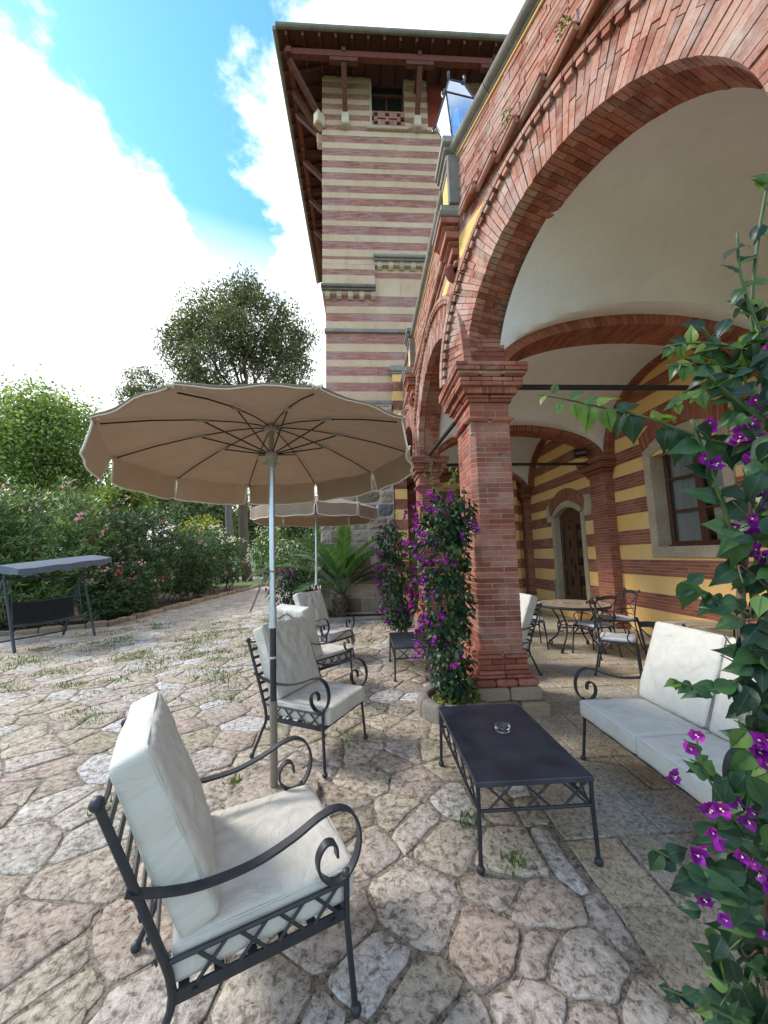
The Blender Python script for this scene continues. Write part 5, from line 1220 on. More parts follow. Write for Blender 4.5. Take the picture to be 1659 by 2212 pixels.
    b = MB(); b.lathe([(.001, .0), (.27, .0), (.30, .03), (.29, .05), (.10, .065), (.04, .075), (.001, .075)], (0, 0, 0), 24); o = b.build('base_stone', FLAG, T); soft(o, 40)
    if strap:
        z = 1.50; p = on_pole(z); b = MB(); b.tube([p+Vector((.026*math.cos(t), .026*math.sin(t), .012*math.sin(t*.5))) for t in np.linspace(0, 6.2, 12)], .006, 6)
        b.tube(spline([p+Vector((-.026, -.01, 0)), p+Vector((-.06, -.03, .01)), p+Vector((-.045, -.04, -.05)), p+Vector((-.03, -.03, -.01))], 4), .006, 6)
        b.strap(spline([p+Vector((-.035, -.02, .015)), p+Vector((-.11, -.04, .01)), p+Vector((-.17, -.05, -.06))], 4), (0, .5, 1), .022, .003); b.strap(spline([p+Vector((-.045, -.03, -.02)), p+Vector((-.09, -.04, -.14)), p+Vector((-.14, -.04, -.27))], 4), (1, .2, .5), .02, .003)
        o = b.build('tie_strap', m_plain('jute_strap', (.25, .20, .14), .9, var=.2), T, smooth=True)
    return T
parasol('large taupe parasol in the foreground with its pole beside the nearest armchair', (-.627, 2.753), (-.70, 2.82), 2.395, 1.085, -1.757, (.056, -.03), 2.62, .20, 3, True, (9, 0, 1))
parasol('smaller looking taupe parasol farther back near the palm', (-.869, 6.93), (-.88, 6.94), 2.46, 1.16, -1.45, (.0, .0), 2.72, .20, 8, True)

# bistro chairs and mosaic tables in the arcade
def bistro_chair(label, loc, rz):
    T = thing('iron_bistro_chair', label, 'chair', loc, rz, 'black iron bistro chairs'); w_ = .21
    for s in (-1, 1):
        b = MB(); b.tube(spline([(.23, s*.23, .0), (.215, s*.21, .25), (.20, s*.20, .44)], 4), .011, 8); b.ball((.23, s*.23, .012), .016); o = b.build('leg', IRON, T); soft(o)
        b = MB(); b.tube(spline([(-.27, s*.21, .0), (-.22, s*.20, .25), (-.19, s*.20, .45), (-.22, s*.205, .70), (-.27, s*.21, .92), (-.295, s*.212, .945), (-.305, s*.213, .925)], 4), .011, 8); b.ball((-.27, s*.21, .012), .016); b.ball((-.305, s*.213, .922), .014); o = b.build('leg', IRON, T); soft(o)
        b = MB(); b.tube(spline([(-.215, s*.205, .66), (-.1, s*.225, .66), (.08, s*.24, .65), (.15, s*.235, .60), (.12, s*.225, .52), (.15, s*.21, .45)], 5), .0085, 6); o = b.build('armrest', IRON, T); soft(o)
        b = MB(); b.tube(spline([(.21, s*.205, .30), (.10, s*.20, .40), (0, s*.2, .425), (-.1, s*.2, .40), (-.205, s*.2, .28)], 4), .007, 6); b.build('side_brace', IRON, T, smooth=True)
    b = MB(); b.tube(spline([(.21, -.205, .28), (.205, -.1, .40), (.205, 0, .425), (.205, .1, .40), (.21, .205, .28)], 4), .007, 6); b.build('front_brace', IRON, T, smooth=True)
    b = MB(); b.tube([(.20, -.20, .445), (.20, .20, .445), (-.19, .20, .445), (-.19, -.20, .445), (.20, -.20, .445)], .010, 6); b.add([(-.19, -.2, .445), (.2, -.2, .445), (.2, .2, .445), (-.19, .2, .445)], [(0, 1, 2, 3)]); b.build('seat_frame', IRON, T)
    b = MB(); b.strap(spline([(-.265, -.21, .885), (-.285, -.1, .905), (-.29, 0, .91), (-.285, .1, .905), (-.265, .21, .885)], 4), (-.2, 0, .98), .055, .008); b.build('crest_rail', IRON, T)
    b = MB()
    for s in (-1, 1): b.tube(spline([(-.26, s*.2, .85), (-.235, s*.08, .74), (-.225, 0, .70), (-.215, -s*.08, .66), (-.20, -s*.2, .56)], 4), .0065, 6)
    b.tube([(-.205, -.2, .55), (-.205, .2, .55)], .007, 6); b.ball((-.225, 0, .70), .014); b.build('back_cross', IRON, T, smooth=True)
    o = link('seat_pad', PADM, T, (.005, 0, .475)); b = MB()
    for s in (-1, 1): b.tube(spline([(-.18, s*.17, .47), (-.215, s*.20, .46), (-.20, s*.21, .42), (-.19, s*.2, .38)], 4), .004, 5)
    b.build('pad_ties', PAD, T, smooth=True)
    return T
PADM = cushion_mesh('seat_pad', .40, .40, .04, PAD, 3, .008, .003, 10, .014)
def m_mosaic():
    m, t, p, o = nodes('stone_mosaic'); pos = ncoord(t, False); sp = t.nodes.new('ShaderNodeSeparateXYZ'); t.links.new(pos, sp.inputs[0])
    r = nmath(t, 'SQRT', nmath(t, 'ADD', nmath(t, 'MULTIPLY', sp.outputs[0], sp.outputs[0]), nmath(t, 'MULTIPLY', sp.outputs[1], sp.outputs[1])))
    ring = nramp(t, nmath(t, 'DIVIDE', r, .64), [(0.0, (.42, .33, .22)), (.22, (.20, .10, .06)), (.30, (.50, .43, .33)), (.48, (.24, .13, .08)), (.54, (.48, .38, .26)), (.74, (.25, .15, .10)), (.80, (.50, .42, .31)), (1.0, (.44, .35, .25))])
    v = t.nodes.new('ShaderNodeTexVoronoi'); v.inputs['Scale'].default_value = 26; t.links.new(pos, v.inputs['Vector']); e = nvor(t, 26, pos, 'DISTANCE_TO_EDGE')
    c = nmix(t, 1.0, ring, nramp(t, v.outputs['Color'], [(0, (.75,)*3), (1, (1.2,)*3)]), 'MULTIPLY'); c = nmix(t, nmap(t, e, .02, .05), (.24, .2, .16), c)
    t.links.new(c, p.inputs['Base Color']); p.inputs['Roughness'].default_value = .35; return m
MOSAIC = m_mosaic()
def mosaic_table(label, loc, rad, rz):
    T = thing('mosaic_table', label, 'table', loc, rz, 'round mosaic tables'); b = MB(); b.lathe([(.001, .715), (rad-.012, .715), (rad-.012, .745), (.001, .745)], (0, 0, 0), 48); b.build('mosaic_top', MOSAIC, T)
    b = MB(); b.lathe([(rad-.011, .70), (rad, .70), (rad+.004, .722), (rad, .746), (rad-.011, .746)], (0, 0, 0), 48, 0, None, False); b.build('iron_rim', IRON, T)
    for k in range(4):
        a = k*math.pi/2+.4; ux, uy = math.cos(a), math.sin(a); pr = [(.42, .70), (.36, .62), (.26, .46), (.24, .34), (.30, .20), (.40, .10), (.45, .05), (.47, .018), (.43, .012), (.405, .045), (.42, .075), (.45, .072), (.448, .05)]
        b = MB(); b.tube(spline([(ux*r, uy*r, z) for r, z in pr], 4), .0135, 8); o = b.build('scroll_leg', IRON, T); soft(o)
    b = MB(); 
    for z in (.30, .42): b.tube([(.25*math.cos(t), .25*math.sin(t), z) for t in np.linspace(0, 2*math.pi, 33)], .008, 6)
    for k in range(12):
        a = k*math.pi/6; c0 = Vector((.25*math.cos(a), .25*math.sin(a), .36)); t_ = Vector((-math.sin(a), math.cos(a), 0)); b.tube([c0+t_*.055*math.cos(q)+Vector((0, 0, .055*math.sin(q))) for q in np.linspace(0, 2*math.pi, 15)], .0055, 5)
    b.build('ring_frieze', IRON, T, smooth=True); return T
mosaic_table('round mosaic table in front of the arched door', (3.5, 6.27, 0), .57, .2); mosaic_table('round mosaic table behind the sofa, below the window', (3.82, 3.88, 0), .64, .7)
bistro_chair('black iron bistro chair to the left of the mosaic table by the door', (2.86, 6.56, 0), -.2)
bistro_chair('black iron bistro chair at the table by the door, its back to the viewer', (3.60, 5.88, 0), R_(108))
bistro_chair('black iron bistro chair right of the table by the door, backing onto the striped wall', (4.30, 6.35, 0), R_(172))
bistro_chair('black iron bistro chair between the two mosaic tables, seat pad facing right', (3.33, 4.93, 0), R_(-38))
bistro_chair('black iron bistro chair of which only the top rail shows above the sofa', (3.0, 3.52, 0), R_(18))
bistro_chair('black iron bistro chair half hidden behind the pillar, in the far corner of the arcade', (2.9, 7.6, 0), R_(-70))
bistro_chair('black iron bistro chair under the seated person', (4.62, 3.95, 0), R_(184))

# swing seat
def swing():
    T = thing('swing_seat', 'dark garden swing seat with a faded blue-grey canopy in front of the oleanders', 'swing seat', (-6.5, 8.15, 0), 0); A = Vector((-6.33, 8.87, 0)); Bv = Vector((-6.79, 7.51, 0)); d = (A-Bv).normalized(); f = Vector((d.y, -d.x, 0)); O_ = Vector((-6.5, 8.15, 0)); FRM = m_plain('dark_blue_grey_paint', (.035, .045, .055), .45)
    A, Bv = A-O_, Bv-O_; Z = Vector((0, 0, 1))
    for P_ in (A, Bv):
        top = P_+Z*1.32
        for s in (1, -1): b = MB(); b.tube([P_+f*.47*s, P_+f*.11*s+Z*1.0, top], .024, 10); o = b.build('leg', FRM, T); soft(o)
        b = MB(); b.tube([P_+f*.36*1+Z*.36, P_-f*.36+Z*.36], .014, 8); b.build('cross_bar', FRM, T)
        b = MB(); b.tube([top+f*.02, top+Z*.20], .02, 8); b.tube([top+Z*.2-f*.5, top+Z*.2+f*.5], .014, 8); b.build('canopy_arm', FRM, T)
        q = P_*.86; 
        for s in (.16, -.2): b = MB(); b.tube([q+Z*1.27+f*.02*s, q+f*s+Z*.52], .009, 6); b.build('hanger', FRM, T)
    b = MB(); b.tube([A+Z*1.32, Bv+Z*1.32], .022, 8); b.build('top_beam', FRM, T)
    b = MB(); b.tube([A-f*.36+Z*.1, Bv-f*.36+Z*.1], .014, 8); b.build('ground_bar', FRM, T)
    n, m_ = 24, 10; b = MB(); vs = []
    for i in range(n+1):
        t = i/n; p = Bv.lerp(A, t)
        for j in range(m_+1):
            u = j/m_; x = .30-.62*u if u < .6 else -.072-.10*(u-.6)/.4; z = .47-.05*math.sin(math.pi*u/.6) if u < .6 else .44+.42*(u-.6)/.4
            vs.append(p*.84+f*(x+.06)+Z*(z-.03*math.sin(math.pi*t)))
    b.add(vs, [(i*(m_+1)+j, (i+1)*(m_+1)+j, (i+1)*(m_+1)+j+1, i*(m_+1)+j+1) for i in range(n) for j in range(m_)]); b.build('sling_seat', SWINGS, T, smooth=True)
    for t in (.34, .67): q = MB(); i = round(n*t); q.tube([Vector(vs[i*(m_+1)+j])+f*.004+Z*.004 for j in range(m_+1)], .008, 5); q.build('seat_seam', SWINGS, T, smooth=True)
    b = MB(); b.tube([Vector(vs[i*(m_+1)]) for i in range(n+1)], .014, 6); b.tube([Vector(vs[i*(m_+1)+m_]) for i in range(n+1)], .014, 6); b.build('seat_rail', FRM, T, smooth=True)
    b = MB(); vs = []; n, m_ = 30, 10
    for i in range(n+1):
        t = -.10+1.2*i/n; p = Bv.lerp(A, t)
        for j in range(m_+1):
            u = -1+2*j/m_; zz = 1.60-.07*abs(u)**1.6-.012*math.sin(i*math.pi/n*3)**2*abs(u)
            vs.append(p+f*u*.62+Z*(zz+.15-.16*(1-t)))
    b.add(vs, [(i*(m_+1)+j, (i+1)*(m_+1)+j, (i+1)*(m_+1)+j+1, i*(m_+1)+j+1) for i in range(n) for j in range(m_)])
    b.build('canopy', SWINGC, T, smooth=True)
    b = MB(); per = [vs[i*(m_+1)+m_] for i in range(n+1)]+[vs[n*(m_+1)+m_-j] for j in range(1, m_+1)]+[vs[(n-i)*(m_+1)] for i in range(1, n+1)]+[vs[j] for j in range(1, m_+1)]
    q = []
    for k, p in enumerate(per): q += [Vector(p), Vector(p)*1.012+Vector((0, 0, -.02*p[2]/1.6)) - Z*(.10+.035*abs(math.sin(k*.55)))]
    b.add(q, [(2*k, 2*k+1, 2*k+3, 2*k+2) for k in range(len(per)-1)]); b.build('valance', SWINGC, T, smooth=True)
swing()
# floodlight on the far wall pilaster
fl = thing('floodlight', 'small black floodlight perched on the wall pilaster capital at the end of a tie rod', 'floodlight', (4.93, 8.0, SPR+.01), 0)
b = MB(); b.bbox(-.13, .13, -.05, .05, .07, .25, .015); b.build('lamp_housing', BLACK, fl, rot=(R_(-20), 0, R_(-25))); b = MB(); b.tube([(-.13, 0, .16), (-.13, .0, .02), (.13, 0, .02), (.13, 0, .16)], .011, 6); b.build('bracket', BLACK, fl); b = MB(); b.bbox(-.11, .11, -.056, -.051, .09, .23, .002); b.build('front_glass', GLASS, fl, rot=(R_(-20), 0, R_(-25)))
# ------------------------------------------------------------------ vegetation
def unit(n):
    v = RNG.normal(size=(n, 3)); return v/np.linalg.norm(v, axis=1, keepdims=True)
def perp(D):
    h = np.where(np.abs(D[:, 2:3]) < .9, np.array([[0, 0, 1.]]), np.array([[1., 0, 0]])); s = np.cross(D, h); return s/np.maximum(1e-9, np.linalg.norm(s, axis=1, keepdims=True))
def foliage(name, mat, P, D, Sd, parent, org=(0, 0, 0), kind=None, bend=.15, rnd=None):
    """many leaves as one mesh: base P, length vector D, half-width vector Sd"""
    n = len(P); P = P-np.array(org); Nn = np.cross(D, Sd); Nn /= np.maximum(1e-9, np.linalg.norm(Nn, axis=1, keepdims=True)); Ld = np.linalg.norm(D, axis=1, keepdims=True)
    V = np.stack([P, P+D*.45+Sd, P+D-Nn*Ld*bend, P+D*.45-Sd], 1).reshape(-1, 3).astype(np.float32)
    me = bpy.data.meshes.new(name); me.vertices.add(4*n); me.vertices.foreach_set('co', V.ravel()); me.loops.add(4*n); me.loops.foreach_set('vertex_index', np.arange(4*n, dtype=np.int32)); me.polygons.add(n)
    me.polygons.foreach_set('loop_start', np.arange(0, 4*n, 4, dtype=np.int32)); me.polygons.foreach_set('loop_total', np.full(n, 4, dtype=np.int32)); me.update(calc_edges=True)
    at = me.attributes.new('rnd', 'FLOAT', 'FACE'); at.data.foreach_set('value', (RNG.random(n) if rnd is None else rnd).astype(np.float32)); me.materials.append(mat)
    return link(name, me, parent, None, None, None, kind)
def in_blobs(blobs, n, shell=.45):
    """points in a union of ellipsoids, denser towards the outside; returns points and outward directions"""
    w_ = np.array([b[1][0]*b[1][1]+b[1][1]*b[1][2]+b[1][0]*b[1][2] for b in blobs]); k = RNG.choice(len(blobs), n, p=w_/w_.sum()); u = unit(n); r = (shell+(1-shell)*RNG.random((n, 1)))**.7
    C = np.array([b[0] for b in blobs])[k]; Rr = np.array([b[1] for b in blobs])[k]
    lump = 1+.16*np.sin(u[:, :1]*5+k[:, None])*np.sin(u[:, 1:2]*6+2*k[:, None])+.10*np.sin(u[:, 2:3]*9+k[:, None]); return C+u*Rr*r*lump, u
def leafy(name, mat, blobs, n, L_, W_, parent, org, out=.5, up=.2, shell=.45, clump=1, spread=.12, kind=None, droop=0.0):
    m = n//clump; P, u = in_blobs(blobs, m, shell); P = np.repeat(P, clump, 0); u = np.repeat(u, clump, 0); n = len(P)
    P = P+RNG.normal(size=(n, 3))*spread*(clump > 1); D = u*out+unit(n)*(1-out*.5)+np.array([0, 0, up-droop]); D /= np.linalg.norm(D, axis=1, keepdims=True); l = L_*RNG.uniform(.65, 1.25, (n, 1))
    s = perp(D); q = RNG.uniform(0, 6.28, (n, 1)); s2 = np.cross(D, s); s = s*np.cos(q)+s2*np.sin(q); s[:, 2] *= .6; s /= np.maximum(1e-6, np.linalg.norm(s, axis=1, keepdims=True))
    keep = P[:, 2] > .02; return foliage(name, mat, P[keep], (D*l)[keep], (s*W_*.5*RNG.uniform(.7, 1.2, (n, 1)))[keep], parent, org, kind)
def whorls(name, mat, blobs, n, L_, W_, parent, org, per=7, shell=.5, up=.5):
    """lance leaves in rosettes at twig ends, as oleander has them"""
    m = n//per; P, u = in_blobs(blobs, m, shell); ax = u*.7+unit(m)*.35+np.array([0, 0, up]); ax /= np.linalg.norm(ax, axis=1, keepdims=True); P = np.repeat(P, per, 0); ax = np.repeat(ax, per, 0); n = len(P)
    s = perp(ax); t = np.cross(ax, s); a = np.tile(np.arange(per)*2.4, m)[:, None]+RNG.random((n, 1)); rad = s*np.cos(a)+t*np.sin(a); D = rad*RNG.uniform(.5, 1.1, (n, 1))+ax*RNG.uniform(.2, .9, (n, 1)); D /= np.linalg.norm(D, axis=1, keepdims=True); l = L_*RNG.uniform(.7, 1.2, (n, 1)); P = P-ax*RNG.uniform(0, .10, (n, 1)); sd_ = np.cross(D, ax); sd_ /= np.maximum(1e-6, np.linalg.norm(sd_, axis=1, keepdims=True)); k = P[:, 2] > .03
    return foliage(name, mat, P[k], (D*l)[k], (sd_*W_*.5)[k], parent, org, bend=.12)
def blossoms(name, mat, blobs, nc, per, size, parent, org, rad=.12, top=-.3, cam_side=True):
    """clusters of five-petalled flowers, each cluster a part"""
    P, u = in_blobs(blobs, nc*6, .95); ok = (u[:, 2] > top) & ((u[:, 1] < .5) if cam_side else True); P, u = P[ok][:nc], u[ok][:nc]
    for c, d in zip(P, u):
        if c[2] < .4: continue
        m = per; C = np.repeat(c[None]+RNG.normal(size=(m, 3))*rad*.5, 5, 0)+d*.05; ax = np.repeat(d[None]+RNG.normal(size=(m, 3))*.5, 5, 0); ax /= np.linalg.norm(ax, axis=1, keepdims=True); s = perp(ax); t = np.cross(ax, s); a = np.tile(np.arange(5)*1.2566, m)[:, None]; D = (s*np.cos(a)+t*np.sin(a))*size+ax*size*.25; sd_ = np.cross(D, ax); sd_ /= np.linalg.norm(sd_, axis=1, keepdims=True)
        foliage(name, mat, C, D, sd_*size*.42, parent, org, 'stuff', bend=.05)
def limb(b, p0, p1, r0, r1, wob=.06, n=6):
    p0, p1 = Vector(p0), Vector(p1); L_ = (p1-p0).length; q = [p0.lerp(p1, i/n)+Vector((rr(-1, 1), rr(-1, 1), rr(-.5, .5)))*L_*wob*math.sin(math.pi*i/n) for i in range(n+1)]; b.tube(q, [r0+(r1-r0)*i/n for i in range(n+1)], 8); return q
def tree(name, label, base, blobs, trunk_r, bark, mat, n, L_, W_, fork=.5, kind_cat='tree', grp=None, clump=5, spread=.15, shell=.4, trunks=1, droop=0.0, lean=(0, 0), bare=None):
    base = Vector(base); T = thing(name, label, kind_cat, base, 0, grp); cz = sum(b[0][2] for b in blobs)/len(blobs); b = MB(); cx = sum(b_[0][0] for b_ in blobs)/len(blobs); cy = sum(b_[0][1] for b_ in blobs)/len(blobs); top = Vector((cx, cy, max(b_[0][2] for b_ in blobs)))-base; fk = base*0+Vector((top.x*fork*.8+lean[0], top.y*fork*.8+lean[1], (cz)*fork))
    for t in range(trunks):
        o_ = Vector((rr(-.6, .6)*t, rr(-.6, .6)*t, 0)); limb(b, o_, fk+o_*.6, trunk_r, trunk_r*.72, .03)
    o = b.build('trunk', bark, T, smooth=True); q = MB(); 
    for c_, r_ in blobs:
        e = Vector(c_)-base; m_ = limb(q, fk, fk.lerp(e, .62)+Vector((0, 0, -.15*r_[2])), trunk_r*.42, trunk_r*.16, .06)
        for _ in range(3): d_ = Vector((rr(-1, 1)*r_[0], rr(-1, 1)*r_[1], rr(-.4, .8)*r_[2])); limb(q, m_[-2], e+d_*.75, trunk_r*.15, trunk_r*.04, .08, 4)
    q.build('limbs', bark, T, smooth=True)
    leafy('crown', mat, blobs, n, L_, W_, T, tuple(base), .35, .1, shell, clump, spread, None, droop); return T
def vb(u, v, y, ru, rv, ry=None):
    """crown lobe seen at picture position u, v at distance y, half sizes in picture units"""
    c = at_y(u, v, y); k = y/FPX; return (tuple(c), (ru*k, (ry if ry else ru*k), rv*k))
def foot(u, y): c = at_y(u, 1190, y); return (c.x, y, -.06)
# big umbrella pine behind the courtyard
PY = 29
blobs = [vb(*q) for q in ((540, 645, PY, 50, 36, 2.0), (480, 660, PY+.5, 48, 38, 2.0), (590, 680, PY, 48, 40, 2.0), (425, 700, PY, 50, 46, 2.2), (515, 715, PY-1, 70, 48, 2.5), (620, 745, PY+.5, 44, 46, 2.0), (395, 765, PY, 42, 40, 2.0), (455, 785, PY-1, 56, 48, 2.2), (640, 790, PY, 34, 30, 1.6), (560, 770, PY+1, 60, 44, 2.2), (410, 820, PY, 40, 34, 1.8), (620, 835, PY+.4, 46, 26, 1.6), (372, 735, PY, 22, 18, 1.2), (655, 725, PY, 20, 22, 1.0), (520, 625, PY, 26, 20, 1.2))]
tree('pine_tree', 'tall dark pine towering above the front parasol', foot(536, PY), blobs, .40, BARK, PINE, 26000, .34, .12, .66, clump=40, spread=.40, shell=.30, grp='trees beyond the courtyard')
tree('pine_tree', 'second pine trunk just left of the tall pine, its crown low behind the parasol', foot(497, PY+4), [vb(500, 860, PY+4, 60, 40, 2.2), vb(440, 880, PY+4, 55, 40, 2.2), vb(560, 880, PY+5, 50, 36, 2)], .36, BARK_G, PINE, 5200, .34, .12, .72, clump=14, spread=.28, grp='trees beyond the courtyard')
tree('pine_tree', 'small grey-green pine crown showing left above the parasol rim', foot(318, PY+3), [vb(315, 832, PY+3, 42, 34, 2), vb(295, 865, PY+3, 30, 30, 1.6), vb(345, 870, PY+3, 36, 36, 1.8)], .26, BARK_G, PINE, 4200, .32, .11, .72, clump=12, spread=.25, grp='trees beyond the courtyard')
# broad plane tree at the left
TY = 17
tree('plane_tree', 'leafy bright green plane tree at the left edge behind the oleanders', foot(75, TY), [vb(*q) for q in ((95, 890, TY, 90, 44, 1.8), (40, 930, TY-.5, 70, 56, 1.6), (150, 925, TY, 60, 46, 1.6), (75, 960, TY-.8, 90, 50, 1.8), (170, 985, TY, 52, 44, 1.4), (0, 980, TY, 56, 60, 1.6), (110, 1020, TY, 80, 36, 1.6), (190, 1030, TY+.5, 44, 30, 1.2), (25, 1050, TY, 60, 36, 1.4))], .30, BARK_G, PLANE, 24000, .14, .12, .72, clump=16, spread=.30, shell=.25, grp='trees beyond the courtyard')
# trees and bushes filling the background
k_ = 0
for (u, v, y, ru, rv, m_, lab) in ((60, 1110, 26, 80, 42, SHRUB, 'bright green bush below the plane tree'), (200, 1120, 24, 60, 46, SHRUB, 'bright yellow-green shrub between the plane tree and the parasol'), (270, 1085, 22, 46, 56, SHRUB, 'young leafy tree directly left of the front parasol valance'), (330, 1045, 40, 90, 60, FAR_L, 'soft grey-green far tree behind the front parasol'), (170, 1075, 46, 70, 44, FAR_L, 'far grey-green pine on the slope left of the parasol'), (440, 1090, 38, 60, 60, FAR_L, 'far tree just left of the two pine trunks'), (570, 1110, 40, 60, 60, FAR_L, 'far tree right of the two pine trunks'), (650, 1120, 36, 60, 50, FAR_L, 'far tree beside the tower corner'), (470, 1130, 50, 90, 46, FAR_L, 'farthest pale tree in the gap behind the white oleander')):
    tree('background_tree', lab, foot(u, y), [vb(u, v, y, ru*.7, rv*.8), vb(u-ru*.5, v+rv*.4, y, ru*.5, rv*.6), vb(u+ru*.5, v+rv*.35, y, ru*.5, rv*.65), vb(u, v+rv*.9, y, ru*.7, rv*.5)], .18, BARK, m_, 6500, .009*y+.02, .007*y+.01, .7, grp='trees beyond the courtyard', clump=5, spread=.012*y); k_ += 1
def shrub(name, label, base, blobs, n, mat, cat='shrub', flowers=(), whorl=True, L_=.15, W_=.030, grp='oleanders along the garden edge', stems=14):
    T = thing(name, label, cat, base, 0, grp); b = MB()
    for c_, r_ in blobs:
        for k in range(max(3, stems//len(blobs))):
            p0 = (c_[0]-base[0]+rr(-.3, .3)*r_[0], c_[1]-base[1]+rr(-.3, .3)*r_[1], 0); limb(b, p0, (c_[0]-base[0]+rr(-.7, .7)*r_[0], c_[1]-base[1]+rr(-.7, .7)*r_[1], c_[2]+rr(-.2, .6)*r_[2]), .022, .008, .05, 5)
    b.build('stems', STEM, T, smooth=True, kind='stuff')
    (whorls if whorl else leafy)('foliage', mat, blobs, n, L_, W_, T, base)['kind'] = 'stuff'
    for m_, nc, per, size, rad in flowers: blossoms('blossom_cluster', m_, blobs, nc, per, size, T, base, rad)
    return T
shrub('oleander_shrub', 'tall oleander with pale pink blossoms behind the swing seat', (-8.8, 10.2, -.05), [((-9.6, 9.8, 1.9), (1.5, 1.0, 1.7)), ((-8.4, 10.6, 2.1), (1.3, 1.0, 1.7)), ((-10.6, 10.2, 2.2), (1.4, 1.0, 1.7)), ((-9.2, 10.4, .9), (1.9, .9, .9))], 26000, OLE, flowers=((PINK, 16, 8, .045, .14),), L_=.19, W_=.036, stems=24)
shrub('oleander_shrub', 'low oleander with pink and red blossoms right beside the swing seat', (-7.15, 10.6, -.05), [((-7.2, 10.9, .75), (.75, .8, .75)), ((-6.9, 11.6, .8), (.6, .8, .8))], 6500, OLE_D, flowers=((PINK, 10, 8, .04, .12), (RED, 5, 8, .04, .12)), L_=.16, W_=.03)
shrub('oleander_shrub', 'tall dark oleander with scattered red blossoms in the middle of the hedge', (-7.9, 12.6, -.05), [((-8.1, 12.1, 1.9), (1.2, 1.2, 1.5)), ((-7.8, 13.6, 2.0), (1.2, 1.3, 1.5)), ((-7.5, 12.6, .9), (1.0, 1.5, .9))], 23000, OLE_D, flowers=((RED, 10, 5, .04, .09), (PINK, 12, 6, .04, .1)), L_=.18, W_=.034, stems=20)
shrub('oleander_shrub', 'rounded very dark oleander before the white-flowering one', (-7.4, 16.2, -.05), [((-7.5, 15.7, 1.5), (1.0, 1.2, 1.4)), ((-7.2, 16.9, 1.3), (.9, 1.1, 1.3))], 15000, OLE_D, flowers=((PINK, 5, 5, .04, .09),), L_=.17, W_=.032)
shrub('oleander_shrub', 'oleander topped with a mass of white blossoms left of the pine trunks', (-7.6, 19.0, -.05), [((-7.6, 18.8, 2.0), (1.3, 1.2, 1.2)), ((-7.0, 19.8, 1.5), (.9, 1.0, 1.3))], 10000, OLE_D, flowers=((WHITE, 30, 9, .05, .2), (PINK, 3, 6, .045, .1)), L_=.17, W_=.034)
shrub('oleander_shrub', 'white-flowering oleander right of the pine trunks behind the parasol poles', (-5.6, 24, -.05), [((-5.9, 24, 1.8), (1.3, 1.0, 1.6)), ((-4.6, 24.3, 1.4), (1.3, 1.0, 1.3))], 10000, OLE, flowers=((WHITE, 48, 9, .055, .24),), L_=.18, W_=.038)
shrub('broom_shrub', 'yellow-flowering broom behind the white oleander', (-10.3, 24.5, -.05), [((-10.3, 24.5, 3.2), (1.3, 1.0, 1.1)), ((-9.8, 24.5, 1.6), (1.1, .9, 1.4))], 4200, SHRUB, flowers=((BROOM, 40, 9, .06, .3),), whorl=False, L_=.16, W_=.07, grp=None)
shrub('garden_shrub', 'dark green shrub between the palm and the white oleander', (-3.2, 19, -.05), [((-3.4, 19, 1.2), (1.0, .9, 1.2)), ((-2.4, 19.3, 1.6), (.9, .8, 1.5))], 4200, OLE_D, whorl=False, L_=.14, W_=.08, grp=None)
# edging stones along the bed
ed = thing('garden_edging', 'low edging of pale stones along the oleander bed', 'edging', (-6.4, 9.0, 0)); q0 = Vector((-10.9, 7.45)); dq = (Vector((-6.45, 10.0))-q0); nq = 12
for k in range(nq):
    p = q0+dq*(k/nq); b = MB(); l = dq.length/nq; b.bbox(0, l-.015, -.09, .09, -.05, .13+rr(-.03, .03), .03, rr()); b.build('edging_stone', SAND, ed, (p.x+6.4, p.y-9.0, 0), (0, 0, math.atan2(dq.y, dq.x)+rr(-.05, .05)))
y = 10.0
while y < 23:
    l = rr(.26, .5); x = -6.52+.028*(y-9)*(1 if y < 20 else 1.2); b = MB(); b.bbox(-.09+rr(-.02, .02), .09+rr(-.02, .02), 0, l-.015, -.05, .13+rr(-.03, .03), .03, rr()); b.build('edging_stone', SAND, ed, (x+6.4+rr(-.02, .02), y-9.0, 0), (0, 0, rr(-.06, .06))); y += l
b = MB(); b.add([(-16, 4.4, .0), (-6.45, 10.0, .0), (-5.95, 23, .0), (-16, 23, .0)], [(0, 1, 2, 3)]); o = b.build('planting_bed', SOIL); tag(o, 'earth bed under the oleanders', None, None, 'structure')
b = MB(); b.add([(-60, 34, -.04), (40, 30, -.04), (40, 34, -.04), (-60, 39, -.04)], [(0, 1, 2, 3)]); o = b.build('road', m_plain('pale_gravel', (.48, .44, .38), .95, var=.15, scale=3, world=True)); tag(o, 'pale gravel drive across the garden', None, None, 'structure')
b = MB(); n = 40; vs = []
for i in range(n+1):
    x = -160+300*i/n; h_ = 13+6*math.sin(i*.42+1)+4*math.sin(i*1.1); vs += [(x, 150+rr(-4, 4), -1), (x, 165, h_*.55), (x, 200, h_)]
b.add(vs, [(3*i+j, 3*i+3+j, 3*i+4+j, 3*i+1+j) for i in range(n) for j in range(2)]); o = b.build('hill', m_plain('wooded_slope', (.10, .14, .075), 1.0, var=.5, scale=.35, bump=1.0, bdist=2.0, spec=0, world=True), smooth=True); tag(o, 'wooded hillside behind the garden', None, None, 'structure')
fn = thing('garden_fence', 'short dark wooden rail fence by the lawn left of the pine trunk', 'fence', (-10.2, 27.5, -.06))
for x in (-1.2, 0, 1.2): b = MB(); b.bbox(x-.05, x+.05, -.05, .05, 0, 1.0, .01); b.build('post', BARK, fn)
for z in (.5, .9): b = MB(); b.bbox(-1.3, 1.3, -.03, .03, z-.04, z+.04, .01); b.build('rail', BARK, fn)
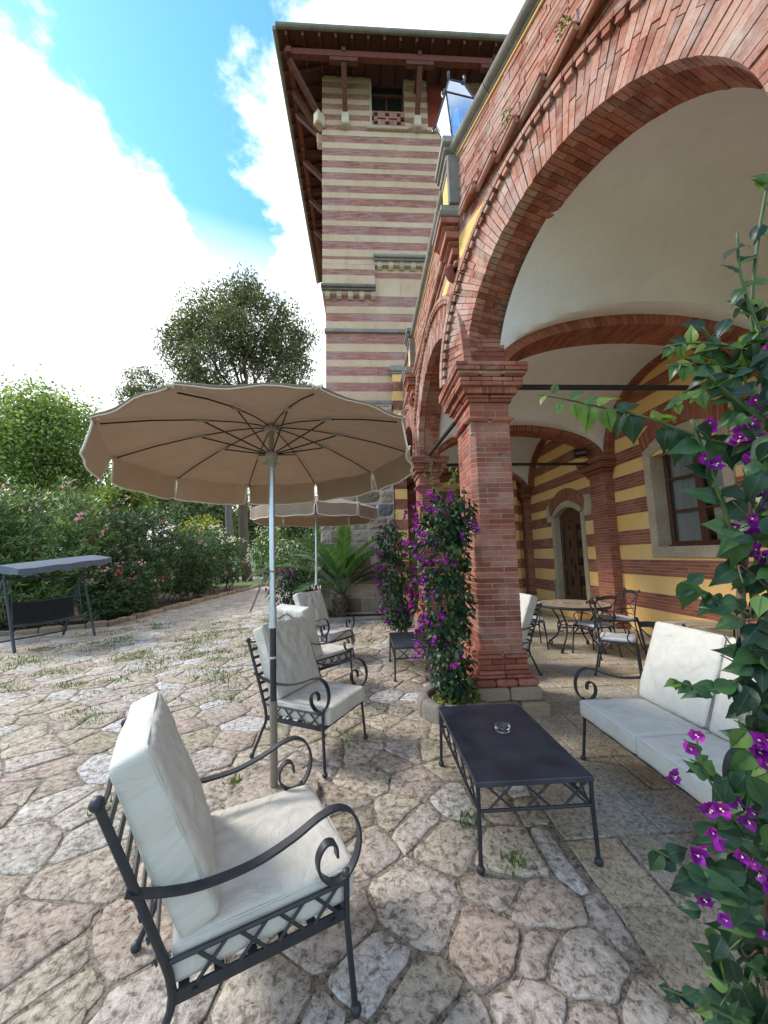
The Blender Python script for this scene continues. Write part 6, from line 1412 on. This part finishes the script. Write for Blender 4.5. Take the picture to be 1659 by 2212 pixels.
# grass in the joints
gp = []
for _ in range(420):
    y = rr(3.2, 11); x = -rr(.9, 1.05*y+.3) if random.random() < .75 else rr(-4, .6)
    if x < -6.2: continue
    dens = math.exp(-((y-8.3)/2.4)**2)*(1 if x < -1.5 else .25)+.06
    if random.random() < dens*1.3:
        for _ in range(random.randint(25, 90)): gp.append((x+random.gauss(0, .13), y+random.gauss(0, .09), 0))
for (x, y) in ((.62, 2.42), (-.95, 2.95), (-1.7, 2.75), (-1.35, 2.55), (-2.2, 3.9), (-.9, 3.85), (-1.55, 4.6), (.75, 2.1)):
    for _ in range(40): gp.append((x+random.gauss(0, .05), y+random.gauss(0, .04), 0))
G_ = np.array(gp); n = len(G_); D = RNG.normal(size=(n, 3))*.55+np.array([0, 0, 1]); D /= np.linalg.norm(D, axis=1, keepdims=True); D *= RNG.uniform(.025, .075, (n, 1)); sd_ = perp(D/np.linalg.norm(D, axis=1, keepdims=True))*.006
o = foliage('joint_grass', GRASS, G_-np.array([0, 0, .012]), D, sd_, None, kind='stuff'); tag(o, 'short grass and weeds growing in the paving joints', 'grass')
# dry needles and leaf litter lying on the paving
n = 900; P_ = np.column_stack([RNG.uniform(-3.5, 2.2, n), RNG.uniform(1.3, 7, n), np.full(n, .0095)]); a = RNG.uniform(0, 6.28, n); D = np.column_stack([np.cos(a), np.sin(a), RNG.uniform(-.02, .08, n)])*RNG.uniform(.015, .05, (n, 1)); sd_ = perp(D/np.linalg.norm(D, axis=1, keepdims=True))*RNG.uniform(.0008, .003, (n, 1))
o = foliage('leaf_litter', m_leaf('dry_litter', [(0, (.10, .055, .03)), (.7, (.20, .11, .06)), (1, (.42, .34, .25))], .8, .1, .1), P_, D, sd_, None, kind='stuff', bend=.02); tag(o, 'dry pine needles and leaf litter scattered on the paving', 'leaf litter')

# palm
pm = thing('palm', 'young palm with arching fronds against the stone base of the tower', 'palm', (-.62, 10.12, .03)); b = MB()
b.lathe([(.12, 0), (.17, .08), (.19, .25), (.17, .42), (.12, .55), (.05, .6)], (0, 0, 0), 14); o = b.build('trunk', BARK, pm)
for k in range(46):
    a = k*2.4; z = .04+.5*(k/46); r = .16+.03*math.sin(z*6); b = MB(); d_ = Vector((math.cos(a), math.sin(a), 1.1)).normalized(); t_ = Vector((-math.sin(a), math.cos(a), 0)); p = Vector((math.cos(a)*r, math.sin(a)*r, z)); b.hexa([p-t_*.04, p+t_*.04, p+t_*.025+d_*.11, p-t_*.025+d_*.11, p-t_*.04+Vector((math.cos(a), math.sin(a), 0))*.03, p+t_*.04+Vector((math.cos(a), math.sin(a), 0))*.03, p+t_*.02+d_*.12, p-t_*.02+d_*.12]); b.build('leaf_base', BARK, pm)
FR = [(200, 1.9, .9), (172, 1.75, .65), (95, 1.7, 1.45), (255, 1.6, 1.25), (300, 1.75, 1.15), (345, 1.95, .95), (10, 1.8, .7), (130, 1.7, 1.1), (225, 1.6, 1.35), (275, 1.7, 1.5), (320, 1.5, 1.4), (188, 1.5, .35), (60, 1.5, 1.2), (35, 1.4, .9), (242, 1.3, .75), (160, 1.5, 1.25)]
for az, L_, el in FR:
    L_ *= 1.3
    a = R_(az+rr(-6, 6)); h = Vector((math.cos(a), math.sin(a)*.55, 0)).normalized(); p = Vector((0, 0, .56)); pts = [p]; e = el; 
    for i in range(14): p = p+(h*math.cos(e)+Vector((0, 0, math.sin(e))))*L_/14; e -= .085*(1+.6*(1.5-el))*.8; pts.append(p)
    b = MB(); b.tube(pts, [.016*(1-.8*i/14) for i in range(15)], 6); s_ = h.cross(Vector((0, 0, 1))); qn = 70
    for i in range(qn):
        t = .22+.77*i/qn; f_ = t*14; j = min(13, int(f_)); c_ = pts[j].lerp(pts[j+1], f_-j); tn = (pts[j+1]-pts[j]).normalized(); up_ = s_.cross(tn); ll = .42*math.sin(math.pi*(.12+.86*t))**.7
        for sg in (-1, 1):
            d_ = (s_*sg*.75+tn*.75+up_*(.25+rr(-.1, .1))).normalized(); q = tn*.013; tip = c_+d_*ll-Vector((0, 0, ll*.18)); m_ = c_+d_*ll*.5; b.add([c_-q, c_+q, m_+q*1.3, tip, m_-q*1.3], [(0, 1, 2, 4), (4, 2, 3)], rr())
    b.build('frond', PALM, pm)
shrub('small_weed', 'small leafy weed growing at the foot of the palm', (-.98, 9.98, .05), [((-.98, 9.98, .14), (.15, .08, .13))], 260, GRASS, 'weed', whorl=False, L_=.06, W_=.035, grp=None, stems=4)

# --- bougainvilleas ---------------------------------------------------------------------
def leaf_mesh(name, mat, fold=.18, curl=.25, tw=0.0, sd=0):
    """ovate pointed leaf with raised midrib, wavy margin, drooping tip and a twist"""
    b = MB(); prof = [(0, .015), (.07, .17), (.2, .30), (.38, .335), (.56, .275), (.72, .165), (.86, .075), (1.0, .0)]; vs = []; rg = random.Random(sd)
    for i, (t, w_) in enumerate(prof):
        z = -curl*t*t; a = tw*t; wv = [rg.uniform(-.05, .05)*min(1, w_*4) for _ in range(2)]
        for c_, k in ((-1, wv[0]), (-.09, .0), (0, .012), (.09, .0), (1, wv[1])):
            y, zz = c_*w_, fold*abs(c_)*w_*(1.35-.35*abs(c_))+k; vs.append((t, y*math.cos(a)-zz*math.sin(a), z+zz*math.cos(a)+y*math.sin(a)))
    for i in range(len(prof)-1):
        for c_ in range(4): b.m = 1 if c_ in (1, 2) else 0; b.face((5*i+c_, 5*i+5+c_, 5*i+6+c_, 5*i+1+c_))
    b.v = vs; b.m = 0
    return b.mesh(name, [mat, VEIN], True)
VEIN = m_leaf('leaf_midrib', [(0, (.022, .055, .024)), (1, (.045, .085, .035))], .4, .2)
LEAVES = [leaf_mesh('leaf', BOUG, f, c_, t_, i) for i, (f, c_, t_) in enumerate(((.15, .2, .2), (.35, .4, -.4), (.1, .65, .5), (.5, .15, -.2), (-.15, .35, .7), (.6, .5, .1), (.25, .8, -.7)))]; YLEAVES = [leaf_mesh('leaf', BOUG_Y, f, c_, t_, 20+i) for i, (f, c_, t_) in enumerate(((.25, .3, .3), (.5, .55, -.4), (.1, .15, .5)))]
def bract_mesh():
    b = MB()
    for k in range(3):
        a = k*2.094+rr(-.2, .2); u_ = Vector((math.cos(a), math.sin(a), 0)); s_ = Vector((-u_.y, u_.x, 0)); op = rr(.35, .85); vs = []
        for t, w_ in ((0, .06), (.22, .32), (.45, .42), (.68, .33), (.86, .15), (1.12, .0)):
            c_ = u_*(t*math.sin(op)*1.0)+Vector((0, 0, t*math.cos(op)-.35*t*t*math.sin(op)+rr(-.04, .04))); vs += [c_-s_*w_+Vector((0, 0, .22*w_+rr(-.09, .09))), c_, c_+s_*w_+Vector((0, 0, .22*w_+rr(-.09, .09)))]
        b.m = 0; b.add(vs, [f for i in range(5) for f in ((3*i, 3*i+3, 3*i+4, 3*i+1), (3*i+1, 3*i+4, 3*i+5, 3*i+2))])
    b.m = 1
    for k in range(2): a = rr(0, 6.28); b.tube([(0, 0, .1), (math.cos(a)*.08, math.sin(a)*.08, .5), (math.cos(a)*.1, math.sin(a)*.1, .58)], [.025, .028, .07], 6)
    return b.mesh('flower', [BRACT, BRACT_C], True)
BRACTS = [bract_mesh() for _ in range(6)]
def orient(d, n_):
    x = Vector(d).normalized(); z = Vector(n_); z = (z-x*z.dot(x)); z = z.normalized() if z.length > 1e-5 else frame(x)[0]; y = z.cross(x); return Matrix((x, y, z)).transposed().to_4x4()
def put_leaf(parent, org, p, d, n_, size, me, name='leaf'):
    o = bpy.data.objects.new(name, me); COL.objects.link(o); o.parent = parent; o.matrix_local = Matrix.Translation(Vector(p)-Vector(org)) @ orient(d, n_) @ Matrix.Scale(size, 4); return o
def merge(b, me, M_):
    k = len(b.v); b.v.extend([tuple(M_ @ v.co) for v in me.vertices]); r = rr()
    for f in me.polygons: b.m = f.material_index; b.face(tuple(i+k for i in f.vertices), r)
    b.m = 0
def vine_column(name, label, base, blobs, nleaf, nflow, size, singles, fl_bias, grp='bougainvilleas against the arcade', fsingle=60):
    T = thing(name, label, 'bougainvillea', base, 0, grp); b = MB(); B0 = Vector(base)
    for k in range(7):
        c_, r_ = blobs[k % len(blobs)]; limb(b, (rr(-.08, .08), rr(-.08, .08), 0), (c_[0]-base[0]+rr(-.5, .5)*r_[0], c_[1]-base[1]+rr(-.5, .5)*r_[1], c_[2]+rr(.0, .8)*r_[2]), .018 if k else .035, .007, .06, 7)
    b.build('stems', STEM, T, smooth=True, kind='stuff'); P, u = in_blobs(blobs, nleaf, .55); order = np.argsort([p[0]*.2+p[1]-.2*uu[1]*0+rr(0, .25) for p, uu in zip(P, u)]); rest_ = MB()
    for i, k in enumerate(order):
        p, d0 = P[k], u[k]
        if p[2] < .22: continue
        d_ = Vector((d0[0]*.6+rr(-.5, .5), d0[1]*.6+rr(-.5, .5), rr(-.9, .25))); n_ = Vector((d0[0]*.8+rr(-.4, .4), d0[1]*.8+rr(-.4, .4), .6+rr(-.2, .4))); s_ = size*rr(.65, 1.25); me = random.choice(LEAVES) if random.random() < .93 else random.choice(YLEAVES)
        if i < singles: put_leaf(T, base, p, d_, n_, s_, random.choice(LEAVES))
        else: merge(rest_, random.choice(LEAVES), Matrix.Translation(Vector(p)-B0) @ orient(d_, n_) @ Matrix.Scale(s_, 4))
    rest_.build('foliage', [BOUG, VEIN], T, smooth=True, kind='stuff'); P, u = in_blobs(blobs, nflow*8, .97); m_ = 0; fr_ = MB(); cl_ = []
    for p, d0 in zip(P, u):
        if m_ >= nflow: break
        if d0[1] > .35 or p[2] < .3 or random.random() > fl_bias(p): continue
        c_ = Vector(p)+Vector(d0)*.02
        for _ in range(random.randint(2, 5)):
            q = c_+Vector((rr(-1, 1), rr(-1, 1), rr(-1, 1)))*size*.8; d_ = Vector((d0[0]+rr(-.5, .5), d0[1]+rr(-.5, .5), .3+rr(-.5, .5)))
            if m_ < fsingle: put_leaf(T, base, q, frame(d_)[0], d_, size*rr(.6, .85), random.choice(BRACTS), 'flower')
            else: merge(fr_, random.choice(BRACTS), Matrix.Translation(q-B0) @ orient(frame(d_)[0], d_) @ Matrix.Scale(size*rr(.6, .85), 4))
        m_ += 1
    if fr_.v: fr_.build('flowers_beyond', [BRACT, BRACT_C], T, kind='stuff', smooth=True)
    for k in range(5):                                   # long shoots above the mass
        c_, r_ = blobs[0]; q = [Vector((c_[0]+rr(-.6, .6)*r_[0], c_[1]+rr(-.6, .2)*r_[1], c_[2]+r_[2]*.8))]
        d_ = Vector((rr(-.5, .5), rr(-.3, .3), 1))
        for i in range(6): q.append(q[-1]+d_.normalized()*rr(.04, .07)); d_ += Vector((rr(-.2, .2), rr(-.2, .2), -.1))
        b = MB(); b.tube([p-B0 for p in q], [.005-.0005*i for i in range(7)], 5); o = b.build('shoot', GSTEM, T, smooth=True)
        for i in range(1, 7):
            for s_ in (0, 1): put_leaf(T, base, q[i], (rr(-1, 1), rr(-1, 1), rr(-.5, .4)), (rr(-.3, .3), rr(-.6, 0), 1), size*rr(.4, .75), random.choice(YLEAVES))
    return T
vine_column('bougainvillea', 'bougainvillea climbing the near pillar from a stone planter', (.86, 3.98, .12), [((.84, 3.86, 1.97), (.28, .26, .34)), ((.78, 3.84, 1.6), (.33, .28, .42)), ((.80, 3.86, 1.1), (.28, .26, .42)), ((.84, 3.88, .65), (.25, .24, .40)), ((.9, 3.9, .35), (.2, .2, .22)), ((1.0, 3.82, 1.95), (.16, .2, .3)), ((.98, 3.8, 1.3), (.12, .14, .5))], 2400, 54, .064, 300, lambda p: 1.0 if p[0] < .68 else (.35 if p[0] < .85 else .08))
vine_column('bougainvillea', 'bougainvillea on the second pillar, left of the nearer one', (.72, 7.62, .02), [((.55, 7.55, 1.85), (.34, .3, .42)), ((.55, 7.55, 1.25), (.33, .3, .45)), ((.62, 7.6, .65), (.3, .28, .5)), ((.66, 7.6, .3), (.26, .26, .26))], 1500, 44, .075, 60, lambda p: .9 if p[0] < .42 else .15, fsingle=20)
vine_column('bougainvillea', 'rounded bougainvillea bush left of the palm', (-1.95, 10.1, .02), [((-1.95, 10.1, .62), (.52, .42, .6)), ((-1.75, 10.1, .95), (.42, .36, .4))], 1700, 30, .075, 60, lambda p: .9 if p[0] < -2.1 else .12, fsingle=20)
# stone planter at the near pillar
pl = thing('stone_planter', 'low round rough stone planter at the foot of the near pillar', 'planter', (.90, 4.02, 0)); n = 9
for k in range(n):
    a0, a1 = 2*math.pi*k/n+.02, 2*math.pi*(k+1)/n-.02; b = MB(); m_ = 5; vs = []
    for z, ro, ri in ((0, .37, .25), (.13, .375, .25), (.165, .36, .26), (.172, .33, .28)):
        for i in range(m_+1): a = a0+(a1-a0)*i/m_; j = rr(-.006, .006); vs.append((math.cos(a)*(ro+j), math.sin(a)*(ro+j), z+rr(-.004, .004)))
        for i in range(m_+1): a = a1+(a0-a1)*i/m_; vs.append((math.cos(a)*ri, math.sin(a)*ri, z))
    q = 2*(m_+1); b.add(vs, [(r_*q+i, r_*q+(i+1) % q, (r_+1)*q+(i+1) % q, (r_+1)*q+i) for r_ in range(3) for i in range(q)]+[tuple(range(3*q, 4*q))]); b.build('planter_stone', STONE, pl, smooth=True)
b = MB(); b.lathe([(.001, .10), (.27, .10), (.27, .12), (.15, .135), (.001, .14)], (0, 0, 0), 18); b.build('soil', SOIL, pl)
shrub('ground_cover', 'small bright leafy ground cover growing in the stone planter', (.92, 3.9, .12), [((.82, 3.84, .17), (.15, .13, .08)), ((1.02, 3.84, .22), (.12, .12, .12))], 900, SHRUB, 'ground cover', whorl=False, L_=.035, W_=.026, grp=None, stems=4)

# near vine at the right edge of the picture
NV = at_depth(1650, 2212, 1.05); NV = Vector((NV.x+.02, NV.y+.05, 0)); nv = thing('bougainvillea', 'large-leaved bougainvillea with magenta flowers filling the right edge close to the camera', 'bougainvillea', NV, 0, 'bougainvilleas against the arcade')
def V3(u, v, d): return at_depth(u, v, d)
def cam_n(): return Vector((-rr(.2, .6), -rr(.4, .9), rr(.2, .8)))
def vstem(pts, r0, r1, mat=GSTEM, name='stem'):
    q = spline([V3(*p) for p in pts], 6); b = MB(); m_ = len(q); b.tube([p-NV for p in q], [r0+(r1-r0)*i/(m_-1) for i in range(m_)], 7); b.build(name, mat, nv, smooth=True); return q
nleaf = 0
def spray(q, n, s0, s1, mes, start=.1, droop=.5):
    global nleaf
    for i in range(n):
        t = start+(1-start)*(i+rr(0, .5))/n; k = min(len(q)-2, int(t*(len(q)-1))); p = q[k]; tn = (q[k+1]-q[k]).normalized(); sd_ = rt*(1 if i % 2 else -1)*rr(.3, 1)-dn*rr(-.6, .9); d_ = tn*.4+sd_+Vector((0, 0, -droop*rr(.3, 1))); put_leaf(nv, NV, p, d_, cam_n(), (s0+(s1-s0)*t)*rr(.8, 1.15), random.choice(mes)); nleaf += 1
def flower(u, v, d, n=3, s=.034):
    c_ = V3(u, v, d)
    for k in range(n): q = c_+rt*rr(-.02, .02)+dn*rr(-.02, .02)+fw*rr(-.02, .02); ax = -fw*rr(.3, 1)+rt*rr(-.8, .6)-dn*rr(-.5, .8); put_leaf(nv, NV, q, frame(ax)[0], ax, s*rr(.85, 1.15), random.choice(BRACTS), 'flower')
trunk = vstem([(1680, 2400, 1.02), (1668, 2212, 1.02), (1650, 1900, 1.04), (1632, 1700, 1.05), (1612, 1500, 1.05), (1600, 1360, 1.05), (1604, 1240, 1.06), (1625, 1050, 1.06), (1648, 850, 1.06), (1650, 700, 1.06)], .014, .009, STEM)
s2 = vstem([(1600, 1280, 1.05), (1570, 1120, 1.03), (1535, 1020, 1.02), (1494, 906, 1.0)], .0062, .005)
s3 = vstem([(1680, 985, 1.1), (1580, 962, 1.08), (1500, 940, 1.06), (1400, 903, 1.08), (1300, 880, 1.1), (1220, 862, 1.12), (1160, 852, 1.13)], .0055, .0022)
for (u, v, du, dv, s, y) in ((1180, 855, -20, 20, .035, 1), (1195, 850, 8, -28, .035, 1), (1210, 868, -6, 40, .04, 1), (1232, 862, 26, -20, .045, 1), (1240, 872, 14, 44, .05, 1), (1262, 872, 30, -18, .045, 1), (1275, 876, -14, 66, .075, 1), (1310, 882, 10, 54, .07, 1), (1292, 878, 40, -34, .07, 1), (1335, 890, 34, -30, .07, 0), (1362, 896, 12, 62, .085, 0), (1345, 893, -20, 46, .065, 0), (1405, 905, 54, -16, .08, 1), (1440, 922, -8, 52, .075, 0), (1462, 930, 6, 74, .10, 0), (1420, 912, 44, -22, .06, 1), (1530, 950, 20, 70, .09, 0), (1560, 958, 26, 56, .085, 0), (1590, 964, 24, -40, .07, 0), (1510, 944, -26, 52, .08, 0)):
    d_ = 1.09; p = V3(u, v, d_); q = V3(u+du, v+dv, d_-.01); put_leaf(nv, NV, p, q-p, cam_n(), s*1.0, random.choice(YLEAVES if y else LEAVES))
s4 = vstem([(1646, 740, 1.06), (1638, 711, 1.06), (1601, 603, 1.05), (1592, 500, 1.04)], .006, .003); s5 = vstem([(1648, 760, 1.07), (1623, 690, 1.07), (1636, 528, 1.06), (1655, 411, 1.05), (1664, 380, 1.05)], .006, .003)
spray(s4, 14, .07, .05, LEAVES+YLEAVES, .05, .8); spray(s5, 14, .075, .05, LEAVES+YLEAVES, .05, .8)
s6 = vstem([(1630, 900, 1.06), (1580, 860, 1.04), (1534, 816, 1.02), (1526, 810, 1.02)], .0075, .006); s7 = vstem([(1600, 930, 1.08), (1567, 820, 1.06), (1545, 750, 1.05), (1517, 707, 1.04)], .007, .003)
s8 = vstem([(1640, 765, 1.06), (1560, 745, 1.04), (1480, 742, 1.03), (1430, 752, 1.03)], .0045, .002); s9 = vstem([(1600, 800, 1.05), (1520, 785, 1.03), (1440, 790, 1.02)], .004, .002); s10 = vstem([(1560, 830, 1.04), (1500, 850, 1.02), (1445, 880, 1.01)], .0035, .002)
for q in (s6, s7): spray(q, 9, .07, .055, LEAVES, .1)
for q in (s8, s9): spray(q, 12, .075, .035, YLEAVES+LEAVES[:2], .05, .4)
spray(s10, 8, .06, .035, YLEAVES, .1, .4); spray(s2, 10, .095, .075, LEAVES, .1, .8)
s11 = vstem([(1620, 1330, 1.04), (1560, 1300, 1.0), (1520, 1278, .98), (1474, 1256, .97)], .006, .003); spray(s11, 8, .075, .05, LEAVES, .2)
put_leaf(nv, NV, V3(1488, 1252, .97), V3(1478, 1330, .97)-V3(1488, 1252, .97), cam_n(), .085, LEAVES[1])
s12 = vstem([(1640, 1440, 1.02), (1590, 1470, 1.0), (1535, 1492, .98), (1480, 1478, .97), (1450, 1466, .97)], .0045, .002); spray(s12, 12, .08, .03, LEAVES+YLEAVES[:1], .1, .7)
s13 = vstem([(1640, 1960, .98), (1580, 1930, .96), (1527, 1900, .95), (1460, 1860, .94), (1400, 1828, .94)], .0055, .0025); spray(s13, 14, .085, .05, LEAVES, .1, .8)
s14 = vstem([(1650, 2230, .95), (1550, 2185, .93), (1475, 2150, .92), (1432, 2134, .92)], .004, .002); spray(s14, 11, .06, .03, LEAVES, .1, .6)
s15 = vstem([(1640, 1690, 1.0), (1580, 1690, .98), (1524, 1655, .97), (1490, 1640, .97)], .0035, .002); spray(s15, 6, .06, .04, LEAVES, .2); s16 = vstem([(1600, 1790, .98), (1530, 1680, .96), (1505, 1600, .95)], .0035, .002); spray(s16, 5, .06, .045, LEAVES, .1)
extra_ = MB()
for (u0, u1, v0, v1, n, s) in ((1590, 1700, 1000, 1400, 60, .072), (1600, 1700, 1400, 1680, 55, .072), (1575, 1700, 1650, 1960, 68, .075), (1550, 1700, 1960, 2260, 74, .072), (1610, 1700, 740, 1000, 40, .065), (1500, 1600, 1800, 2200, 24, .07), (1625, 1720, 900, 2250, 110, .08), (1570, 1680, 660, 960, 30, .055)):
    for k in range(n):
        p = V3(rr(u0, u1), rr(v0, v1), rr(.96, 1.14)); d_ = rt*rr(-1, .7)+dn*rr(-.2, 1.1)+fw*rr(-.4, .4); 
        if nleaf > 290: merge(extra_, random.choice(LEAVES), Matrix.Translation(p-NV) @ orient(d_, cam_n()) @ Matrix.Scale(s*rr(.7, 1.2), 4)); continue
        put_leaf(nv, NV, p, d_, cam_n(), s*rr(.7, 1.2), random.choice(LEAVES)); nleaf += 1
if extra_.v: extra_.build('foliage_beyond', [BOUG, VEIN], nv, smooth=True, kind='stuff')
for k in range(26):
    v0 = rr(1000, 2180); vstem([(rr(1620, 1670), v0, rr(1.0, 1.1)), (rr(1590, 1640), v0+rr(-60, 60), rr(.98, 1.08)), (rr(1550, 1620), v0+rr(-110, 90), rr(.96, 1.06))], .003, .0015, random.choice((STEM, GSTEM)))
for f in ((1600, 930, 1.04, 4), (1612, 960, 1.03, 4), (1520, 930, 1.02, 2), (1610, 1000, 1.05, 3), (1535, 1010, 1.03, 2), (1500, 1000, 1.02, 1), (1625, 1075, 1.03, 3), (1600, 1130, 1.03, 2), (1640, 1140, 1.02, 3), (1625, 1190, 1.02, 3), (1648, 1205, 1.0, 3), (1590, 1160, 1.04, 2), (1635, 870, 1.05, 3), (1642, 780, 1.05, 2), (1498, 1598, .95, 2), (1452, 1650, .96, 1), (1622, 1605, .98, 3), (1650, 1620, .98, 3), (1530, 1730, .95, 3), (1590, 1720, .96, 2), (1615, 1755, .96, 2), (1525, 1785, .95, 2), (1612, 1860, .95, 3), (1532, 1960, .94, 2), (1640, 1900, .96, 2), (1478, 1828, .95, 1), (1505, 1858, .95, 1), (1650, 1500, 1.0, 2), (1645, 2000, .96, 1)): flower(*f)
# ------------------------------------------------------------------ person seated at the mosaic table, mostly behind the vine
PB = Vector((4.66, 3.97, 0)); per = thing('person', 'person in dark blue clothes sitting at the far mosaic table, one hand resting on it', 'person', PB, math.pi)
SKIN = m_plain('skin', (.50, .27, .19), .55, var=.08, scale=18, bump=.1); SHIRT = m_cloth('dark_blue_cloth', (.035, .035, .085), wrinkle=.5); HAIRM = m_plain('dark_hair', (.03, .02, .015), .6, var=.3, scale=60)
V = {'pel': (0, 0, .56, .13), 'sp': (-.02, 0, .72, .125), 'ch': (.0, 0, .92, .135), 'nk': (.03, 0, 1.10, .055), 'hd0': (.045, 0, 1.16, .06), 'shL': (.0, .17, 1.03, .065), 'elL': (.10, .25, .80, .044), 'wrL': (.30, .12, .775, .027), 'plL': (.375, .08, .772, .026),
     'shR': (.0, -.17, 1.03, .065), 'elR': (.10, -.27, .80, .044), 'wrR': (.30, -.26, .775, .027), 'plR': (.375, -.25, .772, .026), 'hpL': (.02, .09, .53, .09), 'knL': (.42, .10, .53, .062), 'anL': (.42, .10, .10, .04), 'toL': (.55, .11, .04, .035), 'hpR': (.02, -.09, .53, .09), 'knR': (.42, -.10, .53, .062), 'anR': (.42, -.10, .10, .04), 'toR': (.55, -.11, .04, .035)}
E_ = [('pel', 'sp'), ('sp', 'ch'), ('ch', 'nk'), ('nk', 'hd0'), ('ch', 'shL'), ('shL', 'elL'), ('elL', 'wrL'), ('wrL', 'plL'), ('ch', 'shR'), ('shR', 'elR'), ('elR', 'wrR'), ('wrR', 'plR'), ('pel', 'hpL'), ('hpL', 'knL'), ('knL', 'anL'), ('anL', 'toL'), ('pel', 'hpR'), ('hpR', 'knR'), ('knR', 'anR'), ('anR', 'toR')]
for sd, sg in (('L', 1), ('R', -1)):
    px_, py_ = V['pl'+sd][0], V['pl'+sd][1]
    for i, (dy, ln_) in enumerate(((-.030, .062), (-.010, .072), (.011, .068), (.030, .052))):
        pr = 'pl'+sd
        for j, (f_, z_) in enumerate(((.035, .782), (.6, .785), (1.0, .762))):
            k = 'f%s%d%d' % (sd, i, j); V[k] = (px_+.03+ln_*f_, py_+dy*1.05, z_, .0095-.001*j); E_.append((pr, k)); pr = k
    pr = 'wr'+sd
    for j, (fx, fy, z_) in enumerate(((.04, -.032*sg, .778), (.075, -.052*sg, .772), (.10, -.056*sg, .762))): k = 't%s%d' % (sd, j); V[k] = (V['wr'+sd][0]+fx, V['wr'+sd][1]+fy, z_, .0115-.001*j); E_.append((pr, k)); pr = k
def skinned(name, keys, mat, grow=0.0, root='pel'):
    ks = [k for k in V if k in keys]; ix = {k: i for i, k in enumerate(ks)}; me = bpy.data.meshes.new(name); me.from_pydata([V[k][:3] for k in ks], [(ix[a], ix[b]) for a, b in E_ if a in ix and b in ix], []); o = bpy.data.objects.new(name, me); COL.objects.link(o); o.parent = per
    md = o.modifiers.new('skin', 'SKIN'); md.use_smooth_shade = True; sv = me.skin_vertices[0].data
    for k in ks: r = V[k][3]+grow; sv[ix[k]].radius = (r, r*(.82 if k in ('ch', 'sp') else 1)); sv[ix[k]].use_root = (k == root)
    sb = o.modifiers.new('sub', 'SUBSURF'); sb.levels = sb.render_levels = 2; me.materials.append(mat); return o
body = skinned('body', set(V), SKIN)
skinned('clothing', {'pel', 'sp', 'ch', 'shL', 'shR', 'elL', 'elR', 'hpL', 'hpR', 'knL', 'knR', 'anL', 'anR'}, SHIRT, .012)
b = MB(); n, m_ = 18, 14; vs = []
for j in range(m_+1):
    th = math.pi*j/m_
    for i in range(n):
        ph = 2*math.pi*i/n; x, y, z = math.sin(th)*math.cos(ph), math.sin(th)*math.sin(ph), math.cos(th); q = Vector((x*.092, y*.075, z*.115))
        if z < 0: q.x *= 1-.12*z*z; q.y *= 1-.28*z*z
        if x > .8 and abs(y) < .25: q.x += .022*math.exp(-((z+.12)/.16)**2)*math.exp(-(y/.16)**2)                      # nose
        if x > .6: q.x -= .008*math.exp(-((z-.08)/.12)**2)*(math.exp(-((abs(y)-.36)/.16)**2))                          # eye sockets
        if x > .7 and abs(y) < .4: q.x -= .004*math.exp(-((z+.5)/.05)**2)                                             # mouth
        vs.append(q)
b.add(vs, [(j*n+i, (j+1)*n+i, (j+1)*n+(i+1) % n, j*n+(i+1) % n) for j in range(m_) for i in range(n)])
for s in (-1, 1): b.ball((.0, s*.076, -.01), .022)
hd = b.build('head', SKIN, per, (.06, 0, 1.25), smooth=True)
b = MB(); vs2 = [Vector((v[0], v[1], v[2]))*1.10+Vector((-.010, 0, .012)) for v in vs]; fs = [(j*n+i, (j+1)*n+i, (j+1)*n+(i+1) % n, j*n+(i+1) % n) for j in range(m_) for i in range(n) if not (j > 4 and math.cos(2*math.pi*(i+.5)/n) > -.1) and j < 10]; b.add(vs2, fs); b.build('hair', HAIRM, hd, smooth=True)
for s in (-1, 1): q = MB(); q.ball((.078, s*.029, .010), .010); q.build('eye', m_plain('eye', (.05, .035, .025), .2), hd, smooth=True)
b = MB(); b.tube([(.318+.004*math.cos(t), .118+.034*math.cos(t)*0+.034*math.sin(t), .775+.034*math.cos(t)) for t in np.linspace(0, 6.283, 20)], .007, 6); b.lathe([(.001, 0), (.017, 0), (.017, .008), (.001, .009)], (.318, .115, .81), 16); b.build('watch', m_plain('watch', (.55, .54, .5), .3, .8), per)
